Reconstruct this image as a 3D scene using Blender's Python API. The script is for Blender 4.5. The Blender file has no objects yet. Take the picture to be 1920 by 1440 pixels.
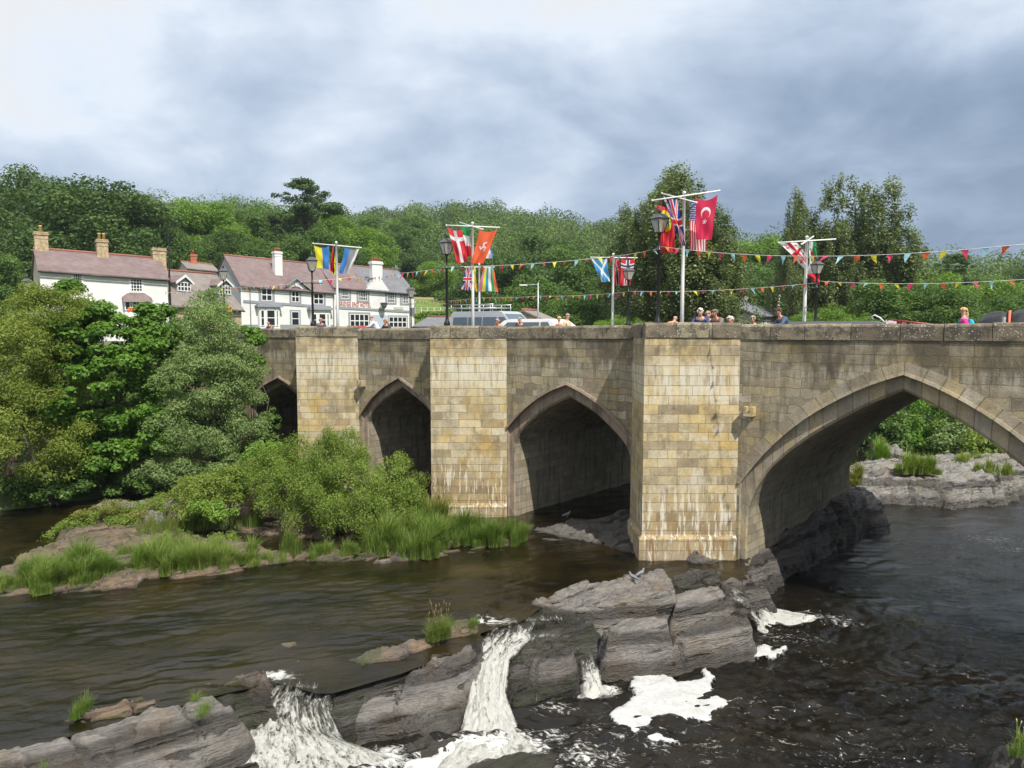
import bpy, math, random
import numpy as np
from mathutils import Vector, Matrix
R = math.radians
SC = bpy.context.scene
COL = SC.collection
# ------------------------------------------------------------------ camera
F = 1333.0
PITCH = R(4.5)
CZ = 7.2
cam_d = bpy.data.cameras.new('camera'); cam = bpy.data.objects.new('camera', cam_d); COL.objects.link(cam)
cam.location = (0, 0, CZ); cam.rotation_euler = (math.pi/2 - PITCH, 0, 0)
cam_d.sensor_width = 36; cam_d.lens = F/1920*36; cam_d.clip_end = 6000; cam_d.clip_start = .1
SC.camera = cam
# ------------------------------------------------------------------ light
SUN_AZ = R(148)      # compass-like: measured from +y towards +x
SUN_EL = R(52)
sd = bpy.data.lights.new('sun', 'SUN'); so = bpy.data.objects.new('sun', sd); COL.objects.link(so)
sd.energy = 4.4; sd.angle = R(.6); sd.color = (1, .95, .86)
sv = Vector((math.sin(SUN_AZ)*math.cos(SUN_EL), math.cos(SUN_AZ)*math.cos(SUN_EL), math.sin(SUN_EL)))
so.rotation_euler = sv.to_track_quat('Z', 'Y').to_euler()
SC.view_settings.view_transform = 'Standard'; SC.view_settings.look = 'None'
SC.view_settings.exposure = 0.38; SC.view_settings.gamma = 1

def mk_world():
    w = bpy.data.worlds.new('World'); SC.world = w; w.use_nodes = True
    nt = w.node_tree; N = nt.nodes; L = nt.links; N.clear()
    out = N.new('ShaderNodeOutputWorld')
    sky = N.new('ShaderNodeTexSky'); sky.sky_type = 'NISHITA'; sky.sun_disc = False
    sky.sun_elevation = SUN_EL; sky.sun_rotation = SUN_AZ
    b1 = N.new('ShaderNodeBackground'); b1.inputs[1].default_value = .11; L.new(sky.outputs[0], b1.inputs[0])
    tc = N.new('ShaderNodeTexCoord'); sp = N.new('ShaderNodeSeparateXYZ'); L.new(tc.outputs['Generated'], sp.inputs[0])
    def m(op, a, b=None, c=None, clamp=False):
        n = N.new('ShaderNodeMath'); n.operation = op; n.use_clamp = clamp
        for i, v in enumerate((a, b, c)):
            if v is None: continue
            if isinstance(v, (int, float)): n.inputs[i].default_value = v
            else: L.new(v, n.inputs[i])
        return n.outputs[0]
    z = m('MAXIMUM', sp.outputs[2], 0.0)
    den = m('ADD', z, .42)
    cx = m('DIVIDE', sp.outputs[0], den); cy = m('DIVIDE', sp.outputs[1], den)
    cb = N.new('ShaderNodeCombineXYZ'); L.new(cx, cb.inputs[0]); L.new(cy, cb.inputs[1]); L.new(m('MULTIPLY', z, 1.6), cb.inputs[2])
    def noise(scale, det, rough, dist, off):
        mp = N.new('ShaderNodeMapping'); L.new(cb.outputs[0], mp.inputs[0]); mp.inputs['Location'].default_value = off
        n = N.new('ShaderNodeTexNoise'); L.new(mp.outputs[0], n.inputs['Vector'])
        n.inputs['Scale'].default_value = scale; n.inputs['Detail'].default_value = det
        n.inputs['Roughness'].default_value = rough; n.inputs['Distortion'].default_value = dist
        return n.outputs[0]
    big = noise(1.25, 6, .5, .25, (3.1, 1.9, 0)); fine = noise(3.4, 6, .55, .35, (7.7, 2.2, 4)); wide = noise(.55, 2, .5, 0, (1.2, 5.1, 2))
    # brighter overhead, deep slate bank low over the hills
    ev = m('ADD', m('MULTIPLY_ADD', z, 1.45, .15), m('MULTIPLY', sp.outputs[0], -.20))
    v = m('ADD', m('MULTIPLY_ADD', big, 2.6, -1.27), m('MULTIPLY_ADD', fine, 1.0, -.5))
    v = m('ADD', m('ADD', v, m('MULTIPLY_ADD', wide, .9, -.42)), ev)
    rp = N.new('ShaderNodeValToRGB'); L.new(v, rp.inputs[0])
    e = rp.color_ramp.elements
    e[0].position = .0; e[0].color = (.185, .25, .355, 1)
    e[1].position = 1.0; e[1].color = (.70, .715, .735, 1)
    for p, c in ((.2, (.26, .335, .45)), (.4, (.37, .45, .57)), (.6, (.50, .575, .68)), (.8, (.66, .72, .80))):
        q = e.new(p); q.color = (*c, 1)
    b2 = N.new('ShaderNodeBackground'); L.new(rp.outputs[0], b2.inputs[0]); b2.inputs[1].default_value = 1.0
    mx = N.new('ShaderNodeMixShader'); mx.inputs[0].default_value = .93
    L.new(b1.outputs[0], mx.inputs[1]); L.new(b2.outputs[0], mx.inputs[2]); L.new(mx.outputs[0], out.inputs[0])
mk_world()

# ------------------------------------------------------------------ rays
def ray(px, py):
    u = (px-960)/F; v = (720-py)/F
    c, s = math.cos(PITCH), math.sin(PITCH)
    return np.array([u, c + v*s, -s + v*c])
C0 = np.array([0, 0, CZ])
def pz(px, py, z): d = ray(px, py); return C0 + d*((z-CZ)/d[2])
def pd(px, py, y): d = ray(px, py); return C0 + d*(y/d[1])
TH = R(36); WC = 21.6
DW = np.array([math.cos(TH), -math.sin(TH), 0]); NW = np.array([math.sin(TH), math.cos(TH), 0])
OW = NW*WC
BA = R(42.6); BW = np.array([math.sin(BA), math.cos(BA), 0])    # direction of the vaults
def P(s, t, z): q = OW + s*DW + t*NW; return np.array([q[0], q[1], z])
def sz(px, py, t=0):
    d = ray(px, py); k = (WC+t)/d.dot(NW); q = C0 + d*k
    return q.dot(DW), q[2]
def ppl(px, py, A, B):       # hit of a pixel ray with the vertical plane through A, B
    A = np.array(A[:2]); B = np.array(B[:2]); e = (B-A)/np.linalg.norm(B-A); n = np.array([e[1], -e[0]])
    d = ray(px, py); k = A.dot(n)/(d[:2].dot(n)); q = C0 + d*k
    return q

# ------------------------------------------------------------------ numpy noise
def _h(ix, iy, iz):
    n = (ix*73856093) ^ (iy*19349663) ^ (iz*83492791)
    n = (n ^ (n >> 13)) & 0x7fffffff
    n = (n*(n*n*15731+789221)+1376312589) & 0x7fffffff
    return n/1073741824.0-1
def vn(p):
    p = np.asarray(p, dtype=float); i = np.floor(p).astype(np.int64); f = p-i; f = f*f*(3-2*f)
    o = 0
    for a in (0, 1):
        wx = f[:, 0] if a else 1-f[:, 0]
        for b in (0, 1):
            wy = f[:, 1] if b else 1-f[:, 1]
            for c in (0, 1):
                wz = f[:, 2] if c else 1-f[:, 2]
                o = o + wx*wy*wz*_h(i[:, 0]+a, i[:, 1]+b, i[:, 2]+c)
    return o
def fbm(p, oc=4, g=.5):
    p = np.asarray(p, dtype=float); s = 0; a = 1; t = 0
    for k in range(oc):
        s = s + a*vn(p*(2**k)+k*17.3); t += a; a *= g
    return s/t
def sstep(a, b, x): t = np.clip((x-a)/(b-a), 0, 1); return t*t*(3-2*t)

# ------------------------------------------------------------------ tagging and meshes
def tag(o, label=None, cat=None, group=None, kind=None):
    if label: o['label'] = label
    if cat: o['category'] = cat
    if group: o['group'] = group
    if kind: o['kind'] = kind
    return o
def empty(name, loc=(0, 0, 0), rz=0, label=None, cat=None, group=None):
    o = bpy.data.objects.new(name, None); COL.objects.link(o); o.location = loc; o.rotation_euler = (0, 0, rz)
    o.empty_display_size = .2
    return tag(o, label, cat, group)
def link_mesh(name, me, parent=None):
    o = bpy.data.objects.new(name, me); COL.objects.link(o)
    if parent is not None: o.parent = parent
    return o
def np_mesh(name, V, Fc, mat, parent=None, uv=None, attr=None, smooth=False):
    V = np.asarray(V, dtype=np.float32); Fc = np.asarray(Fc, dtype=np.int32)
    me = bpy.data.meshes.new(name); k = Fc.shape[1]
    me.vertices.add(len(V)); me.vertices.foreach_set('co', V.ravel())
    me.loops.add(Fc.size); me.loops.foreach_set('vertex_index', Fc.ravel())
    me.polygons.add(len(Fc)); me.polygons.foreach_set('loop_start', np.arange(0, Fc.size, k, dtype=np.int32))
    if smooth: me.polygons.foreach_set('use_smooth', np.ones(len(Fc), dtype=bool))
    me.update(calc_edges=True)
    if uv is not None:
        l = me.uv_layers.new(name='UVMap'); l.data.foreach_set('uv', np.asarray(uv, dtype=np.float32)[Fc.ravel()].ravel())
    for kk, a in (attr or {}).items():
        t = me.attributes.new(kk, 'FLOAT', 'POINT'); t.data.foreach_set('value', np.asarray(a, dtype=np.float32))
    me.materials.append(mat)
    return link_mesh(name, me, parent)
def grid_faces(nu, nv):   # index = i*nv + j
    i, j = np.meshgrid(np.arange(nu-1), np.arange(nv-1), indexing='ij'); a = (i*nv+j).ravel()
    return np.stack([a, a+nv, a+nv+1, a+1], 1)
class MB:
    """collects shapes; every face carries its material and uv"""
    def __init__(s): s.v = []; s.f = []; s.m = []; s.uv = []; s.sm = []
    def face(s, pts, m=0, uv=None, sm=False):
        b = len(s.v); s.v += [tuple(map(float, p)) for p in pts]; s.f.append(list(range(b, b+len(pts)))); s.m.append(m)
        s.uv.append(uv if uv is not None else [(p[0]+p[1], p[2]) for p in pts]); s.sm.append(sm)
    def hull(s, vs, fs, m=0, sm=False, uvs=None):
        b = len(s.v); s.v += [tuple(map(float, p)) for p in vs]
        for f in fs:
            s.f.append([b+i for i in f]); s.m.append(m); s.sm.append(sm)
            s.uv.append([uvs[i] for i in f] if uvs is not None else [(vs[i][0]+vs[i][1], vs[i][2]) for i in f])
    def box(s, c, h, rz=0, m=0, M=None):
        cx, cy, cz = c; x, y, z = h; vs = []
        ca, sa = math.cos(rz), math.sin(rz)
        for a in (-1, 1):
            for b in (-1, 1):
                for d in (-1, 1):
                    p = (a*x, b*y, d*z)
                    q = (p[0]*ca-p[1]*sa, p[0]*sa+p[1]*ca, p[2])
                    if M is not None: q = tuple(M @ Vector(p))
                    vs.append((cx+q[0], cy+q[1], cz+q[2]))
        s.hull(vs, [(0, 1, 3, 2), (4, 6, 7, 5), (0, 4, 5, 1), (2, 3, 7, 6), (0, 2, 6, 4), (1, 5, 7, 3)], m)
    def prism(s, poly, z0, z1, m=0, top=True):
        n = len(poly); vs = [(p[0], p[1], z0) for p in poly]+[(p[0], p[1], z1) for p in poly]
        fs = [(i, (i+1) % n, n+(i+1) % n, n+i) for i in range(n)]
        fs.append(tuple(range(n-1, -1, -1)))
        if top: fs.append(tuple(range(n, 2*n)))
        s.hull(vs, fs, m)
    def tube(s, pts, rad, n=8, m=0, cap=True, sm=True):
        pts = [Vector(p) for p in pts]
        if isinstance(rad, (int, float)): rad = [rad]*len(pts)
        vs = []; up = Vector((0, 0, 1))
        ref = None
        for i, p in enumerate(pts):
            t = (pts[min(i+1, len(pts)-1)]-pts[max(i-1, 0)])
            if t.length < 1e-9: t = Vector((0, 0, 1))
            t.normalize()
            if ref is None: ref = t.orthogonal().normalized()
            a = (ref-t*ref.dot(t))
            a = a.normalized() if a.length > 1e-6 else t.orthogonal().normalized()
            ref = a; b = t.cross(a)
            for k in range(n):
                w = 2*math.pi*k/n; vs.append(p+(a*math.cos(w)+b*math.sin(w))*rad[i])
        fs = []
        for i in range(len(pts)-1):
            for k in range(n):
                fs.append((i*n+k, i*n+(k+1) % n, (i+1)*n+(k+1) % n, (i+1)*n+k))
        if cap: fs.append(tuple(range(n-1, -1, -1))); fs.append(tuple((len(pts)-1)*n+k for k in range(n)))
        s.hull(vs, fs, m, sm)
    def lathe(s, prof, c=(0, 0, 0), n=12, m=0, sm=True):
        s.tube([(c[0], c[1], c[2]+z) for r, z in prof], [max(r, 1e-4) for r, z in prof], n, m, True, sm)
    def ball(s, c, r, m=0, nu=8, nv=6):
        if isinstance(r, (int, float)): r = (r, r, r)
        vs = []
        for j in range(nv+1):
            t = math.pi*j/nv
            for i in range(nu):
                w = 2*math.pi*i/nu
                vs.append((c[0]+r[0]*math.sin(t)*math.cos(w), c[1]+r[1]*math.sin(t)*math.sin(w), c[2]+r[2]*math.cos(t)))
        fs = [(j*nu+i, (j+1)*nu+i, (j+1)*nu+(i+1) % nu, j*nu+(i+1) % nu) for j in range(nv) for i in range(nu)]
        s.hull(vs, fs, m, True)
    def build(s, name, mats, parent=None):
        if not isinstance(mats, (list, tuple)): mats = [mats]
        me = bpy.data.meshes.new(name); me.from_pydata(s.v, [], s.f)
        for mt in mats: me.materials.append(mt)
        me.polygons.foreach_set('material_index', s.m); me.polygons.foreach_set('use_smooth', s.sm)
        l = me.uv_layers.new(name='UVMap'); l.data.foreach_set('uv', [c for f in s.uv for p in f for c in p])
        me.update()
        return link_mesh(name, me, parent)
def copy_tree(o, parent=None):
    c = o.copy(); COL.objects.link(c)
    if parent is not None: c.parent = parent
    for ch in list(o.children): copy_tree(ch, c)
    return c

# ------------------------------------------------------------------ materials
class NT:
    def __init__(s, name):
        s.mat = bpy.data.materials.new(name); s.mat.use_nodes = True; s.t = s.mat.node_tree; s.N = s.t.nodes; s.L = s.t.links
        s.N.clear(); s.out = s.N.new('ShaderNodeOutputMaterial'); s.b = s.N.new('ShaderNodeBsdfPrincipled')
        s.L.new(s.b.outputs[0], s.out.inputs[0])
    def n(s, typ, **k):
        n = s.N.new(typ)
        for a, v in k.items(): setattr(n, a, v)
        return n
    def put(s, sock, v):
        if v is None: return
        if isinstance(v, (int, float)): sock.default_value = v
        elif isinstance(v, tuple):
            sock.default_value = (*v, 1) if (len(v) == 3 and sock.type == 'RGBA') else v
        else: s.L.new(v, sock)
    def m(s, op, a, b=None, c=None, clamp=False):
        n = s.n('ShaderNodeMath', operation=op, use_clamp=clamp)
        for i, v in enumerate((a, b, c)): s.put(n.inputs[i], v)
        return n.outputs[0]
    def mix(s, f, a, b, mode='MIX'):
        n = s.n('ShaderNodeMix', data_type='RGBA', blend_type=mode); n.clamp_factor = True
        s.put(n.inputs[0], f); s.put(n.inputs[6], a); s.put(n.inputs[7], b); return n.outputs[2]
    def coord(s, kind='Object', scale=(1, 1, 1), rot=(0, 0, 0), loc=(0, 0, 0)):
        if kind == 'Position': c = s.n('ShaderNodeNewGeometry').outputs['Position']
        else: c = s.n('ShaderNodeTexCoord').outputs[kind]
        # rotate first so that the stretch follows the rotated axes
        a = s.n('ShaderNodeMapping'); s.L.new(c, a.inputs[0]); a.inputs['Rotation'].default_value = rot; a.inputs['Location'].default_value = loc
        b = s.n('ShaderNodeMapping'); s.L.new(a.outputs[0], b.inputs[0]); b.inputs['Scale'].default_value = scale
        return b.outputs[0]
    def noise(s, co, scale, det=4, rough=.55, dist=0):
        n = s.n('ShaderNodeTexNoise'); s.put(n.inputs['Vector'], co); n.inputs['Scale'].default_value = scale
        n.inputs['Detail'].default_value = det; n.inputs['Roughness'].default_value = rough; n.inputs['Distortion'].default_value = dist
        return n.outputs[0]
    def ramp(s, f, stops, interp='LINEAR'):
        n = s.n('ShaderNodeValToRGB'); s.L.new(f, n.inputs[0]); e = n.color_ramp.elements; n.color_ramp.interpolation = interp
        while len(e) > 1: e.remove(e[-1])
        e[0].position = stops[0][0]
        c = stops[0][1]; e[0].color = (*c, 1) if isinstance(c, tuple) else (c, c, c, 1)
        for p, c in stops[1:]:
            q = e.new(p); q.color = (*c, 1) if isinstance(c, tuple) else (c, c, c, 1)
        return n.outputs[0]
    def attr(s, name): n = s.n('ShaderNodeAttribute'); n.attribute_name = name; return n.outputs['Fac']
    def sep(s, v): n = s.n('ShaderNodeSeparateXYZ'); s.L.new(v, n.inputs[0]); return n.outputs
    def bump(s, h, strength=.5, dist=.02, prev=None):
        n = s.n('ShaderNodeBump'); n.inputs['Strength'].default_value = strength; n.inputs['Distance'].default_value = dist
        s.L.new(h, n.inputs['Height'])
        if prev is not None: s.L.new(prev, n.inputs['Normal'])
        return n.outputs[0]
    def set(s, **k):
        for a, v in k.items(): s.put(s.b.inputs[a.replace('_', ' ')], v)
        return s.mat
def plain(name, col, rough=.6, metal=0, var=.12, scale=8, spec=None, bump=0):
    t = NT(name); c = t.coord('Object'); n = t.noise(c, scale, 3)
    a = tuple(x*(1-var) for x in col); b = tuple(min(1, x*(1+var)) for x in col)
    t.set(Base_Color=t.ramp(n, [(.3, a), (.7, b)]), Roughness=rough, Metallic=metal)
    if spec is not None: t.b.inputs['Specular IOR Level'].default_value = spec
    if bump: t.L.new(t.bump(n, .5, bump), t.b.inputs['Normal'])
    return t.mat

def stone_mat(name, pal, warm, rw=.26, bw=.56, soot=.75):
    """coursed ashlar: uv = metres along the face, warped metres up"""
    t = NT(name); uv = t.coord('UV'); pos = t.coord('Position'); z = t.sep(pos)[2]
    wob = t.noise(uv, 5, 3)
    wv = t.n('ShaderNodeVectorMath', operation='MULTIPLY_ADD'); t.L.new(wob, wv.inputs[0]); wv.inputs[1].default_value = (.016, .012, 0); t.L.new(uv, wv.inputs[2])
    def brick(bw, rw, col=True, off=.5, co=wv.outputs[0]):
        b = t.n('ShaderNodeTexBrick'); b.offset = off; b.offset_frequency = 2; b.squash = 1.35; b.squash_frequency = 3
        t.L.new(co, b.inputs['Vector']); b.inputs['Scale'].default_value = 1
        b.inputs['Color1'].default_value = (0, 0, 0, 1); b.inputs['Color2'].default_value = (1, 1, 1, 1); b.inputs['Mortar'].default_value = (.5, .5, .5, 1)
        b.inputs['Mortar Size'].default_value = .010; b.inputs['Mortar Smooth'].default_value = .35; b.inputs['Bias'].default_value = 0
        b.inputs['Brick Width'].default_value = bw; b.inputs['Row Height'].default_value = rw
        return b
    b = brick(bw, rw); base = t.ramp(b.outputs['Color'], pal, 'LINEAR')
    big = t.noise(pos, .55, 4, .6); med = t.noise(pos, 2.3, 5, .65); fine = t.noise(pos, 22, 4, .6)
    col = t.mix(t.ramp(big, [(.42, 0), (.62, .55)]), base, warm)
    col = t.mix(.85, col, t.ramp(med, [(.28, .62), (.5, 1.0), (.72, 1.2)]), 'MULTIPLY')
    col = t.mix(.8, col, t.ramp(fine, [(.3, .78), (.7, 1.18)]), 'MULTIPLY')
    # vertical runs of soot and lime
    vs = t.noise(t.coord('Position', (3.2, 3.2, .38)), 1.5, 5, .6)
    col = t.mix(t.ramp(vs, [(.52, 0), (.68, soot)]), col, (.085, .075, .055))
    vl = t.noise(t.coord('Position', (4, 4, .45), loc=(9, 3, 2)), 1.6, 5, .62)
    return t, uv, pos, z, b, col, med, fine, vs, vl

def finish_stone(t, b, col, fine, med, rough=.9, mortar=(.10, .088, .065)):
    edge = t.m('SUBTRACT', 1, b.outputs['Fac'])
    col = t.mix(t.m('MULTIPLY', b.outputs['Fac'], .55), col, mortar)
    h = t.m('ADD', t.m('MULTIPLY', edge, 1.0), t.m('MULTIPLY', fine, .5)); h = t.m('ADD', t.m('ADD', h, t.m('MULTIPLY', med, .9)), t.m('MULTIPLY', b.outputs['Color'], .8))
    t.set(Base_Color=col, Roughness=rough, Normal=t.bump(h, .75, .025)); t.b.inputs['Specular IOR Level'].default_value = .25
    return t.mat
def band(t, z, a, b, c, d):    # 0 below a, 1 between b and c, 0 above d
    n1 = t.n('ShaderNodeMapRange'); n1.interpolation_type = 'SMOOTHSTEP'; t.L.new(z, n1.inputs[0]); t.put(n1.inputs[1], a); t.put(n1.inputs[2], b)
    n2 = t.n('ShaderNodeMapRange'); n2.interpolation_type = 'SMOOTHSTEP'; t.L.new(z, n2.inputs[0]); t.put(n2.inputs[1], c); t.put(n2.inputs[2], d)
    n2.inputs[3].default_value = 1; n2.inputs[4].default_value = 0
    return t.m('MULTIPLY', n1.outputs[0], n2.outputs[0])
def mk_stone():
    # wall: grey-brown, sooty
    pal = [(0, (.15, .125, .085)), (.2, (.26, .22, .15)), (.4, (.33, .28, .185)), (.6, (.36, .285, .15)), (.8, (.44, .385, .275)), (.95, (.23, .155, .095)), (1, (.50, .46, .36))]
    t, uv, pos, z, b, col, med, fine, vs, vl = stone_mat('wall_stone', pal, (.36, .32, .23), .26, .56, .55)
    och = t.ramp(t.noise(t.coord('Position', (1, 1, 1.8), loc=(4, 1, 7)), .9, 4, .6), [(.56, 0), (.66, .5)])
    col = t.mix(och, col, (.33, .245, .09))
    dark = t.m('MULTIPLY', band(t, z, 5.4, 6.1, 9, 10), t.ramp(t.noise(t.coord('Position', (1, 1, .6)), 1.4, 5, .65), [(.38, 0), (.6, .75)]))
    col = t.mix(dark, col, (.085, .075, .055))
    lm = t.m('MULTIPLY', band(t, z, 5.5, 5.7, 6.0, 6.2), t.ramp(vl, [(.45, 0), (.62, .6)])); col = t.mix(lm, col, (.5, .46, .36))
    damp = t.m('MULTIPLY', band(t, z, -9, -8, .2, 1.2), .55); col = t.mix(damp, col, (.09, .075, .045))
    wall = finish_stone(t, b, col, fine, med)
    # piers: cleaner buff and yellow sandstone with lime runs
    pal = [(0, (.25, .195, .12)), (.15, (.42, .345, .205)), (.32, (.53, .42, .225)), (.5, (.50, .37, .155)), (.66, (.41, .36, .26)), (.8, (.60, .50, .30)), (.92, (.52, .47, .35)), (1, (.34, .235, .12))]
    t, uv, pos, z, b, col, med, fine, vs, vl = stone_mat('pier_stone', pal, (.47, .40, .26), .29, .62, .28)
    och = t.ramp(t.noise(t.coord('Position', (1, 1, .8), loc=(14, 1, 7)), 1.05, 4, .6), [(.54, 0), (.66, .7)])
    col = t.mix(t.m('MULTIPLY', och, .85), col, (.45, .30, .09))
    stn = t.ramp(t.noise(t.coord('Position', (1.3, 1.3, .7), loc=(3, 8, 5)), 1.25, 6, .68), [(.53, 0), (.63, .6)]); col = t.mix(stn, col, (.20, .165, .11))
    pale = t.ramp(t.noise(t.coord('Position', (.9, .9, .9), loc=(13, 2, 9)), 1.5, 6, .66), [(.55, 0), (.66, .6)]); col = t.mix(pale, col, (.58, .54, .44))
    lm = t.m('MULTIPLY', band(t, z, 4.6, 5.3, 5.9, 6.25), t.ramp(vl, [(.42, 0), (.58, .85)])); col = t.mix(lm, col, (.60, .56, .45))
    brn = t.m('MULTIPLY', band(t, z, -9, -8, 1.3, 2.4), .5); col = t.mix(brn, col, (.25, .175, .09))
    drip = t.noise(t.coord('Position', (6.5, 6.5, .8), loc=(2, 5, 1)), 1.3, 6, .65)
    lm = t.m('MULTIPLY', band(t, z, -9, -8, 1.7, 2.6), t.ramp(drip, [(.53, 0), (.58, .92)])); col = t.mix(lm, col, (.62, .58, .47))
    rust = t.noise(t.coord('Position', (5, 5, .7), loc=(8, 2, 3)), 1.4, 5, .6)
    lm = t.m('MULTIPLY', band(t, z, -9, -8, .6, 1.4), t.ramp(rust, [(.54, 0), (.62, .8)])); col = t.mix(lm, col, (.24, .13, .05))
    dark = t.m('MULTIPLY', band(t, z, 6.2, 6.6, 9, 10), t.ramp(t.noise(t.coord('Position', (1, 1, .5)), 2.2, 5, .65), [(.42, 0), (.58, .7)]))
    col = t.mix(dark, col, (.14, .12, .085))
    pier = finish_stone(t, b, col, fine, med, mortar=(.16, .135, .09))
    # coping: big lichened blocks
    t = NT('coping_stone'); pos = t.coord('Position'); big = t.noise(pos, 1.1, 3); med = t.noise(pos, 3, 5, .7); fine = t.noise(pos, 30, 4, .6)
    r = t.n('ShaderNodeNewGeometry').outputs['Random Per Island']
    col = t.ramp(r, [(0, (.17, .14, .10)), (.4, (.23, .19, .13)), (.7, (.30, .26, .175)), (1, (.20, .155, .10))])
    col = t.mix(t.ramp(med, [(.45, 0), (.6, .8)]), col, (.065, .058, .045))
    lich = t.n('ShaderNodeTexVoronoi'); t.L.new(pos, lich.inputs['Vector']); lich.inputs['Scale'].default_value = 13; lich.inputs['Randomness'].default_value = 1
    ls = t.m('MULTIPLY', t.ramp(t.m('ADD', lich.outputs['Distance'], t.m('MULTIPLY', fine, .35)), [(.36, 1), (.46, 0)]), t.ramp(t.noise(pos, 2.1, 4), [(.44, 0), (.54, 1)]))
    col = t.mix(ls, col, (.44, .44, .39))
    col = t.mix(.8, col, t.ramp(fine, [(.3, .8), (.7, 1.15)]), 'MULTIPLY')
    cop = t.set(Base_Color=col, Roughness=.95, Normal=t.bump(t.m('ADD', fine, t.m('MULTIPLY', med, 2)), .6, .03))
    # voussoirs
    pal = [(0, (.22, .18, .13)), (.3, (.36, .31, .23)), (.5, (.43, .34, .19)), (.75, (.28, .255, .20)), (1, (.52, .46, .35))]
    t, uv, pos, z, b, col, med, fine, vs, vl = stone_mat('arch_stone', pal, (.36, .31, .23), rw=4, bw=.34, soot=.4)
    b.inputs['Mortar Size'].default_value = .017
    ring = finish_stone(t, b, col, fine, med)
    pal = [(0, (.22, .165, .125)), (.3, (.31, .235, .175)), (.5, (.34, .265, .19)), (.75, (.28, .23, .18)), (1, (.38, .31, .23))]
    t, uv, pos, z, b, col, med, fine, vs, vl = stone_mat('arch_pink_stone', pal, (.30, .24, .18), rw=4, bw=.34)
    pink = finish_stone(t, b, col, fine, med)
    # vault: stone slightly darker than the wall
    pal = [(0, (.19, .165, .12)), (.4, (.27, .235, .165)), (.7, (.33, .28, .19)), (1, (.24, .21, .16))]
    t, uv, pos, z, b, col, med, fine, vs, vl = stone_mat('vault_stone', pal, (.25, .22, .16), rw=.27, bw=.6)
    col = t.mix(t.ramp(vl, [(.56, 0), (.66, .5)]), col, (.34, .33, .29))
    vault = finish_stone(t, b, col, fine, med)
    return wall, pier, cop, ring, pink, vault
M_WALL, M_PIER, M_COP, M_RING, M_PINK, M_VAULT = mk_stone()

def mk_rock(name, c1, c2, c3, moss=0, wet=.75):
    t = NT(name); pos = t.coord('Position', (1, 1, 1), (0, 0, R(-30)))
    st = t.coord('Position', (.5, 2.6, 5.0), (0, 0, R(-30)))
    a = t.noise(st, 1.3, 6, .65, .6); b = t.noise(pos, 1.0, 4, .6); f = t.noise(pos, 14, 5, .7)
    col = t.ramp(a, [(.25, tuple(x*.55 for x in c1)), (.42, c1), (.55, c2), (.7, tuple(x*1.15 for x in c1))])
    col = t.mix(t.ramp(b, [(.5, 0), (.64, .75)]), col, c3)
    fine = t.noise(t.coord('Position', (2, 9, 14), (0, 0, R(-30))), 2.2, 6, .7)
    col = t.mix(.85, col, t.ramp(fine, [(.3, .55), (.5, 1.0), (.7, 1.3)]), 'MULTIPLY')
    jn = t.noise(t.coord('Position', (.22, 2.4, 3.4), (0, 0, R(-30))), 1.6, 4, .55, .25)
    ck = t.m('MULTIPLY', t.ramp(jn, [(.36, 1), (.42, 0)]), t.ramp(f, [(.35, .4), (.55, 1)]))
    col = t.mix(t.m('MULTIPLY', ck, .75), col, tuple(x*.28 for x in c1))
    zz = t.sep(t.coord('Position'))[2]; wl = t.m('ADD', t.m('MULTIPLY', b, .35), t.m('MULTIPLY', f, .12))
    wetm = t.m('MAXIMUM', band(t, zz, -3, -2.9, t.m('ADD', -1.0, wl), t.m('ADD', -.75, wl)), band(t, zz, -.28, -.2, t.m('MULTIPLY_ADD', wl, .5, -.13), t.m('MULTIPLY_ADD', wl, .5, -.05)))
    col = t.mix(t.m('MULTIPLY', wetm, .62), col, (.028, .025, .02))
    if moss:
        g = t.m('MULTIPLY', t.ramp(t.noise(pos, 1.7, 4), [(.5, 0), (.58, 1)]), moss)
        col = t.mix(g, col, (.055, .085, .02))
    h = t.m('ADD', t.m('MULTIPLY', a, 2.5), t.m('ADD', t.m('MULTIPLY', f, .7), t.m('MULTIPLY', fine, 1.2)))
    chip = t.n('ShaderNodeTexVoronoi'); t.L.new(t.coord('Position', (1.2, 3.5, 4.5), (0, 0, R(-30))), chip.inputs['Vector']); chip.inputs['Scale'].default_value = 2.6
    h = t.m('ADD', h, t.m('MULTIPLY', t.sep(chip.outputs['Color'])[0], .9))
    h = t.m('SUBTRACT', h, t.m('MULTIPLY', ck, 1.5))
    return t.set(Base_Color=col, Roughness=t.m('MULTIPLY_ADD', wetm, .25-wet, wet), Normal=t.bump(h, 1.0, .08))
M_ROCK = mk_rock('river_rock', (.215, .20, .19), (.29, .265, .235), (.235, .185, .135), 0, .6)
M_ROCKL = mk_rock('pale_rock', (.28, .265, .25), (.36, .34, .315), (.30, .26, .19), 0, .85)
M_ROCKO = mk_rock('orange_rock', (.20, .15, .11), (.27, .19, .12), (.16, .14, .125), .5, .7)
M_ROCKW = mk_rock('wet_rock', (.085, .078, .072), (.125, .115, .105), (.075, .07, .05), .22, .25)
M_ROCKD = mk_rock('dark_grey_rock', (.15, .135, .125), (.19, .17, .15), (.13, .12, .10), 0, .6)  # plain darker grey rock colour, same wherever it is used
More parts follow.
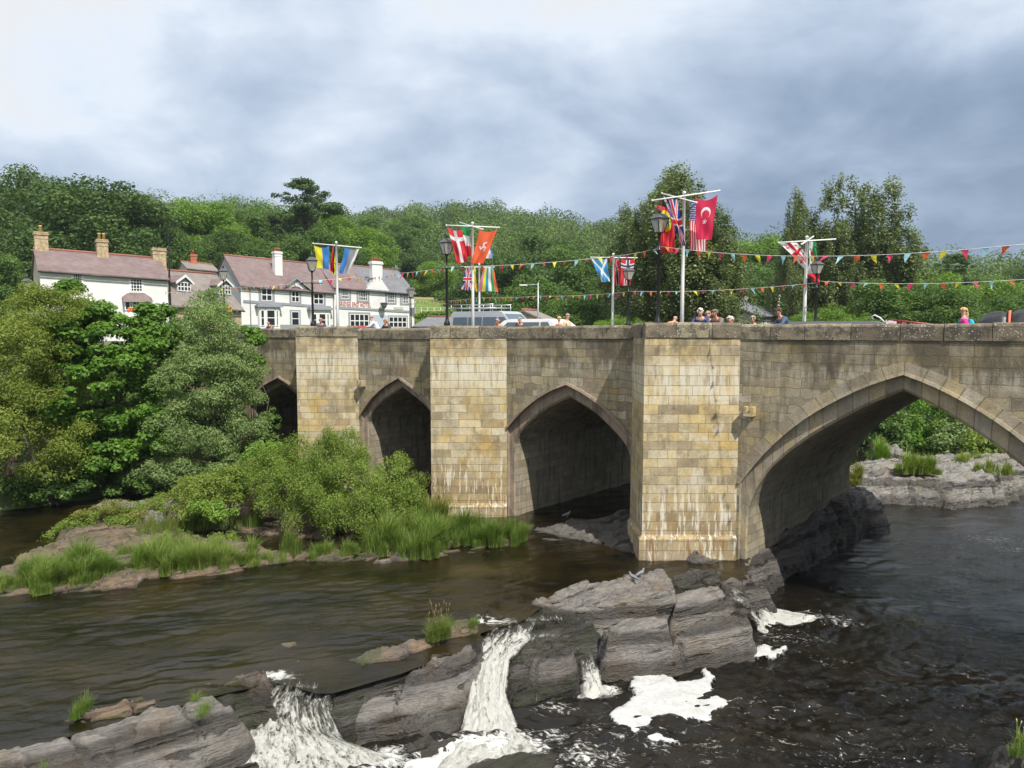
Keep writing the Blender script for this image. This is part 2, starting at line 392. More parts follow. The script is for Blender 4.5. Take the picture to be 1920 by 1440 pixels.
# ================================================================== bridge
DECK = 6.15
CAM_NAME = 'camera'
bridge = empty('stone_bridge', tuple(P(0, 0, 0)), 0, 'old sandstone road bridge with four pointed arches and lichened parapets crossing the river', 'bridge')
BR0 = np.array(bridge.location)
def bpart(o): 
    o.location = tuple(-BR0); return o
def arch_half(hood, intr, jamb_px=None):
    H = [sz(*p) for p in hood]; I = [sz(*p, .22) for p in intr]
    sa = H[-1][0]; H = [(s-sa, z) for s, z in H]; ia = I[-1][0]; I = [(s-ia, z) for s, z in I]
    def rs(pl, n=15):
        pl = np.array(pl); pl[-1, 0] = 0
        l = np.r_[0, np.cumsum(np.hypot(*np.diff(pl, axis=0).T))]; t = np.linspace(0, l[-1], n)
        q = np.stack([np.interp(t, l, pl[:, 0]), np.interp(t, l, pl[:, 1])], 1)
        for _ in range(2): q[1:-1] = (q[:-2]+2*q[1:-1]+q[2:])/4
        return q
    H = rs(H); I = rs(I)
    mir = lambda q: np.vstack([q, np.stack([-q[::-1][1:, 0], q[::-1][1:, 1]], 1)])
    H = mir(H); I = mir(I); H[:, 0] += sa; I[:, 0] += sa
    return H, I
A1 = arch_half([(1387, 907), (1432, 849), (1490, 797), (1540, 764), (1613, 728), (1667, 708), (1694, 702)],
               [(1404, 955), (1414, 919), (1450, 872), (1504, 829), (1577, 786), (1642, 753), (1697, 732)])
A3 = arch_half([(951.7, 803), (973, 777), (1000, 753), (1033, 732), (1063, 721)],
               [(962, 832), (968, 812), (987, 793), (1017, 767), (1064, 744)])
A2 = arch_half([(678, 776), (698, 747), (718, 727), (748, 709)], [(687, 791), (693, 772), (715, 749), (750, 726)])
A4 = arch_half([(468, 752), (479, 741), (495.5, 722), (523, 708)], [(474, 768), (484, 752), (504, 733), (526, 721)])
ARCH = [A4, A2, A3, A1]
ZB = -2.2
vw = lambda z: z + .055*np.sin(z*6.1+1) + .03*np.sin(z*13.7)
S_MIN = A4[0][0, 0]-6; S_MAX = A1[0][-1, 0]+9
PIERS = []
for (pl, pr, ytop) in ((556, 672, 612), (807, 950, 611.5), (1208, 1387, 605.5)):
    q = ray(pr, 700); k = WC/q.dot(NW); Rp = (C0+q*k)[:2]; Yc = Rp[1]
    Cp = np.array([(pl-960)/F*(Yc*math.cos(PITCH)+.0), Yc]); Cp[0] = ray(pl, 700)[0]/ray(pl, 700)[1]*Yc
    # left return runs straight back to the wall
    sR = Rp.dot(DW[:2]); yl = (WC-Cp[0]*NW[0])/NW[1]; Lp = np.array([Cp[0], yl]); sL = Lp.dot(DW[:2])
    PIERS.append(dict(C=Cp, R=Rp, L=Lp, sL=sL, sR=sR, top=pd((pl+pr)/2, ytop, Yc)[2]))
def ztop(s):
    return float(np.interp(s, [S_MIN, PIERS[0]['sL'], PIERS[0]['sR'], PIERS[1]['sL'], PIERS[1]['sR'], PIERS[2]['sL'], PIERS[2]['sR'], S_MAX],
                           [7.16, 7.18, 7.17, 7.19, 7.25, 7.29, 7.30, 7.34]))
CH = .44
# --- spandrel wall front and back
def wall_face(t0, name, back=False):
    mb = MB(); ss = [S_MIN]
    segs = []
    cur = S_MIN
    off = 0.0
    if back:  # shift of the arch centre line along s through the skew
        off = t0*math.tan(BA-TH)
    for H, I in ARCH:
        a = H[0, 0]+off; segs.append(('w', cur, a)); segs.append(('a', H, off)); cur = H[-1, 0]+off
    segs.append(('w', cur, S_MAX))
    def col(s0, zb0, s1, zb1):
        m0, m1 = ztop(s0)-CH, ztop(s1)-CH
        f = [P(s0, t0, zb0), P(s1, t0, zb1), P(s1, t0, m1), P(s0, t0, m0)]
        mb.face(f, 0, [(s0, vw(zb0)), (s1, vw(zb1)), (s1, vw(m1)), (s0, vw(m0))])
    def colrows(s0, zb0, s1, zb1):
        zs = np.linspace(0, 1, 9)
        m0, m1 = ztop(s0)-CH, ztop(s1)-CH
        for a, b in zip(zs[:-1], zs[1:]):
            z00, z01 = zb0+(m0-zb0)*a, zb0+(m0-zb0)*b; z10, z11 = zb1+(m1-zb1)*a, zb1+(m1-zb1)*b
            mb.face([P(s0, t0, z00), P(s1, t0, z10), P(s1, t0, z11), P(s0, t0, z01)], 0,
                    [(s0, vw(z00)), (s1, vw(z10)), (s1, vw(z11)), (s0, vw(z01))])
    for sg in segs:
        if sg[0] == 'w':
            n = max(1, int((sg[2]-sg[1])/1.2)); q = np.linspace(sg[1], sg[2], n+1)
            for a, b in zip(q[:-1], q[1:]): colrows(a, ZB, b, ZB)
        else:
            H = sg[1]
            for a, b in zip(H[:-1], H[1:]): colrows(a[0]+sg[2], a[1], b[0]+sg[2], b[1])
    return bpart(mb.build(name, M_WALL, bridge))
wall_face(0, 'spandrel_wall')
WT = 9.8
wall_face(WT, 'spandrel_wall', True)
# --- arches
def normals(H):
    d = np.gradient(H, axis=0); n = np.stack([-d[:, 1], d[:, 0]], 1); n /= np.linalg.norm(n, axis=1)[:, None]; return n
def ext(Q): return np.vstack([[Q[0, 0], ZB], Q, [Q[-1, 0], ZB]])
for idx, (H, I) in enumerate(ARCH):
    rm = M_RING if idx == 3 else M_PINK
    n = normals(H); al = np.r_[0, np.cumsum(np.hypot(*np.diff(H, axis=0).T))]
    A = H+n*(.34 if idx == 3 else .24)
    if idx == 3 or True:
        mb = MB(); j = .012
        for i in range(len(H)-1):
            if idx == 3:
                mb.face([P(*H[i][:1], -j, H[i][1]), P(H[i+1][0], -j, H[i+1][1]), P(A[i+1][0], -j, A[i+1][1]), P(A[i][0], -j, A[i][1])][::-1], 0,
                    [(al[i], 1), (al[i+1], 1), (al[i+1], 1.4), (al[i], 1.4)][::-1])
                mb.face([P(A[i][0], -j, A[i][1]), P(A[i+1][0], -j, A[i+1][1]), P(A[i+1][0], .0, A[i+1][1]), P(A[i][0], 0, A[i][1])], 0)
        if mb.f: bpart(mb.build('voussoir_band', M_RING, bridge))
    # projecting hood mould
    mb = MB(); h0 = H-n*.01; h1 = H+n*.075
    for i in range(len(H)-1):
        a0, a1, b0, b1 = h0[i], h0[i+1], h1[i], h1[i+1]; q = -.085
        def X(p, t): return P(p[0], t, p[1])
        mb.face([X(a0, q), X(a1, q), X(b1, q+.02), X(b0, q+.02)], 0, [(al[i], 1), (al[i+1], 1), (al[i+1], 1.1), (al[i], 1.1)])
        mb.face([X(a0, .03), X(a1, .03), X(a1, q), X(a0, q)], 0)
        mb.face([X(b0, q+.02), X(b1, q+.02), X(b1, .0), X(b0, .0)], 0)
    bpart(mb.build('hood_mould', rm, bridge))
    # recessed order and its jambs
    He, Ie = ext(H), ext(I); ale = np.r_[0, np.cumsum(np.hypot(*np.diff(He, axis=0).T))]
    mb = MB()
    for i in range(len(He)-1):
        p, q, r, s_ = He[i], He[i+1], Ie[i], Ie[i+1]
        nz = 1
        if i in (0, len(He)-2): nz = 1
        mb.face([P(p[0], 0, p[1]), P(q[0], 0, q[1]), P(q[0], .16, q[1]), P(p[0], .16, p[1])], 0, [(ale[i], 1), (ale[i+1], 1), (ale[i+1], 1.2), (ale[i], 1.2)])
        c = .05; pm = p+(r-p)*.85; qm = q+(s_-q)*.85
        mb.face([P(p[0], .16, p[1]), P(q[0], .16, q[1]), P(qm[0], .17, qm[1]), P(pm[0], .17, pm[1])], 0, [(ale[i], 1), (ale[i+1], 1), (ale[i+1], 1.5), (ale[i], 1.5)])
        mb.face([P(pm[0], .17, pm[1]), P(qm[0], .17, qm[1]), P(s_[0], .24, s_[1]), P(r[0], .24, r[1])], 0, [(ale[i], 1), (ale[i+1], 1), (ale[i+1], 1.1), (ale[i], 1.1)])
    bpart(mb.build('arch_ring', rm, bridge))
    # vault
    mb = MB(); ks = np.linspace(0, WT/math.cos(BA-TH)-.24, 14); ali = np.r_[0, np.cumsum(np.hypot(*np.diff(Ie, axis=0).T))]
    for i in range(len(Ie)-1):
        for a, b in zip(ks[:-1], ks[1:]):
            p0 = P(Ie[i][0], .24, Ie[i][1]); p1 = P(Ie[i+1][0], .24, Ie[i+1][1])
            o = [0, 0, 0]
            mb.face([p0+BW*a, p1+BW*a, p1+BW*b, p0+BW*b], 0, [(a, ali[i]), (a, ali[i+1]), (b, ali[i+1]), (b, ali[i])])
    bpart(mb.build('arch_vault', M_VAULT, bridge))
# --- cutwaters with refuges
def upw(u, z): return (u, vw(z))
def outset(C, Rr, L, e): # move the tip outwards
    return C+np.array([-e, -e]), Rr+np.array([0, -e]), L+np.array([-e, 0])
rng = random.Random(3)
cop = MB()
cop_back = MB()
def coping_run(p, q, zt0, zt1, inner, first=0, last=0):
    """blocks from p to q (xy), body on the side given by unit vector inner"""
    p = np.array(p[:2], float); q = np.array(q[:2], float); L = np.linalg.norm(q-p); e = (q-p)/L; w = .42
    x = 0
    while x < L-.05:
        l = rng.uniform(.75, 1.25)
        if L-x-l < .5: l = L-x
        a = x+.008; b = min(x+l, L)-.008; dz = rng.uniform(-.012, .012); pr = rng.uniform(.02, .045)
        z0 = zt0+(zt1-zt0)*x/L
        zb = z0-CH
        prof = [(-pr, zb), (-pr, z0-.07), (-pr+.03, z0-.02), (.1, z0+.01), (w-.1, z0+.01), (w-.0, z0-.05), (w, zb)]
        vs = []
        for s_ in (a, b):
            jj = rng.uniform(-.006, .006)
            for (o, z) in prof:
                r = p+e*s_+np.array(inner)*(o); vs.append((r[0], r[1], z+dz+(jj if z > zb+.01 else -dz)))
        k = len(prof); fs = [(i, i+1, k+i+1, k+i) for i in range(k-1)]+[tuple(range(k-1, -1, -1)), tuple(range(k, 2*k)), (k-1, 0, k, 2*k-1)]
        cop.hull(vs, fs, 0); x += l
for k, pr in enumerate(PIERS):
    C, Rr, L = pr['C'], pr['R'], pr['L']; mb = MB(); zt = pr['top']-CH
    zp = .8 if k == 2 else .5
    lev = [(ZB, .13), (zp-.12, .10), (zp, .0), (zt, 0.0)]
    for (z0, e0), (z1, e1) in zip(lev[:-1], lev[1:]):
        n = max(1, int((z1-z0)/.8))
        for i in range(n):
            a, b = z0+(z1-z0)*i/n, z0+(z1-z0)*(i+1)/n; ea, eb = e0+(e1-e0)*i/n, e0+(e1-e0)*(i+1)/n
            Ca, Ra, La = outset(C, Rr, L, ea); Cb, Rb, Lb = outset(C, Rr, L, eb)
            w = Rr[0]-C[0]; d = L[1]-C[1]
            mb.face([(*Ca, a), (*Ra, a), (*Rb, b), (*Cb, b)], 0, [upw(Ca[0]+20, a), upw(Ra[0]+20, a), upw(Rb[0]+20, b), upw(Cb[0]+20, b)])
            mb.face([(*La, a), (*Ca, a), (*Cb, b), (*Lb, b)], 0, [upw(La[1], a), upw(Ca[1], a), upw(Cb[1], b), upw(Lb[1], b)])
            # right-hand return of the plinth
            if ea > 0: mb.face([(*Ra, a), (*Rr, a), (*Rr, b), (*Rb, b)], 0)
    # refuge floor and inner parapet faces
    t = .4; Ci = C+np.array([t, t]); 
    Ri = np.array([Rr[0]-t*(Rr-L)[0]/np.linalg.norm(Rr-L)*0 - .02, Rr[1]+t]); Li = np.array([L[0]+t, L[1]+.02])
    mb.face([(*C, DECK), (*Rr, DECK), (*L, DECK)], 0)
    mb.face([(*Ci, DECK), (*Ri, DECK), (*Ri, zt), (*Ci, zt)], 0); mb.face([(*Li, DECK), (*Ci, DECK), (*Ci, zt), (*Li, zt)], 0)
    mb.face([(*C, zt-.004), (*Rr, zt-.004), (*Ri, zt-.004), (*Ci, zt-.004)], 0); mb.face([(*L, zt-.004), (*C, zt-.004), (*Ci, zt-.004), (*Li, zt-.004)], 0)
    bpart(mb.build('cutwater', M_PIER, bridge))
    coping_run(C+np.array([.0, 0]), Rr, pr['top'], pr['top']-.01, (0, 1)); coping_run(L, C+np.array([0, .43]), pr['top'], pr['top'], (1, 0))
# main runs of coping in front, back run
cur = S_MIN
for pr in PIERS+[None]:
    e = pr['sL'] if pr else S_MAX
    a, b = P(cur, 0, 0), P(e, 0, 0); coping_run(a, b, ztop(cur), ztop(e), NW[:2])
    if pr: cur = pr['sR']
a, b = P(S_MIN, WT-.42, 0), P(S_MAX, WT-.42, 0); cop_front = cop; cop = cop_back; coping_run(a, b, ztop(S_MIN), ztop(S_MAX), NW[:2])
bpart(cop_front.build('parapet_coping', M_COP, bridge)); bpart(cop_back.build('parapet_coping', M_COP, bridge))
# inner faces of the parapets and deck
mb = MB(); cur = S_MIN
for pr in PIERS+[None]:
    e = pr['sL'] if pr else S_MAX
    mb.face([P(cur, .4, DECK-.2), P(e, .4, DECK-.2), P(e, .4, ztop(e)-CH), P(cur, .4, ztop(cur)-CH)], 0, [(cur, 0), (e, 0), (e, 1), (cur, 1)])
    if pr: cur = pr['sR']
mb.face([P(S_MIN, WT-.4, DECK-.2), P(S_MAX, WT-.4, DECK-.2), P(S_MAX, WT-.4, ztop(S_MAX)-CH), P(S_MIN, WT-.4, ztop(S_MIN)-CH)], 0)
bpart(mb.build('parapet_inner_face', M_WALL, bridge))
M_ASPH = plain('asphalt', (.055, .055, .056), .9, var=.25, scale=30, bump=.01)
M_PAVE = plain('paving', (.24, .23, .21), .85, var=.2, scale=5, bump=.005)
mb = MB(); mb.prism([P(S_MIN-8, 2.2, 0)[:2], P(S_MAX+8, 2.2, 0)[:2], P(S_MAX+8, 7.9, 0)[:2], P(S_MIN-8, 7.9, 0)[:2]][::1], DECK-.3, DECK-.12)
tag(mb.build('road', M_ASPH), kind='structure')
for nm, t0, t1 in (('pavement', .4, 2.2), ('pavement', 7.9, WT-.4)):
    mb = MB(); mb.prism([P(S_MIN, t0, 0)[:2], P(S_MAX, t0, 0)[:2], P(S_MAX, t1, 0)[:2], P(S_MIN, t1, 0)[:2]], DECK-.3, DECK)
    tag(mb.build(nm, M_PAVE), kind='structure')
# stone rainwater spouts with their stain chutes
for (px, py) in ((1408, 771), (682, 719)):
    s0, z0 = sz(px, py); mb = MB()
    c = P(s0, -.12, z0)
    for dx in (-.1, .1): mb.box(tuple(P(s0+dx, -.13, z0+.02)), (.045, .15, .13), -TH)
    mb.box(tuple(P(s0, -.13, z0-.08)), (.14, .16, .05), -TH); mb.box(tuple(P(s0, -.02, z0)), (.15, .04, .13), -TH)
    o = mb.build('rain_spout', M_PIER, bridge); bpart(o)
# ================================================================== terrain
BANK = np.array([(-70, 18), (-24, 26.2), (-19.5, 28.2), (-16.5, 31), (-15.2, 34.5), (-13.8, 38.5), (-3, 50), (8, 66), (22, 84), (60, 120), (120, 160)], float)
def sd_polyline(x, y, pl, closed=False):
    """distance to the polyline, negative on the right-hand side when walking it"""
    best = np.full(x.shape, 1e9); sg = np.ones(x.shape); n = len(pl)
    for i in range(n if closed else n-1):
        a, b = pl[i], pl[(i+1) % n]; e = b-a; l2 = e.dot(e)
        t = np.clip(((x-a[0])*e[0]+(y-a[1])*e[1])/l2, 0, 1)
        dx, dy = x-a[0]-t*e[0], y-a[1]-t*e[1]; d = np.hypot(dx, dy); c = e[0]*(y-a[1])-e[1]*(x-a[0])
        w = d < best-1e-9; best = np.where(w, d, best); sg = np.where(w, np.sign(c), sg)
    return best*sg
RB = np.array([(15.5, 4), (17.5, 10), (21, 17), (31, 28), (48, 44), (70, 62), (120, 110)], float)   # right bank
def town(x, y):   # level of the land behind the far bank
    r = np.hypot(x, y); az = np.degrees(np.arctan2(x, y))
    sky = np.interp(az, [-60, -36, -24, -14, -9, -2, 2, 9, 14, 18, 23, 28, 33, 60], [438, 440, 440, 440, 438, 420, 440, 462, 492, 510, 535, 560, 570, 590])
    top = CZ+(615-sky)/F*430-11
    near = 6.1+np.clip((r-95)/200, 0, 1)*6
    return near+np.maximum(top-12, 0)*sstep(105, 430, r)*(1-.8*sstep(470, 900, r))
def ground_z(x, y):
    x = np.asarray(x, float); y = np.asarray(y, float)
    d = sd_polyline(x, y, BANK); e = -sd_polyline(x, y, RB)
    bed = -2.6
    lt = town(x, y); zl = np.where(d > 0, np.minimum(lt, .25+d*.62+.0*d), bed)
    zl = np.where(d <= 0, np.maximum(bed, .25+d*1.4), zl)
    zr = np.where(e > 0, np.minimum(6.0, .2+e*.8), np.maximum(bed, .2+e*1.2))
    return np.maximum(zl, zr)
def mk_ground():
    t = NT('grassy_ground'); p = t.coord('Position'); a = t.noise(p, .25, 5); b = t.noise(p, 3, 5, .7)
    col = t.ramp(a, [(.35, (.055, .085, .025)), (.5, (.085, .12, .035)), (.65, (.12, .13, .05))])
    col = t.mix(.7, col, t.ramp(b, [(.3, .6), (.7, 1.3)]), 'MULTIPLY')
    col = t.mix(t.ramp(t.sep(p)[2], [(.0, 0), (.9, 0), (1, 0)]), col, (.1, .08, .05))
    m = t.set(Base_Color=col, Roughness=.95, Normal=t.bump(b, .6, .1))
    # fine sheet near the river, wider rings beyond it
    rr = np.r_[np.linspace(3, 60, 150), np.geomspace(61, 3500, 90)]; aa = np.radians(np.linspace(-75, 75, 260))
    Rr, Aa = np.meshgrid(rr, aa, indexing='ij'); x = (Rr*np.sin(Aa)).ravel(); y = (Rr*np.cos(Aa)).ravel()
    z = ground_z(x, y); q = np.stack([x, y, z*0], 1)
    z = z+fbm(q*.35, 4)*.35*sstep(-2.5, 1, z)*(1-sstep(5.9, 6.1, z)*.6)
    f = grid_faces(len(rr), len(aa)); o = np_mesh('ground', np.stack([x, y, z], 1), f[:, ::-1], m, smooth=True)
    tag(o, kind='structure')
mk_ground()
mb = MB(); mb.box((0, -40, -2.9), (900, 70, .1)); mb.box((0, 500, -3.3), (3500, 3500, .1))
tag(mb.build('riverbed', plain('bed', (.05, .04, .02), .9)), kind='structure')

# ================================================================== water
def water_mat(name, deep, shal, scale=(1, 1, 1), rot=0, ripple=.5, foam=True, rough=.07):
    t = NT(name); p = t.coord('Position'); flow = t.coord('Position', scale, (0, 0, rot))
    n1 = t.noise(flow, 2.1, 5, .6, .5); n2 = t.noise(flow, 9, 4, .6, .4); n3 = t.noise(p, .45, 4)
    gust = t.noise(t.coord('Position', (.25, .6, 1), (0, 0, rot)), .9, 3)
    calm = t.ramp(gust, [(.38, .25), (.62, 1)])
    col = t.mix(t.ramp(n3, [(.4, 0), (.62, 1)]), deep, shal)
    h = t.m('ADD', t.m('MULTIPLY', n1, 1.8), t.m('MULTIPLY', n2, .9)); h = t.m('MULTIPLY', h, calm)
    nb = t.bump(h, ripple, .06)
    if foam:
        fa = t.attr('foam'); fn = t.noise(flow, 3.2, 9, .72, 1.3); f2 = t.noise(flow, 14, 6, .75, .5)
        v = t.m('ADD', t.m('MULTIPLY', fn, .72), t.m('MULTIPLY', f2, .28))
        ms = t.m('MULTIPLY', t.m('SUBTRACT', v, t.m('SUBTRACT', .765, t.m('MULTIPLY', fa, .46))), 9, clamp=True)
        col2 = t.mix(ms, col, (.58, .58, .55))
        t.set(Base_Color=col2, Roughness=t.m('MULTIPLY_ADD', ms, .6, rough), Normal=nb)
        t.put(t.b.inputs['Specular IOR Level'], t.m('MULTIPLY_ADD', ms, -.6, .85))
    else: t.set(Base_Color=col, Roughness=rough, Normal=nb)
    t.b.inputs['IOR'].default_value = 1.33
    return t.mat
M_POOL = water_mat('pool_water', (.0065, .0052, .0022), (.022, .016, .0055), (1, 1.7, 1), R(-20), .42, rough=.02)
M_LOW = water_mat('rapids_water', (.005, .004, .0028), (.011, .009, .006), (1, 2.0, 1), R(14), .6, rough=.03)
ZL = -1.0
def zpts(l, z): return np.array([pz(a, b, z)[:2] for a, b in l])
CREST = zpts([(-260, 1500), (-60, 1425), (200, 1366), (400, 1306), (470, 1288), (508, 1272), (548, 1282), (590, 1300), (625, 1300), (750, 1264), (886, 1214), (902, 1186),
              (935, 1172), (985, 1160), (1015, 1140), (1100, 1120), (1190, 1096), (1262, 1100), (1300, 1092), (1350, 1092), (1392, 1096)], 0)
p1 = P(PIERS[2]['sR']+.2, .3, 0)[:2]
POOL_POLY = np.vstack([CREST, [p1, p1+BW[:2]*12, (22, 62), (60, 100), (-10, 60), (-40, 45), (-60, 30), (-60, 8)]])
def inside(x, y, poly):
    c = np.zeros(x.shape, bool); n = len(poly)
    for i in range(n):
        a, b = poly[i], poly[(i+1) % n]
        k = ((a[1] > y) != (b[1] > y)) & (x < (b[0]-a[0])*(y-a[1])/(b[1]-a[1]+1e-12)+a[0]); c ^= k
    return c
def keep_faces(V, f, mask):   # drop cells, compact vertices
    f = f[mask]; u, inv = np.unique(f.ravel(), return_inverse=True); return V[u], inv.reshape(f.shape), u
def mk_pool():
    gx = np.r_[np.arange(-46, -14, .16), np.arange(-14, 6, .07), np.arange(6, 24, .16)]; gy = np.r_[np.arange(8, 20, .055), np.arange(20, 62, .16)]; X, Y = np.meshgrid(gx, gy, indexing='ij'); x, y = X.ravel(), Y.ravel()
    f = grid_faces(len(gx), len(gy)); cx = x[f].mean(1); cy = y[f].mean(1)
    V = np.stack([x, y, x*0], 1); ins = inside(x, y, POOL_POLY); V, f, u = keep_faces(V, f, ins[f].any(1)); x, y = V[:, 0].copy(), V[:, 1].copy(); out = ~ins[u]
    for _k in range(1):    # rim vertices slide onto the crest line
        bd = np.full(x.shape, 1e9); nx, ny = x.copy(), y.copy()
        for i in range(len(CREST)-1):
            a, b = CREST[i], CREST[i+1]; e = b-a; tq = np.clip(((x-a[0])*e[0]+(y-a[1])*e[1])/e.dot(e), 0, 1); qx, qy = a[0]+tq*e[0], a[1]+tq*e[1]; dd = np.hypot(x-qx, y-qy); w = dd < bd
            bd = np.where(w, dd, bd); nx = np.where(w, qx, nx); ny = np.where(w, qy, ny)
        mv = out & (bd < .4); x = np.where(mv, nx, x); y = np.where(mv, ny, y); V[:, 0] = x; V[:, 1] = y
    # pull the ragged rim onto the crest line
    d = sd_polyline(x, y, CREST); ad = np.abs(d)
    q = np.stack([x*np.cos(.25)+y*np.sin(.25), (-x*np.sin(.25)+y*np.cos(.25))*3, x*0], 1)
    z = fbm(q*.9, 3)*.045+fbm(q*2.6, 2)*.018
    q2 = np.stack([(x*np.cos(.45)+y*np.sin(.45))*1.6, (-x*np.sin(.45)+y*np.cos(.45))*3.4, x*0], 1); near = 1-sstep(17, 23, y); gustm = sstep(-.25, .3, fbm(np.stack([x*.22, y*.5, x*0+3], 1), 2))
    z += (vn(q2*1.3)*.014+vn(q2*2.7+4)*.007)*near*(.25+.75*gustm)
    z *= sstep(-.2, .5, ad)
    # smooth tongue where the pool draws down to the two big falls
    for (px, py, r, dz) in ((530, 1275, .6, .07), (940, 1168, .7, .06), (1300, 1085, .7, .05)):
        c = pz(px, py, 0); z -= dz*np.exp(-((x-c[0])**2+(y-c[1])**2)/r**2)
    fo = .0*x
    for (px, py, rx, a) in ((520, 1262, .7, .8), (920, 1160, .9, .75), (560, 1240, .8, .45), (60, 1148, 1.2, .30), (480, 1110, 1.3, .22), (110, 1160, 1.2, .25), (640, 1160, 1.6, .2), (20, 1090, 1.5, .35), (1290, 1085, .8, .8)):
        c = pz(px, py, 0); fo = np.maximum(fo, a*np.exp(-(((x-c[0])/rx)**2+((y-c[1])/(rx*.45))**2)))
    V[:, 2] = z
    tag(np_mesh('water', V, f, M_POOL, attr={'foam': fo}, smooth=True), kind='structure')
mk_pool()
def mk_low():
    gx = np.r_[np.arange(-10, 16, .07), np.arange(16, 26, .12), np.linspace(26.2, 60, 60)]; gy = np.r_[np.arange(8, 21, .06), np.arange(21, 34, .11), np.linspace(34.2, 90, 90)]
    X, Y = np.meshgrid(gx, gy, indexing='ij'); x, y = X.ravel(), Y.ravel()
    q = np.stack([x*np.cos(.3)+y*np.sin(.3), (-x*np.sin(.3)+y*np.cos(.3))*2.0, x*0], 1)
    rap = np.zeros(x.shape)
    for (px, py, r, a) in ((1480, 1340, 3.2, .8), (1650, 1400, 3.5, .8), (1150, 1400, 3.0, .9), (900, 1430, 2.4, 1.2), (1500, 1170, 2.2, .9), (1750, 1300, 3.0, .7), (1380, 1250, 2., .4), (620, 1430, 1.6, 1)):
        c = pz(px, py, ZL); rap = np.maximum(rap, a*np.exp(-(((x-c[0])**2+((y-c[1])*1.2)**2)/r**2)))
    z = ZL+fbm(q*.8, 4, .6)*(.08+.20*rap)+np.abs(fbm(q*1.9+5, 3))*.17*rap+(vn(q*3.1)*.016+vn(q*6.3+4)*.008)*(1-sstep(20, 26, y))*(.5+rap)
    fo = np.zeros(x.shape)
    L = [(880, 1415, 1.15, 1.0), (960, 1400, 1.3, .8), (820, 1440, .9, 1.0), (500, 1420, .8, 1.0), (700, 1440, .9, .9), (1100, 1372, 1.1, .55), (1180, 1385, 1.5, .5), (1040, 1380, 1.2, .6),
         (1120, 1290, .7, .95), (1100, 1300, .4, 1), (1460, 1160, 1.0, 1.05), (1510, 1158, 1.0, .8), (1570, 1165, 1.1, .6), (1640, 1172, 1, .45), (1440, 1222, .8, .55), (1400, 1235, .6, .6),
         (1500, 1220, 1.2, .42), (1600, 1300, 1.6, .42), (1500, 1320, 1.4, .42), (1650, 1310, 1.2, .42), (1560, 1350, 1.6, .4), (1450, 1400, 1.8, .47), (1560, 1410, 1.8, .4), (1750, 1250, 1.8, .42),
         (1820, 1260, 1.4, .45), (1780, 1400, 1.2, .4), (1860, 1010, 2.2, .6), (1900, 1030, 2.0, .6), (1750, 1045, 3.0, .38), (1690, 1050, 2.4, .36), (1800, 1075, 3, .34), (1500, 1280, 5, .36), (1700, 1220, 5, .34), (1300, 1400, 4, .44), (1600, 1420, 3.5, .46), (1450, 1330, 2.6, .45), (1750, 1390, 2.6, .43), (1560, 1240, 1.8, .47), (1480, 1200, 2, .5), (700, 1425, 1.0, .9), (1040, 1330, .9, .6), (1280, 1250, 1.2, .45), (1200, 1255, 1., .5), (1700, 1350, 4, .38), (1100, 1420, 1.6, .62), (1230, 1400, 1.6, .5)]
    for (px, py, r, a) in L:
        c = pz(px, py, ZL); fo = np.maximum(fo, a*np.exp(-(((x-c[0])/(r*1.1))**2+((y-c[1])/(r*.6))**2)))
    V = np.stack([x, y, z], 1); f = grid_faces(len(gx), len(gy))
    cx = x[f].mean(1); cy = y[f].mean(1)
    inpool = inside(cx, cy, POOL_POLY) & (np.abs(sd_polyline(cx, cy, CREST)) > 2.5) & ((cx*DW[0]+cy*DW[1]) < 0)
    V, f, u = keep_faces(V, f, ~inpool)
    tag(np_mesh('water', V, f, M_LOW, attr={'foam': fo[u]}, smooth=True), kind='structure')
mk_low()

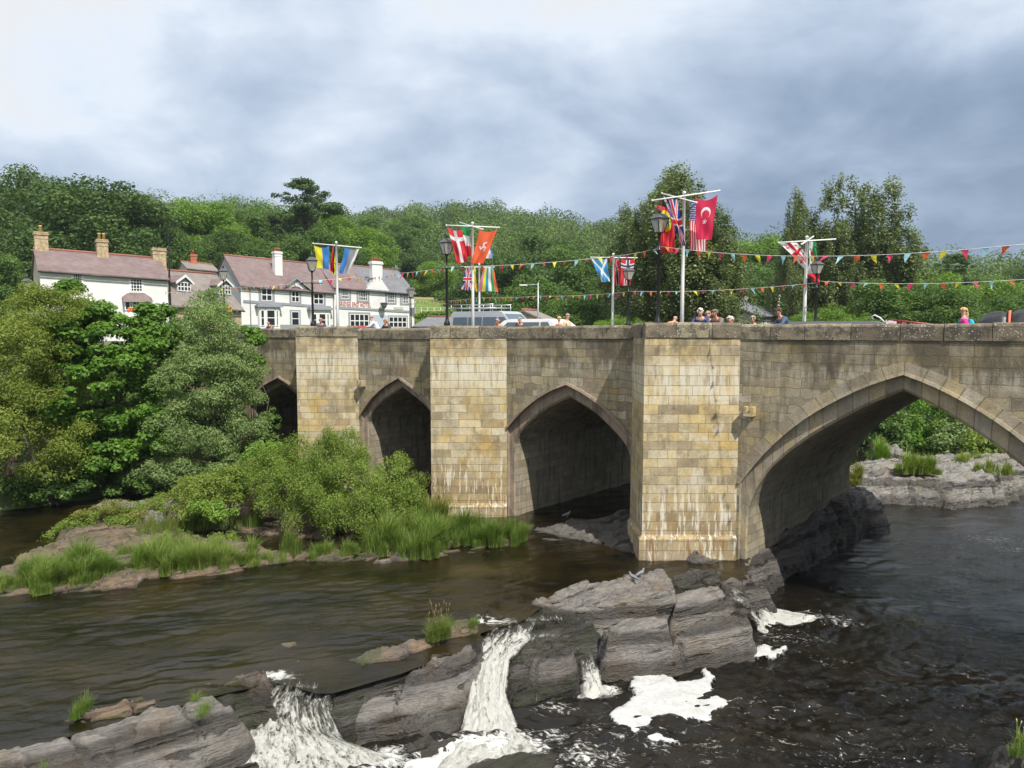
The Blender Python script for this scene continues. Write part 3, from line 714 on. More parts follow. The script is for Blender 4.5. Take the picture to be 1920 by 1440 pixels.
# ================================================================== rocks
SA = R(30)
def rock(label, pts, zbot, mat, g=.06, slope=3.0, rough=.05, group=None, name='river_rock', seed=0, strata=.05, cat='rock', uneven=.06):
    W = np.array([pz(*p) for p in pts]); poly = W[:, :2]
    A = np.c_[W[:, :2], np.ones(len(W))]; co, *_ = np.linalg.lstsq(A, W[:, 2], rcond=None); res = W[:, 2]-A@co
    m = (W[:, 2].max()-zbot)/slope+.3
    lo = poly.min(0)-m; hi = poly.max(0)+m
    gx = np.arange(lo[0], hi[0], g); gy = np.arange(lo[1], hi[1], g); X, Y = np.meshgrid(gx, gy, indexing='ij'); x, y = X.ravel(), Y.ravel()
    q0 = np.stack([x, y, x*0+seed*3.7], 1)
    # ragged outline
    wx = x+fbm(q0*2.2, 3)*uneven*2; wy = y+fbm(q0*2.2+9, 3)*uneven*2
    ins = inside(wx, wy, poly); d = np.abs(sd_polyline(wx, wy, poly, True)); d = np.where(ins, -d, d)
    top = co[0]*x+co[1]*y+co[2]; w = 0; r = 0
    for (px, py), rr in zip(poly, res):
        k = 1/(((x-px)**2+(y-py)**2)+.05); w = w+k; r = r+k*rr
    top = top+r/w
    al = x*math.cos(SA)+y*math.sin(SA); ac = -x*math.sin(SA)+y*math.cos(SA)
    qs = np.stack([al*.5, ac*2.2, x*0+seed], 1)
    c = ac*2.6+fbm(qs, 3)*1.3; saw = c-np.floor(c)
    top = top+strata*1.7*(sstep(.0, .22, saw)-saw-.3)+fbm(qs*2.2, 4)*rough+fbm(q0*7, 3)*rough*.45
    bl = vn(np.stack([al*1.1+seed, ac*.6, x*0], 1)); top = top+strata*1.1*(sstep(-.04, .04, bl)-.5)+strata*.8*(sstep(-.03, .03, vn(np.stack([al*2.3, ac*2.9, x*0+seed*2], 1)))-.5)
    crk = np.abs(vn(np.stack([al*.9, ac*1.3, x*0+seed+5], 1))); top = top-.07*np.exp(-(crk/.035)**2)*(strata > .02)
    jx = al*.62+fbm(np.stack([ac*.9, al*.3, x*0+seed], 1), 3)*.55+seed*.37; fr = np.abs(jx-np.round(jx)); top = top-.11*np.exp(-(fr/.022)**2)*(strata > .04)+(vn(np.stack([np.round(jx)*7.3, np.floor(c)*3.1, x*0+seed], 1))*.07)*(strata > .04)
    rnd = .07
    z = top-np.where(d > 0, d*slope, 0)-np.exp(np.clip(d, -1, 0)/rnd)*.05
    z = np.where(d > 0, z+fbm(np.stack([al*1.5, ac*3, z*7], 1), 3)*rough*1.6, z)
    f = grid_faces(len(gx), len(gy)); V = np.stack([x, y, np.maximum(z, zbot)], 1)
    # undercut the steep sides a little, layer by layer
    lay = (vn(np.stack([z*6+seed, al*.4, x*0], 1)))*.05*(d > 0)
    V[:, 0] += lay*math.sin(SA); V[:, 1] -= lay*math.cos(SA)
    keep = (z[f].max(1) > zbot+.001)
    V, f, u = keep_faces(V, f, keep)
    o = np_mesh(name, V, f, mat, smooth=True)
    # the object's origin at its foot
    c = V.mean(0); c[2] = V[:, 2].min(); o.data.transform(Matrix.Translation(-Vector(c))); o.location = c
    return tag(o, label, cat, group)
rock('big grey-brown tilted rock slab filling the near left corner of the river ledge', [(-120, 1432, .15), (0, 1398, .18), (180, 1358, .18), (330, 1316, .22), (400, 1298, .3), (432, 1300, .3), (440, 1320, .15), (425, 1365, -.25), (395, 1425, -.6), (345, 1500, -.9), (200, 1620, -.8), (-150, 1620, -.2)], -1.3, M_ROCK, .045, 2.2, .05, seed=1)
rock('slim orange-brown rock ledge in the pool above the near left slab', [(75, 1353, .02), (118, 1341, .08), (200, 1319, .15), (285, 1301, .2), (288, 1316, .1), (240, 1333, .08), (150, 1350, .04)], -.3, M_ROCKO, .035, 3, .03, seed=2)
rock('small dark wet rock sliver beside the slim orange ledge', [(240, 1330, .02), (285, 1318, .04), (318, 1307, .04), (318, 1313, .0), (280, 1327, .0)], -.3, M_ROCKW, .035, 3, .02, seed=3)
rock('narrow mossy orange rock ledge at the lip of the left waterfall', [(372, 1282, .02), (410, 1271, .1), (455, 1260, .16), (492, 1256, .18), (506, 1272, .1), (500, 1290, .0), (450, 1282, .0), (410, 1284, 0)], -.5, M_ROCKO, .035, 3, .03, seed=4)
rock('dark mossy rock step on the left side of the left waterfall', [(432, 1300, .05), (500, 1288, .02), (508, 1310, -.1), (470, 1345, -.45), (440, 1395, -.8), (400, 1440, -.95), (425, 1360, -.4)], -1.3, M_ROCKW, .04, 2.5, .06, seed=5)
rock('small orange stone alone in the pool above the left waterfall', [(516, 1208, .03), (528, 1203, .07), (550, 1202, .07), (556, 1209, .03), (538, 1215, .02)], -.2, M_ROCKO, .02, 2, .02, seed=6, strata=.01)
rock('long thin orange-brown rock ledge with grass growing along the waterfall lip', [(647, 1237, .05), (687, 1221, .12), (729, 1209, .2), (793, 1188, .26), (838, 1164, .3), (878, 1157, .3), (898, 1166, .24), (897, 1180, .12), (845, 1194, .08), (802, 1212, .06), (740, 1236, .04), (687, 1246, .02)], -.5, M_ROCKO, .04, 3.5, .04, seed=7)
rock('large brown slanting rock face between the two big waterfalls', [(627, 1290, .08), (700, 1268, .12), (800, 1236, .16), (886, 1208, .18), (884, 1245, -.2), (872, 1290, -.5), (862, 1350, -.85), (840, 1378, -.95), (720, 1380, -.95), (650, 1368, -.85), (618, 1335, -.4)], -1.4, M_ROCK, .04, 2.5, .06, seed=8, strata=.09)
rock('lower dark rock step under the brown slanting rock face', [(660, 1392, -.85), (760, 1385, -.8), (850, 1378, -.8), (838, 1416, -.95), (780, 1426, -1.0), (700, 1412, -.98)], -1.4, M_ROCKD, .04, 2, .06, seed=9)
rock('dark wet boulder in the middle of the left waterfall', [(545, 1372, -.72), (575, 1366, -.66), (603, 1378, -.7), (606, 1404, -.9), (572, 1418, -.95), (543, 1404, -.9)], -1.5, M_ROCKW, .035, 2, .05, seed=10, strata=.02)
rock('dark mossy boulder at the very bottom by the left waterfall', [(655, 1436, -.85), (690, 1424, -.75), (722, 1432, -.8), (735, 1470, -1.0), (640, 1480, -1.0)], -1.5, M_ROCKW, .035, 2, .05, seed=11, strata=.02)
rock('dark rock on the left edge of the foam at the foot of the left fall', [(440, 1440, -.9), (470, 1428, -.9), (520, 1440, -.92), (540, 1480, -1.0), (440, 1500, -1.0)], -1.5, M_ROCKW, .04, 2, .06, seed=12)
rock('mossy brown boulder half sunk in the rapids at the bottom edge', [(830, 1446, -.9), (905, 1420, -.8), (985, 1404, -.74), (1045, 1412, -.85), (1040, 1450, -.95), (930, 1500, -1.1)], -1.5, M_ROCKW, .04, 1.6, .06, seed=13, strata=.02)
rock('dark layered wet rock right of the tall waterfall', [(948, 1236, -.3), (1000, 1220, -.22), (1070, 1203, -.12), (1076, 1250, -.5), (1078, 1296, -.9), (1020, 1312, -.9), (965, 1330, -.92), (955, 1290, -.7)], -1.4, M_ROCKW, .04, 2.5, .07, seed=14, strata=.1)
rock('purple-grey rock block above the dark layered rock by the tall fall', [(1006, 1222, -.02), (1040, 1210, .0), (1070, 1204, .02), (1072, 1226, -.22), (1040, 1250, -.35), (1010, 1262, -.45)], -.9, M_ROCKD, .04, 3, .04, seed=15)
rock('wet mossy rock shelf under the upper steps of the tall waterfall', [(905, 1172, -.14), (950, 1156, -.1), (1000, 1139, -.06), (1090, 1158, -.04), (1125, 1180, -.06), (1075, 1203, -.3), (1000, 1221, -.38), (920, 1238, -.5), (900, 1205, -.3)], -1.1, M_ROCKW, .045, 2.5, .06, seed=16, strata=.09)
rock('broad grey-brown rock slab just below the foot of the near pier', [(996, 1130, .05), (1082, 1094, .2), (1179, 1072, .3), (1223, 1067, .32), (1246, 1074, .32), (1262, 1092, .3), (1266, 1118, .22), (1240, 1122, .2), (1160, 1132, .15), (1085, 1142, .1), (1040, 1140, .05)], -.7, M_ROCK, .045, 4, .05, seed=17, strata=.07)
rock('smooth blocky rock in front of the broad slab, left block', [(1129, 1181, .02), (1164, 1160, .12), (1205, 1157, .14), (1250, 1156, .16), (1256, 1178, .08), (1200, 1186, .02), (1140, 1196, -.05)], -1.0, M_ROCK, .04, 5, .03, seed=18, strata=.03)
rock('low rock ledge at the waterline under the left smooth block', [(1130, 1238, -.6), (1164, 1222, -.45), (1215, 1214, -.35), (1268, 1206, -.3), (1276, 1222, -.5), (1215, 1240, -.6), (1140, 1252, -.7)], -1.4, M_ROCK, .04, 3.5, .05, seed=19, strata=.07)
rock('upper right squared rock block under the near pier', [(1266, 1110, .2), (1305, 1101, .24), (1349, 1096, .24), (1362, 1110, .16), (1360, 1122, .05), (1310, 1134, .02), (1269, 1142, .02)], -.9, M_ROCK, .04, 4, .04, seed=20, strata=.03)
rock('lower right squared rock block beside the small side fall', [(1269, 1180, -.12), (1339, 1155, .0), (1392, 1148, .02), (1408, 1160, -.1), (1404, 1176, -.25), (1350, 1190, -.28), (1285, 1204, -.32)], -1.4, M_ROCK, .04, 4, .04, seed=21, strata=.04)
rock('wet grey rock sheet with thin water sliding past the pier foot', [(1262, 1078, .06), (1310, 1066, .12), (1350, 1068, .12), (1350, 1092, .02), (1310, 1100, -.02), (1272, 1104, -.02)], -.9, M_ROCKW, .04, 3, .04, seed=22, strata=.07)
rock('small grey rock wedged under the broken pier footing', [(1350, 1090, .05), (1375, 1080, .1), (1392, 1088, .08), (1390, 1108, -.1), (1360, 1112, -.1)], -1.2, M_ROCKD, .04, 3, .05, seed=23)
rock('angular grey rock right of the pier foot beside the side fall', [(1394, 1098, -.1), (1412, 1088, .0), (1434, 1088, .0), (1446, 1110, -.3), (1420, 1124, -.45), (1400, 1118, -.4)], -1.4, M_ROCKD, .04, 3, .05, seed=24)
rock('dark wet lip of bedrock under the pool edge by the left waterfall', [(395, 1296, -.02), (440, 1280, -.02), (520, 1258, -.06), (600, 1266, -.06), (700, 1256, -.03), (800, 1228, -.03), (900, 1180, -.05), (905, 1215, -.12), (800, 1256, -.12), (700, 1283, -.12), (640, 1310, -.15), (600, 1318, -.2), (520, 1300, -.25), (470, 1305, -.15), (420, 1318, -.1)], -1.4, M_ROCKW, .05, 3, .04, seed=58, strata=.05)
# rock skirt the near vault stands on
def skirt():
    b = A1[1][0]; sj = b[0]; a0 = P(sj, .24, 0)[:2]; nl = np.array([BW[1], -BW[0]])    # towards the water
    pts = []
    prof = [(-.2, -1.0), (-.1, .5), (2.0, .8), (4.0, .95), (6.5, 1.1), (8.8, 1.2), (10.6, 1.0), (11.8, .5)]
    inner = [a0+BW[:2]*k-nl*1.2 for k in (-1.3, 3, 7, 10.6)]
    outer = [a0+BW[:2]*k+nl*w for k, w in ((-1.5, .0), (-.7, .3), (1.5, .25), (3.5, .25), (6, .3), (7.6, .35), (8.8, .4), (9.8, .4), (10.8, .2))]
    poly = [(*p, .35) for p in inner]+[(*p, z) for p, z in zip(outer[::-1], (.1, .5, .55, .5, .35, .2, .0, -.3, -.5))]
    # same builder, already in world space
    global pz
    keep = pz; pz = lambda x, y, z: np.array([x, y, z])
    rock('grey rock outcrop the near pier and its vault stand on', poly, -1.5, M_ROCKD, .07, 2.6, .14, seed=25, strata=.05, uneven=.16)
    c = a0+BW[:2]*10.4+nl*.35
    rock('sunlit pale rock knob at the far end of the near vault', [(c[0]-.9, c[1]-.4, .1), (c[0]+.1, c[1]-.8, .0), (c[0]+.6, c[1]-.1, .1), (c[0]+.4, c[1]+.8, .4), (c[0]-.7, c[1]+.9, .6)], -1.5, M_ROCKL, .06, 1.8, .12, seed=26, uneven=.12)
    pz = keep
skirt()
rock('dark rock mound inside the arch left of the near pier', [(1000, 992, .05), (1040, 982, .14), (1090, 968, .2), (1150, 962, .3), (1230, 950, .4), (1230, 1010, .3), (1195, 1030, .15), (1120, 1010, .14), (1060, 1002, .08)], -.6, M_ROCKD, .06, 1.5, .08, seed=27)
rock('thin flat stone breaking the surface in front of the dark mound', [(1012, 1009, .01), (1040, 1007, .05), (1056, 1011, .03), (1035, 1014, .01)], -.3, M_ROCKD, .03, 2, .02, seed=28, strata=.01)
# islands and shelves in the pool
rock('long low grassy rock ledge lying across the pool on the left', [(-60, 1090, .08), (60, 1035, .2), (120, 1000, .22), (190, 978, .25), (290, 985, .2), (360, 1000, .16), (460, 1018, .12), (500, 1034, .08), (600, 1032, .1), (670, 1026, .12), (700, 985, .2), (800, 972, .2), (930, 985, .15), (972, 1015, .06), (900, 1030, .05), (770, 1046, .10), (640, 1044, .12), (560, 1045, .1), (480, 1056, .1), (420, 1072, .08), (330, 1078, .1), (262, 1075, .15), (240, 1092, .15), (160, 1104, .1), (90, 1108, .08), (0, 1116, .06), (-60, 1124, .05)], -.4, M_ROCKO, .07, 1.5, .06, seed=29, strata=.08, uneven=.12)
rock('low rock shelf under the big willow bush on the island', [(320, 975, .1), (345, 955, .2), (420, 942, .25), (560, 940, .25), (700, 945, .25), (800, 960, .2), (815, 980, .15), (740, 1000, .1), (620, 1008, .08), (500, 1000, .08), (400, 990, .08)], -.4, M_ROCKO, .07, 1.8, .06, seed=59, strata=.08, uneven=.12)
rock('grey rock nose at the waterline between the two near grass clumps', [(205, 1092, .06), (235, 1078, .2), (262, 1074, .2), (268, 1080, .1), (240, 1096, .03), (200, 1106, .03)], -.3, M_ROCK, .035, 2, .04, seed=30)
rock('flat grey rock at the waterline left of the tall bright grass', [(700, 1052, .02), (716, 1045, .12), (750, 1044, .12), (764, 1050, .06), (735, 1058, .02)], -.3, M_ROCK, .035, 2, .03, seed=31)
rock('pale flat rock shelf on the bank under the left trees', [(175, 944, .15), (190, 938, .28), (240, 935, .3), (330, 934, .3), (345, 938, .3), (330, 944, .2), (250, 946, .15)], -.4, M_ROCKL, .06, 3, .04, seed=32)
rock('squared pale stone block standing behind the island reeds', [(273, 962, .3), (280, 955, .5), (302, 955, .5), (305, 962, .35)], -.3, M_ROCKL, .04, 4, .03, seed=33, strata=.02)
rock('small rounded grey stone near the left edge of the pool', [(17, 1130, .02), (24, 1124, .1), (33, 1124, .1), (40, 1129, .03), (28, 1134, .0)], -.2, M_ROCK, .02, 2, .02, seed=34, strata=.01)
for i, (px, py, w, lb) in enumerate(((658, 1083, 13, 'small flat stone in the pool right of the bush'), (688, 1086, 7, 'tiny flat stone beside the small flat stone in mid pool'), (714, 1165, 7, 'small pointed stone in the pool left of the tall grass tuft'),
                                 (640, 1030, 10, 'little grey stone behind the rock ledge under the willow bush'), (885, 1035, 10, 'thin pale stone off the tip of the grassy island'), (940, 1031, 9, 'thin pale stone below the last grass clump'), (915, 1034, 8, 'low wet stone between two thin pale stones off the island'), (1012, 998, 12, 'low brown stone just off the dark mound'), (1058, 1014, 6, 'tiny pale stone at the arch mouth'))):
    rock(lb, [(px-w, py, .01), (px-w*.4, py-3, .05), (px+w*.5, py-3, .05), (px+w, py, .01), (px, py+2, .0)], -.2, M_ROCKD, .02, 2, .015, seed=40+i, strata=.01, uneven=.02)
rock('dark brown rock corner at the lower right edge of the picture', [(1912, 1415, .05), (1945, 1350, .3), (2050, 1310, .6), (2150, 1500, .5), (1930, 1520, .1)], -1.4, M_ROCKD, .05, 1.3, .08, seed=50)
# far rock bank seen through the big arch
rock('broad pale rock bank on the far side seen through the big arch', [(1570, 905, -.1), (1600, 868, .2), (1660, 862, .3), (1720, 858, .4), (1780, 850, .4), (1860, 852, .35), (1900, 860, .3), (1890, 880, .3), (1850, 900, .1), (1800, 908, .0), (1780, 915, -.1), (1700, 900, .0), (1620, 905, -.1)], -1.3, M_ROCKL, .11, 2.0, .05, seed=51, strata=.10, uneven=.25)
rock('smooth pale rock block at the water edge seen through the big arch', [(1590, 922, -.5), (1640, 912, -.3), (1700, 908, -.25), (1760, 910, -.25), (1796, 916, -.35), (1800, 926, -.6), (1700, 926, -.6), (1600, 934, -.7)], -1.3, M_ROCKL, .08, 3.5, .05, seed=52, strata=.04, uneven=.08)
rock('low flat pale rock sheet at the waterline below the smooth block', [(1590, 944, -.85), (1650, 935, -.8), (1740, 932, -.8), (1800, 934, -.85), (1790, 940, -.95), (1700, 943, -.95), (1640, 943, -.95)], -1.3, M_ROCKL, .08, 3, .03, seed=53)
rock('thin pale rock strip in the water at the right edge through the arch', [(1815, 932, -.9), (1860, 925, -.8), (1940, 915, -.75), (1990, 915, -.8), (1930, 924, -.9), (1870, 932, -.95)], -1.3, M_ROCKL, .08, 3, .04, seed=54)
rock('dark grey boulder beside the pale bank near the right edge', [(1830, 910, -.4), (1850, 903, -.1), (1862, 908, -.1), (1856, 916, -.5)], -1.2, M_ROCKD, .06, 3, .05, seed=55)
rock('jumbled pale rocks across the small back pool through the arch', [(1640, 838, .2), (1680, 835, .35), (1700, 845, .3), (1725, 848, .3), (1722, 854, .1), (1690, 853, .05), (1650, 845, .1)], -.9, M_ROCKL, .12, 2, .12, seed=56, strata=.15, uneven=.3)
rock('pale boulder far right behind the bank grass', [(1868, 868, .3), (1880, 860, .6), (1908, 860, .6), (1930, 866, .4), (1900, 874, .2)], -1.2, M_ROCKL, .09, 3, .06, seed=57)

# ================================================================== falls and foam
def fall_mat(name, th, tint=(.72, .72, .67), sc=(5, .8, 1)):
    t = NT(name); uv = t.coord('UV', sc); a = t.noise(uv, 2.2, 10, .74, 1.1); b = t.noise(t.coord('Position'), 11, 8, .78, 1.0)
    v = t.m('ADD', t.m('MULTIPLY', a, .62), t.m('MULTIPLY', b, .38)); fo = t.attr('foam')
    ms = t.m('MULTIPLY', t.m('SUBTRACT', v, t.m('SUBTRACT', th, t.m('MULTIPLY', fo, .45))), 7, clamp=True)
    col = t.mix(ms, (.03, .027, .018), tint)
    al = t.m('ADD', ms, t.m('MULTIPLY', fo, .22), clamp=True)
    t.set(Base_Color=col, Roughness=t.m('MULTIPLY_ADD', ms, .5, .1), Normal=t.bump(v, .9, .12), Alpha=al)
    return t.mat
M_FALL = fall_mat('falling_water', .75, (.53, .53, .49), (3.2, 1.1, 1))
M_THIN = fall_mat('thin_falling_water', .76, (.58, .58, .56), (3.2, 1.1, 1))
def fall(label, rows, mat, foam, amp=.06, nu=46, nv=90, seed=0):
    """rows: list of rows from crest to foot; each row a list of (px,py,z)"""
    Wr = []
    for row in rows:
        q = np.array([pz(*p) for p in row]); l = np.r_[0, np.cumsum(np.linalg.norm(np.diff(q, axis=0), axis=1))]; t = np.linspace(0, l[-1], nu)
        Wr.append(np.stack([np.interp(t, l, q[:, k]) for k in range(3)], 1))
    Wr = np.array(Wr); l = np.r_[0, np.cumsum(np.linalg.norm(np.diff(Wr, axis=0), axis=2).mean(1))]; tt = np.linspace(0, l[-1], nv)
    V = np.stack([[np.interp(tt, l, Wr[:, j, k]) for k in range(3)] for j in range(nu)], 0)   # nu,3,nv
    V = np.transpose(V, (0, 2, 1))
    # smooth along the fall
    for _ in range(6): V[:, 1:-1] = (V[:, :-2]+2*V[:, 1:-1]+V[:, 2:])/4
    uu = np.linspace(0, 1, nu)[:, None]*np.ones(nv); v2 = tt[None, :]*np.ones((nu, 1)); wd = np.linalg.norm(V[-1]-V[0], axis=1).mean()
    x = V.reshape(-1, 3); q = np.stack([uu.ravel()*wd*2.4, v2.ravel()*.9, uu.ravel()*0+seed], 1)
    edge = np.minimum(uu, 1-uu).ravel()*nu/5; edge = np.clip(edge, 0, 1); beg = np.clip(np.arange(nv)/8, 0, 1)[None, :]*np.ones((nu, 1))
    dsp = (fbm(q*1.6, 4, .6)*amp*1.6+np.abs(fbm(q*4+3, 3))*amp)*beg.ravel()
    x[:, 1] -= dsp*.7; x[:, 2] += dsp*.9-(1-edge)*.05
    fo = np.interp(np.linspace(0, 1, nv), *foam)[None, :]*np.ones((nu, 1)); fo = fo.ravel()-(1-edge)*.25
    o = np_mesh('waterfall', x, grid_faces(nu, nv)[:, ::-1], mat, uv=np.stack([uu.ravel()*wd, v2.ravel()], 1), attr={'foam': fo}, smooth=True)
    tag(o, label, 'waterfall'); return o
FALLS = []
fall('wide foaming waterfall at the lower left of the ledge', [[(500, 1262, .02), (555, 1246, .02), (640, 1262, .03)], [(500, 1278, -.02), (545, 1274, -.02), (632, 1298, .0)], [(482, 1310, -.28), (540, 1308, -.22), (622, 1334, -.3)], [(462, 1350, -.55), (530, 1345, -.5), (650, 1392, -.78)], [(435, 1390, -.8), (530, 1385, -.75), (730, 1416, -.93)], [(405, 1435, -.93), (530, 1430, -.93), (790, 1434, -.96)], [(380, 1490, -.98), (530, 1490, -.98), (820, 1480, -1.0)]], M_FALL, ([0, .1, .25, .5, .8, 1], [.1, .35, .66, .8, .85, .8]), .08, 90, 110, 1)
fall('tall white waterfall pouring between the slanting rock and the layered rock', [[(903, 1168, .0), (940, 1150, .02), (985, 1138, .03)], [(900, 1190, -.08), (940, 1178, -.06), (1010, 1162, -.02)], [(892, 1222, -.25), (935, 1210, -.22), (990, 1200, -.15)], [(886, 1250, -.42), (915, 1246, -.4), (955, 1240, -.35)], [(878, 1300, -.68), (905, 1300, -.66), (950, 1300, -.66)], [(868, 1350, -.86), (900, 1352, -.85), (965, 1345, -.88)], [(850, 1395, -.93), (900, 1400, -.93), (985, 1378, -.96)], [(815, 1440, -.97), (900, 1446, -.97), (1010, 1405, -1.0)]], M_FALL, ([0, .12, .25, .4, .8, 1], [.15, .5, .8, .9, .95, .85]), .07, 80, 130, 2)
fall('thin stepped side cascade above the tall waterfall', [[(900, 1166, .02), (985, 1134, .04), (1050, 1134, .06), (1095, 1142, .06)], [(900, 1176, .0), (985, 1150, .02), (1050, 1150, .02), (1100, 1158, .02)], [(900, 1184, -.12), (985, 1160, -.08), (1045, 1158, -.07), (1105, 1166, -.06)], [(905, 1200, -.14), (985, 1182, -.1), (1040, 1176, -.08), (1105, 1180, -.08)], [(910, 1212, -.3), (985, 1192, -.22), (1030, 1186, -.18), (1085, 1190, -.16)], [(920, 1232, -.34), (990, 1214, -.3), (1030, 1206, -.24), (1070, 1204, -.2)]], M_THIN, ([0, .15, .35, .5, .62, .8, 1], [.2, .25, .62, .25, .32, .62, .4]), .05, 60, 60, 3)
fall('narrow splashing waterfall beside the left smooth block', [[(1075, 1198, -.02), (1095, 1192, -.02), (1112, 1190, .0)], [(1078, 1220, -.3), (1096, 1218, -.3), (1115, 1212, -.28)], [(1088, 1255, -.6), (1104, 1255, -.6), (1122, 1248, -.6)], [(1092, 1285, -.85), (1112, 1288, -.85), (1132, 1280, -.85)], [(1085, 1305, -.98), (1112, 1310, -.98), (1150, 1298, -.98)]], M_FALL, ([0, .3, .6, 1], [.35, .55, .8, .9]), .05, 30, 60, 4)
fall('small white side fall spilling right of the squared rock blocks', [[(1352, 1098, .0), (1368, 1100, .0), (1388, 1106, -.02)], [(1360, 1112, -.1), (1380, 1112, -.1), (1405, 1118, -.1)], [(1384, 1132, -.35), (1405, 1126, -.3), (1430, 1128, -.35)], [(1412, 1160, -.75), (1425, 1145, -.7), (1440, 1132, -.7)], [(1425, 1186, -.95), (1450, 1170, -.93), (1455, 1138, -.95)], [(1450, 1190, -1.0), (1500, 1172, -.97), (1510, 1146, -1.0)]], M_FALL, ([0, .25, .4, .7, 1], [.6, .75, .45, .9, .95]), .05, 40, 60, 5)
fall('thin sheet of water slipping over the rocks at the pier foot', [[(1258, 1070, .12), (1300, 1060, .14), (1346, 1064, .16)], [(1268, 1085, .08), (1305, 1078, .12), (1350, 1078, .13)], [(1275, 1104, .0), (1310, 1098, .04), (1350, 1092, .06)]], M_THIN, ([0, .5, 1], [.4, .45, .5]), .03, 40, 30, 6)
# foam sheets floating on the lower pool
def foam(label, pts, th=.03, seed=0):
    t = bpy.data.materials.get('river_foam')
    if t is None:
        n = NT('river_foam'); f = n.noise(n.coord('Position'), 16, 5, .7); b2 = n.noise(n.coord('Position'), 3.5, 7, .7, .6); ed = n.attr('edge'); cov = n.m('ADD', n.m('MULTIPLY', ed, 3.2), n.m('MULTIPLY_ADD', b2, 3.2, -1.75)); am = n.m('MULTIPLY', cov, 3, clamp=True)
        n.set(Base_Color=n.mix(n.ramp(b2, [(.35, 0), (.65, 1)]), (.42, .42, .40), (.58, .59, .60)), Roughness=.85, Normal=n.bump(n.m('ADD', f, n.m('MULTIPLY', b2, 2)), .6, .04), Alpha=am); t = n.mat
    poly = zpts(pts, ZL); g = .035; lo, hi = poly.min(0)-.2, poly.max(0)+.2
    gx = np.arange(lo[0], hi[0], g); gy = np.arange(lo[1], hi[1], g); X, Y = np.meshgrid(gx, gy, indexing='ij'); x, y = X.ravel(), Y.ravel()
    q = np.stack([x, y, x*0+seed], 1); wx = x+fbm(q*3, 5, .7)*.17; wy = y+fbm(q*3+7, 5, .7)*.17
    ins = inside(wx, wy, poly); d = np.abs(sd_polyline(wx, wy, poly, True)); d = np.where(ins, d, -d)
    z = ZL+.045+th*np.sqrt(np.clip(d/.12, 0, 1))+fbm(q*2, 3)*.008; z = np.where(d > 0, z, ZL-.05)
    f = grid_faces(len(gx), len(gy)); V = np.stack([x, y, z], 1); V, f, u = keep_faces(V, f, (d[f].max(1) > 0))
    o = np_mesh('foam_patch', V, f, t, smooth=True, attr={'edge': np.clip(d[u]/.35, 0, 1)}); return tag(o, label, 'foam')
foam('large white patch of thick foam floating on the dark lower pool', [(1182, 1272), (1210, 1266), (1247, 1270), (1270, 1284), (1300, 1282), (1318, 1275), (1312, 1262), (1322, 1250), (1332, 1262), (1345, 1270), (1338, 1284), (1340, 1300), (1352, 1312), (1368, 1318), (1388, 1312), (1400, 1314), (1370, 1324), (1358, 1336), (1340, 1342), (1338, 1356), (1345, 1368), (1325, 1358), (1305, 1352), (1260, 1354), (1234, 1360), (1232, 1372), (1250, 1386), (1280, 1398), (1250, 1400), (1215, 1392), (1178, 1378), (1150, 1362), (1140, 1348), (1144, 1334), (1175, 1322), (1186, 1310), (1185, 1292)], .05, 1)
foam('little ragged foam scrap below the right rock blocks', [(1412, 1222), (1432, 1210), (1452, 1216), (1448, 1224), (1470, 1214), (1478, 1222), (1455, 1236), (1420, 1238)], .03, 2)
foam('tiny foam scrap in the rapids right of the big foam patch', [(1378, 1316), (1392, 1308), (1402, 1316), (1385, 1322)], .03, 3)
# ================================================================== foliage
def leaf_mat(name, lo, mid, hi, trans=.3, rough=.55):
    t = NT(name); r = t.attr('rnd'); oi = t.n('ShaderNodeObjectInfo').outputs['Random']
    big = t.noise(t.coord('Position'), .35, 3)
    v = t.m('ADD', t.m('MULTIPLY', r, .62), t.m('ADD', t.m('MULTIPLY', oi, .16), t.m('MULTIPLY_ADD', big, .9, -.34)), clamp=True)
    col = t.ramp(v, [(.05, lo), (.5, mid), (.95, hi)])
    t.set(Base_Color=col, Roughness=rough); t.b.inputs['Specular IOR Level'].default_value = .28
    tr = t.n('ShaderNodeBsdfTranslucent'); c2 = t.mix(1, col, (1.3, 1.45, .6), 'MULTIPLY'); t.L.new(c2, tr.inputs[0])
    mx = t.n('ShaderNodeMixShader'); mx.inputs[0].default_value = trans; t.L.new(t.b.outputs[0], mx.inputs[1]); t.L.new(tr.outputs[0], mx.inputs[2]); t.L.new(mx.outputs[0], t.out.inputs[0])
    return t.mat
M_SYC = leaf_mat('sycamore_leaf', (0.070, 0.138, 0.021), (0.127, 0.246, 0.034), (0.210, 0.360, 0.057), .4)
M_WIL = leaf_mat('willow_leaf', (0.129, 0.189, 0.064), (0.207, 0.287, 0.104), (0.310, 0.390, 0.162), .36)
M_OLI = leaf_mat('olive_leaf', (0.113, 0.144, 0.024), (0.179, 0.231, 0.038), (0.285, 0.331, 0.071), .35)
M_BUSH = leaf_mat('bush_leaf', (0.108, 0.162, 0.027), (0.191, 0.264, 0.048), (0.305, 0.378, 0.097), .36)
M_YEL = leaf_mat('yellow_herb_leaf', (.12, .155, .025), (.20, .215, .045), (.30, .25, .075), .3)
M_LIM = leaf_mat('lime_herb_leaf', (.11, .16, .025), (.18, .245, .042), (.27, .31, .075), .35)
M_DARK = leaf_mat('dark_leaf', (0.040, 0.077, 0.021), (0.069, 0.125, 0.031), (0.119, 0.188, 0.048), .28)
M_MID = leaf_mat('mid_leaf', (0.064, 0.118, 0.025), (0.104, 0.182, 0.039), (0.159, 0.252, 0.057), .32)
M_LIT = leaf_mat('light_leaf', (0.095, 0.174, 0.026), (0.154, 0.258, 0.038), (0.226, 0.347, 0.059), .36)
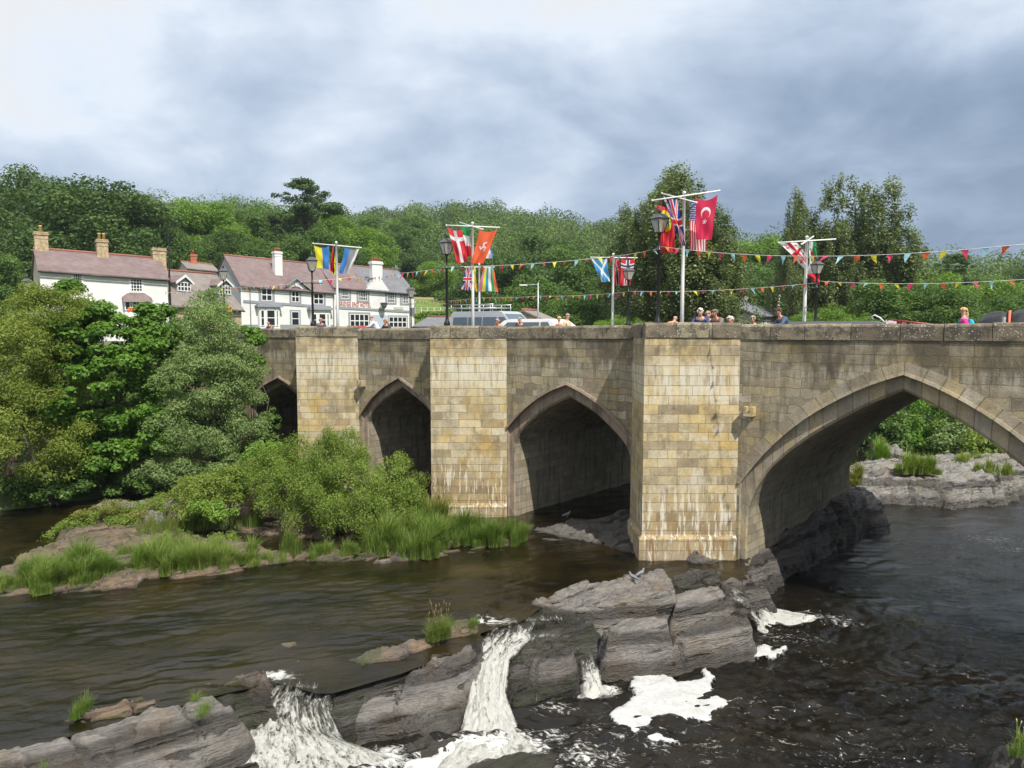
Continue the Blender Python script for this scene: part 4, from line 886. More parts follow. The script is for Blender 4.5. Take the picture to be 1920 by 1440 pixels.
M_POP = leaf_mat('poplar_leaf', (0.091, 0.127, 0.042), (0.146, 0.190, 0.066), (0.232, 0.270, 0.115), .3, .4)
M_BARK = plain('bark', (.10, .08, .06), .95, var=.4, scale=6, bump=.03)

def leaves(cent, rad, n, size, rng, aspect=1.5, up=.35, droop=0, shell=.55, flat=.75, topbias=.25):
    """n diamond leaves spread through clumps (cent[k], rad[k])"""
    k = rng.choice(len(cent), n, p=rad**2/np.sum(rad**2)); d = rng.normal(size=(n, 3)); d[:, 2] += topbias; d /= np.linalg.norm(d, axis=1)[:, None]
    rho = shell+(1-shell)*rng.random(n)**.7; inner = rng.random(n) < .2; rho[inner] *= rng.random(inner.sum())
    rho *= 1+.25*rng.normal(size=n)*(rng.random(n) < .25)
    p = cent[k]+d*(rad[k]*rho)[:, None]*np.array([1, 1, flat])
    nr = d*.7+rng.normal(size=(n, 3))*.55+np.array([0, 0, up]); nr /= np.linalg.norm(nr, axis=1)[:, None]
    t = rng.normal(size=(n, 3)); t[:, 2] -= droop; t = t-nr*(t*nr).sum(1)[:, None]; t /= np.linalg.norm(t, axis=1)[:, None]; b = np.cross(nr, t)
    s = size*(.6+.8*rng.random(n)); w = (s/aspect)[:, None]; s = s[:, None]
    V = np.stack([p-t*s*.5, p+b*w*.5-t*s*.05, p+t*s*.5, p-b*w*.5-t*s*.05], 1).reshape(-1, 3)
    rn = np.repeat(np.clip(.5+.22*rng.normal(size=n)+(rng.random(len(cent))[k]-.5)*.45, 0, 1), 4)
    return V, np.arange(4*n).reshape(-1, 4), rn
def clumps(lobes, n, r, rng, lo=-.5):
    """clump centres near the skin of a union of ellipsoids (cx,cy,cz,rx,ry,rz)"""
    lobes = np.array(lobes, float); w = (lobes[:, 3]*lobes[:, 4]*lobes[:, 5])**(2/3); k = rng.choice(len(lobes), n, p=w/w.sum())
    d = rng.normal(size=(n, 3)); d[:, 2] += .25; d /= np.linalg.norm(d, axis=1)[:, None]; d[:, 2] = np.maximum(d[:, 2], lo)
    rho = .52+.42*rng.random(n)**.6; c = lobes[k, :3]+d*lobes[k, 3:]*rho[:, None]
    return c, r*(.55+.9*rng.random(n))
def limbs(base, cent, r0, rng, mat, parent, nl=9, top=None, name='trunk'):
    mb = MB(); base = np.array(base, float); top = np.array(top if top is not None else cent.mean(0), float)
    mid = [base+(top-base)*f+np.array([rng.normal()*.04, rng.normal()*.04, 0])*np.linalg.norm(top-base)*(0 if f in (0,) else 1) for f in (0, .25, .5, .75, 1)]
    mb.tube(mid, [r0, r0*.8, r0*.62, r0*.42, r0*.15], 8)
    for i in rng.choice(len(cent), min(nl, len(cent)), replace=False):
        f = rng.uniform(.25, .9); a = base+(top-base)*f; c = cent[i]; m = (a+c)/2+np.array([0, 0, .08*np.linalg.norm(c-a)])
        mb.tube([a, m, c], [r0*.4*(1-f*.5), r0*.22, r0*.06], 5)
    return mb.build(name, mat, parent)
def tree(label, base, lobes, nclump, crad, n, leaf, mat, seed=1, aspect=1.5, droop=0, trunk=.25, cat='tree', name='broadleaf_tree', up=.35, flat=.75, group=None, lo=-.5, topbias=.25, shell=.55, crown='crown', nl=9):
    rng = np.random.default_rng(seed); base = np.array(base, float)
    root = empty(name, tuple(base), 0, label, cat, group)
    c, r = clumps(lobes, nclump, crad, rng, lo)
    V, Fc, rn = leaves(c, r, n, leaf, rng, aspect, up, droop, shell, flat, topbias)
    np_mesh(crown, V, Fc, mat, root, attr={'rnd': rn})
    limbs((0, 0, -.3), c, trunk, rng, M_BARK, root, nl, name='trunk' if cat == 'tree' else 'stem')
    return root
def lobe_px(px, py, Y, rx, rz, ry=None, base=None):
    """an ellipsoid lobe whose centre is seen at px,py at depth Y, relative to base"""
    q = pd(px, py, Y)-np.array(base); return (*q, rx, ry or rx, rz)
def mpp(Y): return Y/F      # metres per pixel of the photograph at depth Y
def tree_px(label, basepx, lob, nclump, crad, n, leaf, mat, zb=None, **k):
    """lob: (px, py, Y, half width px, half height px[, depth m])"""
    bx, Y = basepx; z = zb if zb is not None else float(ground_z(np.array([(bx-960)/F*Y]), np.array([Y]))[0])
    b = np.array([(bx-960)/F*Y, Y, z]); L = [lobe_px(l[0], l[1], l[2], l[3]*mpp(l[2]), l[4]*mpp(l[2]), l[5] if len(l) > 5 else None, b) for l in lob]
    return tree(label, b, L, nclump, crad, n, leaf, mat, **k)
# --- left bank, near trees
tree_px('olive green willow crowding the left edge of the picture over the water', (20, 28.5), [(-40, 700, 28.5, 130, 130), (60, 720, 28.0, 95, 120), (20, 850, 27.3, 130, 95), (110, 620, 29.5, 80, 80), (40, 620, 30, 110, 90), (-120, 800, 27, 120, 150), (115, 830, 27.8, 55, 60)], 300, .48, 95000, .105, M_OLI, seed=11, aspect=2.3, trunk=.25, droop=.3, name='willow_tree')
tree_px('bright green sycamore rising in the middle of the left bank trees', (205, 31), [(140, 600, 31, 45, 75), (205, 640, 30.5, 85, 70), (190, 740, 30, 110, 85), (250, 690, 30, 70, 80), (280, 620, 31, 40, 50), (270, 810, 29.6, 75, 50), (200, 850, 30, 90, 60), (110, 650, 31, 50, 70), (130, 560, 31.4, 30, 40)], 240, .44, 62000, .16, M_SYC, seed=12, aspect=1.25, flat=.6, trunk=.22, up=.8, name='sycamore_tree', shell=.45)
tree_px('grey-green willow standing nearest the left end of the bridge', (400, 31), [(400, 640, 31, 60, 85), (415, 610, 31.5, 35, 50), (380, 720, 30.6, 95, 80), (440, 730, 31, 55, 75), (360, 810, 30.2, 95, 75), (450, 820, 30.6, 50, 55), (330, 870, 30, 65, 45), (430, 700, 31, 70, 60), (390, 570, 31.8, 22, 28)], 300, .42, 90000, .115, M_WIL, seed=13, aspect=2.8, droop=.8, trunk=.2, name='willow_tree')
tree_px('dark green shrub hanging over the still water at the left bank', (110, 28.6), [(90, 925, 28.3, 60, 28), (135, 905, 28.6, 45, 30), (50, 915, 28.2, 45, 30)], 50, .32, 9000, .13, M_MID, seed=14, cat='shrub', name='shrub', trunk=.06, aspect=1.6)
tree_px('low leafy shrub in the shade between the pale shelf and the sycamore', (240, 30.3), [(225, 905, 30, 50, 24), (290, 900, 30.2, 60, 28), (345, 905, 30.3, 40, 20)], 50, .3, 9000, .12, M_MID, seed=15, cat='shrub', name='shrub', trunk=.06)
tree_px('leafy shrub growing inside the mouth of the farthest arch', (505, 35.5), [(505, 800, 35.5, 25, 40), (480, 830, 34.5, 30, 25), (520, 840, 35, 22, 20)], 40, .35, 7000, .14, M_MID, seed=16, cat='shrub', name='shrub', trunk=.06)
tree_px('thin green sapling reaching out in front of the left bridge parapet', (470, 31.6), [(475, 640, 31.6, 22, 10), (480, 680, 31.6, 26, 12), (470, 620, 31.6, 14, 8)], 14, .28, 1500, .15, M_SYC, seed=17, cat='tree', name='sapling', trunk=.05)
tree_px('green leafy tree filling the bank behind the sycamore and the grey-green willow', (300, 36), [(300, 640, 36, 60, 50), (270, 720, 36, 70, 60), (330, 780, 35.5, 60, 60), (345, 690, 36, 45, 60), (240, 800, 34, 60, 60)], 150, .5, 34000, .15, M_MID, seed=18, trunk=.2)
tree_px('olive tree filling the bank behind the left edge willow', (120, 34), [(110, 690, 34, 90, 70), (60, 780, 33, 90, 70), (170, 800, 32.5, 60, 60)], 120, .5, 26000, .15, M_OLI, seed=19, trunk=.2)
tree_px('low bright branches of leaves brushing the water under the grey-green willow', (380, 29.6), [(350, 890, 29.4, 60, 30), (420, 880, 29.6, 55, 28), (300, 880, 29.6, 45, 30)], 60, .32, 14000, .12, M_WIL, seed=20, cat='shrub', name='shrub', trunk=.06, aspect=2.2)
# --- island willow bush
tree_px('big rounded willow bush on the island in front of the second pier', (640, 24.5), [(600, 870, 25.5, 90, 60), (640, 850, 25.8, 55, 45), (560, 920, 24.8, 100, 65), (660, 930, 24.4, 100, 70), (740, 910, 24.9, 65, 55), (760, 950, 24.3, 45, 35), (700, 960, 23.9, 75, 35), (500, 900, 25.2, 60, 60), (600, 960, 23.9, 80, 35)], 420, .30, 130000, .072, M_BUSH, zb=.1, seed=21, aspect=2.6, cat='bush', name='willow_bush', trunk=.09, shell=.3, flat=1.15, droop=-.9, nl=30)
tree_px('yellow-green leafy bush at the left end of the willow bush', (400, 25), [(400, 925, 25, 65, 38), (365, 915, 25.2, 40, 26), (440, 910, 25, 50, 40), (380, 955, 24.4, 40, 22)], 120, .24, 24000, .07, M_LIM, zb=.1, seed=22, cat='bush', name='bush', trunk=.05, aspect=1.6)
tree_px('bright lime green patch of bush low among the yellow-green leaves', (395, 24), [(395, 950, 23.9, 35, 16), (425, 965, 23.7, 25, 10), (500, 850, 26, 45, 18)], 36, .22, 5000, .085, M_LIT, zb=.1, seed=23, cat='bush', name='bush', trunk=.04)

# --- grasses
def blades(pts, h, n, rng, w=.012, lean=.35, seg=4, spread=1.0, wind=(.1, 0)):
    """pts (n,3) roots; returns curved tapering strips"""
    n = len(pts); a = rng.random(n)*6.283; L = h*(.55+.6*rng.random(n)); ln = lean*(.3+rng.random(n))
    dx = np.cos(a)*ln+wind[0]; dy = np.sin(a)*ln+wind[1]; tt = np.linspace(0, 1, seg+1); V = []
    sx, sy = -np.sin(a), np.cos(a)
    for i, t in enumerate(tt):
        x = pts[:, 0]+dx*L*t**1.8; y = pts[:, 1]+dy*L*t**1.8; z = pts[:, 2]+L*(t-.25*t**3*np.hypot(dx, dy)*2)
        ww = w*(1-t**1.5*.92)*(.7+.6*rng.random(n)); V.append(np.stack([x-sx*ww, y-sy*ww, z], 1)); V.append(np.stack([x+sx*ww, y+sy*ww, z], 1))
    V = np.stack(V, 1); m = 2*(seg+1); b = np.arange(n)[:, None]*m; Fc = []
    for i in range(seg): Fc.append(b+np.array([2*i, 2*i+1, 2*i+3, 2*i+2]))
    F_ = np.concatenate(Fc, 0); rn = np.repeat(np.clip(.5+.25*rng.normal(size=n), 0, 1), m)
    return V.reshape(-1, 3), F_, rn
M_GRASS = leaf_mat('grass_blade', (.085, .14, .024), (.145, .225, .04), (.27, .30, .085), .35)
M_STRAW = leaf_mat('seed_head', (.19, .14, .07), (.27, .20, .10), (.36, .28, .15), .3)
def grass_clump(name, label, cat, spots, mat, seed, w=.011, heads=0, kind=None, lean=.35, mat2=None, group=None):
    """spots: (px, py_root, Y-less z, radius m, height m, number)"""
    rng = np.random.default_rng(seed); Vs = []; Fs = []; Rn = []; nv = 0; c0 = None; hv = []
    if len(spots) > 1 and name in ('grass_clump', 'reed_bed', 'herb_bed'): kind = 'stuff'; big = 1.35
    else: big = 1.1
    spots = [(a, b, c, d, e*big*(.8+.45*rng.random()), int(g*1.3)) for a, b, c, d, e, g in spots]
    for (px, py, z, rad, h, n) in spots:
        c = pz(px, py, z); c0 = c if c0 is None else c0
        r = rad*np.sqrt(rng.random(n)); a = rng.random(n)*6.283
        p = np.stack([c[0]+r*np.cos(a), c[1]+r*np.sin(a)*.8, np.full(n, z-.06)], 1)
        nt = max(3, int(rad*rad*42)); tr = rad*np.sqrt(rng.random(nt)); ta = rng.random(nt)*6.283; tc = np.stack([c[0]+tr*np.cos(ta), c[1]+tr*np.sin(ta)*.8], 1); ti = rng.integers(nt, size=n)
        if rad > .2: p[:, :2] = tc[ti]+rng.normal(size=(n, 2))*.055
        th_ = (.45+.75*rng.random(nt))[ti] if rad > .2 else 1
        hh = h*(1-.45*np.clip(r/rad if rad <= .2 else tr[ti]/rad, 0, 1)**2)*th_; V, f, rn = blades(p, 1.0, n, rng, w, lean*1.35); rn = np.clip(rn+np.repeat(((rng.random(nt)-.5)*.5)[ti], 10), 0, 1)
        # scale each blade by its own height
        V = V.reshape(n, -1, 3); V = p[:, None]+(V-p[:, None])*np.stack([hh, hh, hh], 1)[:, None]; V = V.reshape(-1, 3)
        Vs.append(V); Fs.append(f+nv); Rn.append(rn); nv += len(V); hv.append((p, hh))
    V = np.concatenate(Vs)-c0; o = np_mesh(name if not heads else 'blades', V, np.concatenate(Fs), mat, attr={'rnd': np.concatenate(Rn)})
    if heads:
        root = empty(name, tuple(c0), 0, label, cat, group); o.parent = root; mb = MB()
        for k in range(heads):
            p, hh = hv[rng.integers(len(hv))]; i = rng.integers(len(p)); b = p[i]-c0; H = hh[i]*rng.uniform(1.1, 1.55); dx, dy = rng.normal()*.12*H, rng.normal()*.08*H
            tip = b+np.array([dx, dy, H]); mb.tube([b, b+np.array([dx*.3, dy*.3, H*.6]), tip], .003, 3, 0, False)
            mb.tube([tip-np.array([dx*.12, dy*.12, H*.12]), tip, tip+np.array([dx*.1, dy*.1, H*.06])], [.006, .011, .002], 4, 0)
        hd = mb.build('seed_heads', mat2 or M_STRAW, root)
        n = len(hd.data.vertices); t = hd.data.attributes.new('rnd', 'FLOAT', 'POINT'); t.data.foreach_set('value', np.random.default_rng(1).random(n).astype(np.float32))
        if kind: root['kind'] = kind
        return root
    o.location = tuple(c0); tag(o, label, cat, group, kind); return o
def gsp(l, z, rad, h, n): return [(px, py, z, rad, h, n) for px, py in l]
grass_clump('grass_clump', 'tall bright green grass clump on the island tip in front of the second pier', 'grass clump', gsp([(715, 1030), (750, 1035), (790, 1038), (820, 1025), (770, 1015), (730, 1010), (835, 1005), (700, 1000), (800, 1000)], .1, .62, .85, 1500), M_GRASS, 31)
grass_clump('grass_clump', 'smaller bright green grass clump at the far right end of the island', 'grass clump', gsp([(885, 1015), (915, 1018), (945, 1018), (960, 1010), (900, 1000), (870, 1005)], .08, .5, .68, 1200), M_GRASS, 32)
grass_clump('grass_clump', 'dense green grass clump on the middle of the rock ledge', 'grass clump', gsp([(275, 1068), (305, 1070), (340, 1068), (375, 1065), (410, 1060), (450, 1050), (330, 1045), (400, 1040), (290, 1045)], .12, .5, .72, 1300), M_GRASS, 33)
grass_clump('grass_clump', 'yellow-green grass clump on the near left end of the rock ledge', 'grass clump', gsp([(70, 1105), (100, 1100), (130, 1092), (165, 1088), (195, 1082), (90, 1080), (150, 1070), (60, 1092)], .1, .45, .62, 1200), M_GRASS, 34)
grass_clump('grass_clump', 'thin yellow grass at the left edge on the rock ledge', 'grass clump', gsp([(5, 1100), (30, 1096), (50, 1090)], .1, .35, .45, 700), M_GRASS, 35)
grass_clump('reed_bed', 'brown-headed reeds between the two clumps on the island', 'reeds', gsp([(270, 1000), (300, 998), (335, 995), (365, 985), (395, 985), (430, 985), (470, 985)], .2, .5, .75, 330), M_GRASS, 36, heads=160, lean=.15)
tree_px('leafy yellow-green weeds at the back left of the rocky island', (160, 24.6), [(150, 985, 24.8, 42, 30), (200, 975, 25, 45, 26), (240, 990, 24.8, 32, 22), (120, 1005, 24.4, 30, 22), (100, 1035, 23.6, 38, 16), (165, 1010, 24, 40, 16)], 110, .2, 20000, .065, M_BUSH, zb=.1, seed=24, cat='weeds', name='weed_patch', trunk=.03, aspect=2.2)
tree_px('brownish yellow flowering weeds among the island grass on the left', (185, 24.6), [(185, 962, 25, 40, 14), (215, 950, 25.2, 35, 12), (90, 1025, 23.6, 32, 10), (255, 968, 25, 20, 12)], 60, .16, 6000, .055, M_YEL, zb=.1, seed=25, cat='weeds', name='weed_patch', trunk=.03, aspect=1.8)
tree_px('low green weeds matting the rock behind the dense ledge grass', (360, 23.6), [(260, 1025, 23.2, 40, 14), (320, 1015, 23.4, 50, 14), (400, 1015, 23.4, 50, 14), (220, 1045, 22.8, 40, 12), (460, 1030, 23, 30, 10)], 90, .16, 14000, .055, M_BUSH, zb=.1, seed=26, cat='weeds', name='weed_patch', trunk=.02, aspect=2.6)
tree_px('green shrubby weeds between the left willow bush and the pale shelf', (300, 26.6), [(310, 945, 26.6, 40, 16), (345, 935, 26.8, 35, 18), (275, 955, 26.2, 25, 12)], 50, .2, 8000, .07, M_BUSH, zb=.1, seed=27, cat='weeds', name='weed_patch', trunk=.02, aspect=2.2)
grass_clump('grass_clump', 'scattered low grass along the whole rock ledge edge', 'grass clump', gsp([(x, 1100-.098*x+(4 if x % 2 else -8)) for x in range(20, 660, 27)], .1, .24, .30, 150), M_GRASS, 57)
tree_px('soft green weeds covering the bare left end of the rocky island', (170, 23.4), [(110, 1045, 23, 40, 11), (160, 1035, 23.3, 45, 12), (215, 1028, 23.4, 40, 12), (250, 1048, 22.9, 30, 9), (60, 1070, 22.4, 30, 8)], 100, .15, 15000, .055, M_LIM, zb=.1, seed=28, cat='weeds', name='weed_patch', trunk=.02, aspect=2.6)
grass_clump('grass_clump', 'lush low grass on the bare left end of the island between the weeds', 'grass clump', gsp([(90, 1060), (130, 1050), (170, 1048), (210, 1045), (250, 1040), (60, 1078), (290, 1030), (330, 1022)], .15, .5, .42, 700), M_GRASS, 58)
grass_clump('herb_bed', 'golden weeds growing above the tall bright grass beside the pier', 'weeds', gsp([(700, 985), (730, 975), (770, 975), (800, 975), (820, 985)], .15, .5, .95, 800), M_YEL, 38, heads=160, lean=.3, w=.014)
grass_clump('grass_clump', 'green grass and yellow stems on the rock ledge below the willow bush, left', 'grass clump', gsp([(545, 1038), (553, 1037), (540, 1039)], .1, .22, .75, 500), M_GRASS, 39, heads=40, lean=.2)
grass_clump('grass_clump', 'low grass tufts on the rock ledge below the middle of the willow bush', 'grass clump', gsp([(590, 1040), (610, 1038), (650, 1036), (665, 1034)], .1, .18, .4, 320), M_GRASS, 40)
grass_clump('grass_clump', 'low yellow grass edging the island just right of the dense clump', 'grass clump', gsp([(485, 1052), (500, 1050), (225, 1075)], .1, .25, .35, 300), M_GRASS, 41)
grass_clump('grass_tuft', 'tall seeding grass tuft on the long orange-brown ledge above the fall', 'grass tuft', gsp([(812, 1196), (822, 1192), (832, 1190)], .22, .16, .5, 420), M_GRASS, 42, heads=34, lean=.45, w=.008)
grass_clump('grass_tuft', 'small green tuft at the right end of the long ledge by the tall waterfall', 'grass tuft', gsp([(886, 1170), (892, 1166)], .22, .09, .28, 160), M_GRASS, 43, w=.008)
grass_clump('grass_tuft', 'green tuft at the left end of the slim orange ledge in the pool', 'grass tuft', gsp([(140, 1342), (150, 1334), (162, 1326)], .1, .1, .42, 170), M_GRASS, 44, w=.007)
grass_clump('grass_tuft', 'bright green tuft in a crack on top of the near left rock slab', 'grass tuft', gsp([(378, 1338), (384, 1325), (366, 1312)], .22, .09, .26, 150), M_GRASS, 45, w=.007, lean=.8)
grass_clump('grass_tuft', 'tiny green tuft low on the near left rock slab', 'grass tuft', gsp([(80, 1432)], .12, .07, .14, 90), M_GRASS, 46, w=.006, lean=.8)
grass_clump('grass_tuft', 'tiny tuft under the long orange-brown ledge, left end', 'grass tuft', gsp([(680, 1243)], .05, .05, .15, 60), M_GRASS, 47, w=.006, lean=.8)
grass_clump('grass_tuft', 'tiny tuft on the broad slab below the near pier', 'grass tuft', gsp([(1158, 1084)], .25, .08, .12, 70), M_GRASS, 48, w=.006, lean=.9)
grass_clump('flowering_weed', 'leafy weed with small yellow flowers in the lower right corner', 'weed', gsp([(1905, 1410), (1770, 1500), (1915, 1390)], .2, .12, .35, 60), M_GRASS, 49, w=.02, heads=5, mat2=plain('yellow_petal', (.5, .5, .12), .6), lean=.5)
# far bank through the arch
grass_clump('grass_clump', 'green bush of grass on the far pale rocks seen through the big arch', 'grass clump', gsp([(1705, 885), (1725, 882), (1745, 885), (1722, 875)], .3, .6, .75, 900), M_BUSH, 51, w=.02)
grass_clump('grass_clump', 'dry yellow grass on the far rocks at the right of the arch opening', 'grass clump', gsp([(1800, 866), (1850, 880), (1875, 886), (1830, 860)], .3, .6, .55, 420), M_LIM, 52, w=.02)
grass_clump('grass_clump', 'bright green water grass in the small pool behind the far rocks', 'grass clump', gsp([(1645, 862), (1652, 862)], -.3, .5, .9, 500), M_LIT, 53, w=.02)
grass_clump('grass_clump', 'yellow-green tuft on the far bank at the left side of the arch opening', 'grass clump', gsp([(1600, 905), (1604, 900), (1648, 838)], .1, .3, .7, 300), M_YEL, 54, w=.02)
for i, (px, Y, hw, top, bot, mat, lb) in enumerate(((1655, 47, 45, 770, 870, M_MID, 'green shrub on the far bank at the left of the arch opening'), (1735, 49, 50, 745, 860, M_SYC, 'big bright leafy tree overhanging the far bank behind the arch'), (1800, 47, 48, 770, 870, M_WIL, 'grey-green willow on the far bank at the middle of the arch opening'),
                                                     (1860, 44, 38, 800, 875, M_BUSH, 'loose green bush among the far rocks right of the arch apex'), (1905, 48, 45, 790, 870, M_MID, 'dark shrub on the far bank at the right side of the arch opening'), (1700, 56, 60, 730, 850, M_MID, 'dark tree deeper in on the far bank behind the arch'), (1850, 58, 90, 700, 850, M_MID, 'wide dark tree filling the back of the arch opening'))):
    tree_px(lb, (px, Y), [(px, (top+bot)/2, Y, hw, (bot-top)/2, hw*mpp(Y)), (px-hw*.5, bot-28, Y-.6, hw*.6, 26), (px+hw*.5, bot-24, Y-.4, hw*.6, 24)], 60, .6, 9000, .2, mat, zb=-.6, seed=60+i, cat='tree' if 'tree' in lb or 'willow' in lb else 'shrub', name='bankside_tree' if 'tree' in lb or 'willow' in lb else 'shrub', trunk=.12)

# --- tree prototypes for the country beyond (10 m tall, unit scale)
def proto(name, mat, lobes, ncl, cr, n, leaf, seed, **k):
    r = tree('x', (0, 0, 0), lobes, ncl, cr, n, leaf, mat, seed=seed, name=name, trunk=.28, **k); return r
LB = [(0, 0, 2.9, 3.0, 3.0, 2.2), (0, 0, 6.0, 3.6, 3.6, 3.0), (1.6, .6, 4.6, 2.8, 2.8, 2.2), (-1.8, -.5, 4.4, 2.8, 2.8, 2.2), (.3, -1.2, 7.4, 2.4, 2.4, 2.2), (-.8, .6, 8, 1.8, 1.8, 1.6)]
LB2 = [(0, 0, 2.8, 3.3, 3.3, 2.2), (0, 0, 5.4, 4.0, 4.0, 2.8), (2.2, 0, 4.4, 2.4, 2.4, 2.6), (-2.2, -.6, 4.6, 2.6, 2.6, 2.8), (-.6, -1.0, 7.2, 2.8, 2.8, 2.3), (1.5, .2, 7.6, 2.0, 2.0, 1.9)]
POPL = [(0, 0, 3.4, 2.7, 2.4, 3.0), (-1.9, 0, 5.4, .9, .9, 2.9), (-1.2, .4, 6.6, .9, .9, 2.9), (-.5, -.3, 7.4, .8, .8, 2.6), (.15, .3, 7.2, .8, .8, 2.6), (.8, -.3, 7.6, .75, .75, 2.3), (1.45, .2, 6.9, .8, .8, 2.7), (2.1, 0, 5.4, .8, .8, 2.6), (2.7, 0, 4.2, .7, .7, 2.3), (-2.5, 0, 4.2, .7, .7, 2.3), (.3, 0, 5.6, 1.9, 1.6, 2.6)]
PINE = [(0, 0, 8.6, 2.0, 2.0, .9), (.9, 0, 7.2, 2.4, 2.0, .8), (-1.2, 0, 6.6, 1.9, 1.8, .7), (.5, 0, 5.4, 2.2, 2.0, .6), (-.2, 0, 9.4, 1.1, 1.1, .6), (1.2, 0, 4.4, 1.6, 1.6, .5)]
SHR = [(0, 0, 3.5, 4.6, 4.6, 3.6), (2.4, 0, 3.0, 3.2, 3.2, 2.9), (-2.6, 0, 2.8, 3.2, 3.2, 2.7), (.4, -1, 5.4, 3.0, 3.0, 2.6)]
PR = {}
def pr_add(key, *a, **k): PR[key] = [proto(*a, **k), 0]
pr_add('dark', 'broadleaf_tree', M_DARK, LB, 150, .78, 34000, .17, 71)
pr_add('dark2', 'broadleaf_tree', M_DARK, LB2, 150, .8, 34000, .17, 72)
pr_add('mid', 'broadleaf_tree', M_MID, LB2, 140, .85, 32000, .18, 73)
pr_add('mid2', 'broadleaf_tree', M_MID, LB, 140, .85, 32000, .18, 74)
pr_add('light', 'broadleaf_tree', M_LIT, LB, 140, .85, 32000, .18, 75)
pr_add('light2', 'broadleaf_tree', M_LIT, SHR, 150, .9, 34000, .17, 76, lo=-.9)
pr_add('pop', 'poplar_tree', M_POP, POPL, 330, .34, 60000, .10, 77, aspect=1.4, flat=2.0, topbias=.6, shell=.2)
pr_add('pine', 'pine_tree', M_DARK, PINE, 90, .6, 16000, .17, 78, flat=.4)
def put(key, px, ytop, Y, h, wf, label, group=None, name=None, cat='tree', rz=None):
    """place a tree with its top seen at px,ytop at depth Y; h metres tall"""
    p, used = PR[key]
    o = p if used == 0 else copy_tree(p); PR[key][1] += 1
    top = pd(px, ytop, Y); s = h/10
    o.location = (top[0], Y, top[2]-h*.985); o.scale = (s*wf, s*wf, s); o.rotation_euler.z = rz if rz is not None else (px*1.7) % 6.28
    o['label'] = label; o['category'] = cat
    if group: o['group'] = group
    elif 'group' in o: del o['group']
    return o
G1 = 'tall dark trees behind the left houses'
put('dark', -60, 348, 104, 21, 1.15, 'leftmost tall dark tree cut by the left edge behind the cottages', G1)
put('dark2', 40, 322, 100, 22, 1.0, 'tall dark tree with a pointed top just right of the left edge', G1)
put('dark', 180, 328, 92, 21, 1.35, 'great round-topped dark tree behind the white cottage chimneys', G1)
put('dark2', 110, 345, 96, 18, 1.2, 'dark tree filling in behind the left chimney', G1)
put('dark', 255, 360, 98, 17, 1.1, 'dark tree sloping down right of the great round-topped one', G1)
put('dark2', 10, 420, 82, 13, 1.1, 'dark lower tree beside the gable of the white cottage', G1)
put('mid', -30, 470, 70, 9, 1.2, 'lower tree left of the white cottage gable', G1)
G2 = 'trees on the slope behind the hotel'
for a in (('light', 345, 380, 112, 15, 1.1, 'bright tree behind the gap between cottage and hotel'), ('light', 395, 375, 118, 15, 1.3, 'bright round tree above the small slate outbuilding'), ('mid', 450, 395, 122, 15, 1.2, 'mid green tree above the left end of the hotel roof'),
          ('mid2', 500, 385, 135, 17, 1.1, 'mid green tree left of the tall pine'), ('mid', 330, 440, 100, 11, 1.2, 'mid green tree low behind the dormer cottage'), ('light', 620, 395, 140, 17, 1.2, 'broad bright tree behind the hotel chimney stack'),
          ('mid2', 600, 425, 122, 13, 1.2, 'rounded green tree above the hotel centre'), ('light', 690, 425, 130, 14, 1.25, 'round bright tree above the right hotel wing'), ('dark', 655, 465, 118, 10, 1.2, 'dark tree low behind the right hotel wing'),
          ('dark2', 760, 440, 160, 18, 1.3, 'dark tree right of the hotel end chimney'), ('mid', 735, 400, 200, 20, 1.4, 'hazy green tree high above the right hotel wing'), ('light', 820, 490, 150, 12, 1.4, 'bright bushy tree above the small field'),
          ('mid', 470, 440, 112, 12, 1.2, 'dense green tree behind the left hotel chimney'), ('mid2', 545, 440, 118, 14, 1.2, 'tree directly beneath the tall pine'), ('dark', 420, 430, 110, 13, 1.0, 'dark tree behind the outbuilding chimney')):
    put(*a, group=G2)
put('mid', 800, 455, 185, 17, 1.4, 'green tree above the small field beside the second pier lamp', G2)
put('pine', 565, 340, 128, 20, 1.15, 'tall open pine standing above the hotel roof', None)
G3 = 'dark trees behind the middle of the bridge'
for a in (('dark', 960, 470, 95, 16, 1.3, 'broad dark tree behind the two vans'), ('dark2', 1040, 440, 120, 20, 1.3, 'tall dark tree left of the grey street light'), ('mid', 1110, 455, 110, 17, 1.2, 'green tree behind the flags of the middle flagpole'),
          ('mid2', 1000, 520, 80, 10, 1.2, 'leafy tree just above the white car'), ('mid', 1090, 540, 75, 8, 1.3, 'low green tree right of the two strollers'), ('dark2', 905, 500, 125, 15, 1.0, 'dark tree behind the striped flag'),
          ('dark', 1150, 500, 90, 13, 1.2, 'dark tree left of the great poplar'), ('light2', 1150, 570, 62, 5, 1.2, 'low bright bush at the foot of the great poplar, left'), ('light2', 1210, 575, 60, 5, 1.2, 'low bright bush behind the near lamp post'),
          ('light', 1420, 440, 130, 20, 1.0, 'bright tree right of the great poplar'), ('mid', 1450, 490, 105, 14, 1.3, 'green tree above the cream house'), ('dark2', 1390, 500, 95, 14, 1.1, 'dark tree behind the gable of the cream house'), ('dark', 1480, 480, 120, 17, 1.1, 'dark tree between the two poplar groups'),
          ('dark', 1420, 530, 150, 12, 1.5, 'low dark tree behind the cream house roof')):
    put(*a, group=G3)
put('pop', 1268, 318, 66, 18.5, 1.3, 'great poplar with upright grey-green leaves behind the tallest flagpole', 'poplars behind the bridge')
put('pop', 1340, 400, 63, 14.5, 1.2, 'lower right half of the great poplar group', 'poplars behind the bridge')
put('pop', 1215, 370, 68, 15, 1.1, 'left shoulder poplar of the great poplar group', 'poplars behind the bridge')
put('pop', 1612, 335, 74, 19, 1.15, 'broad poplar right of the last flagpole', 'poplars behind the bridge')
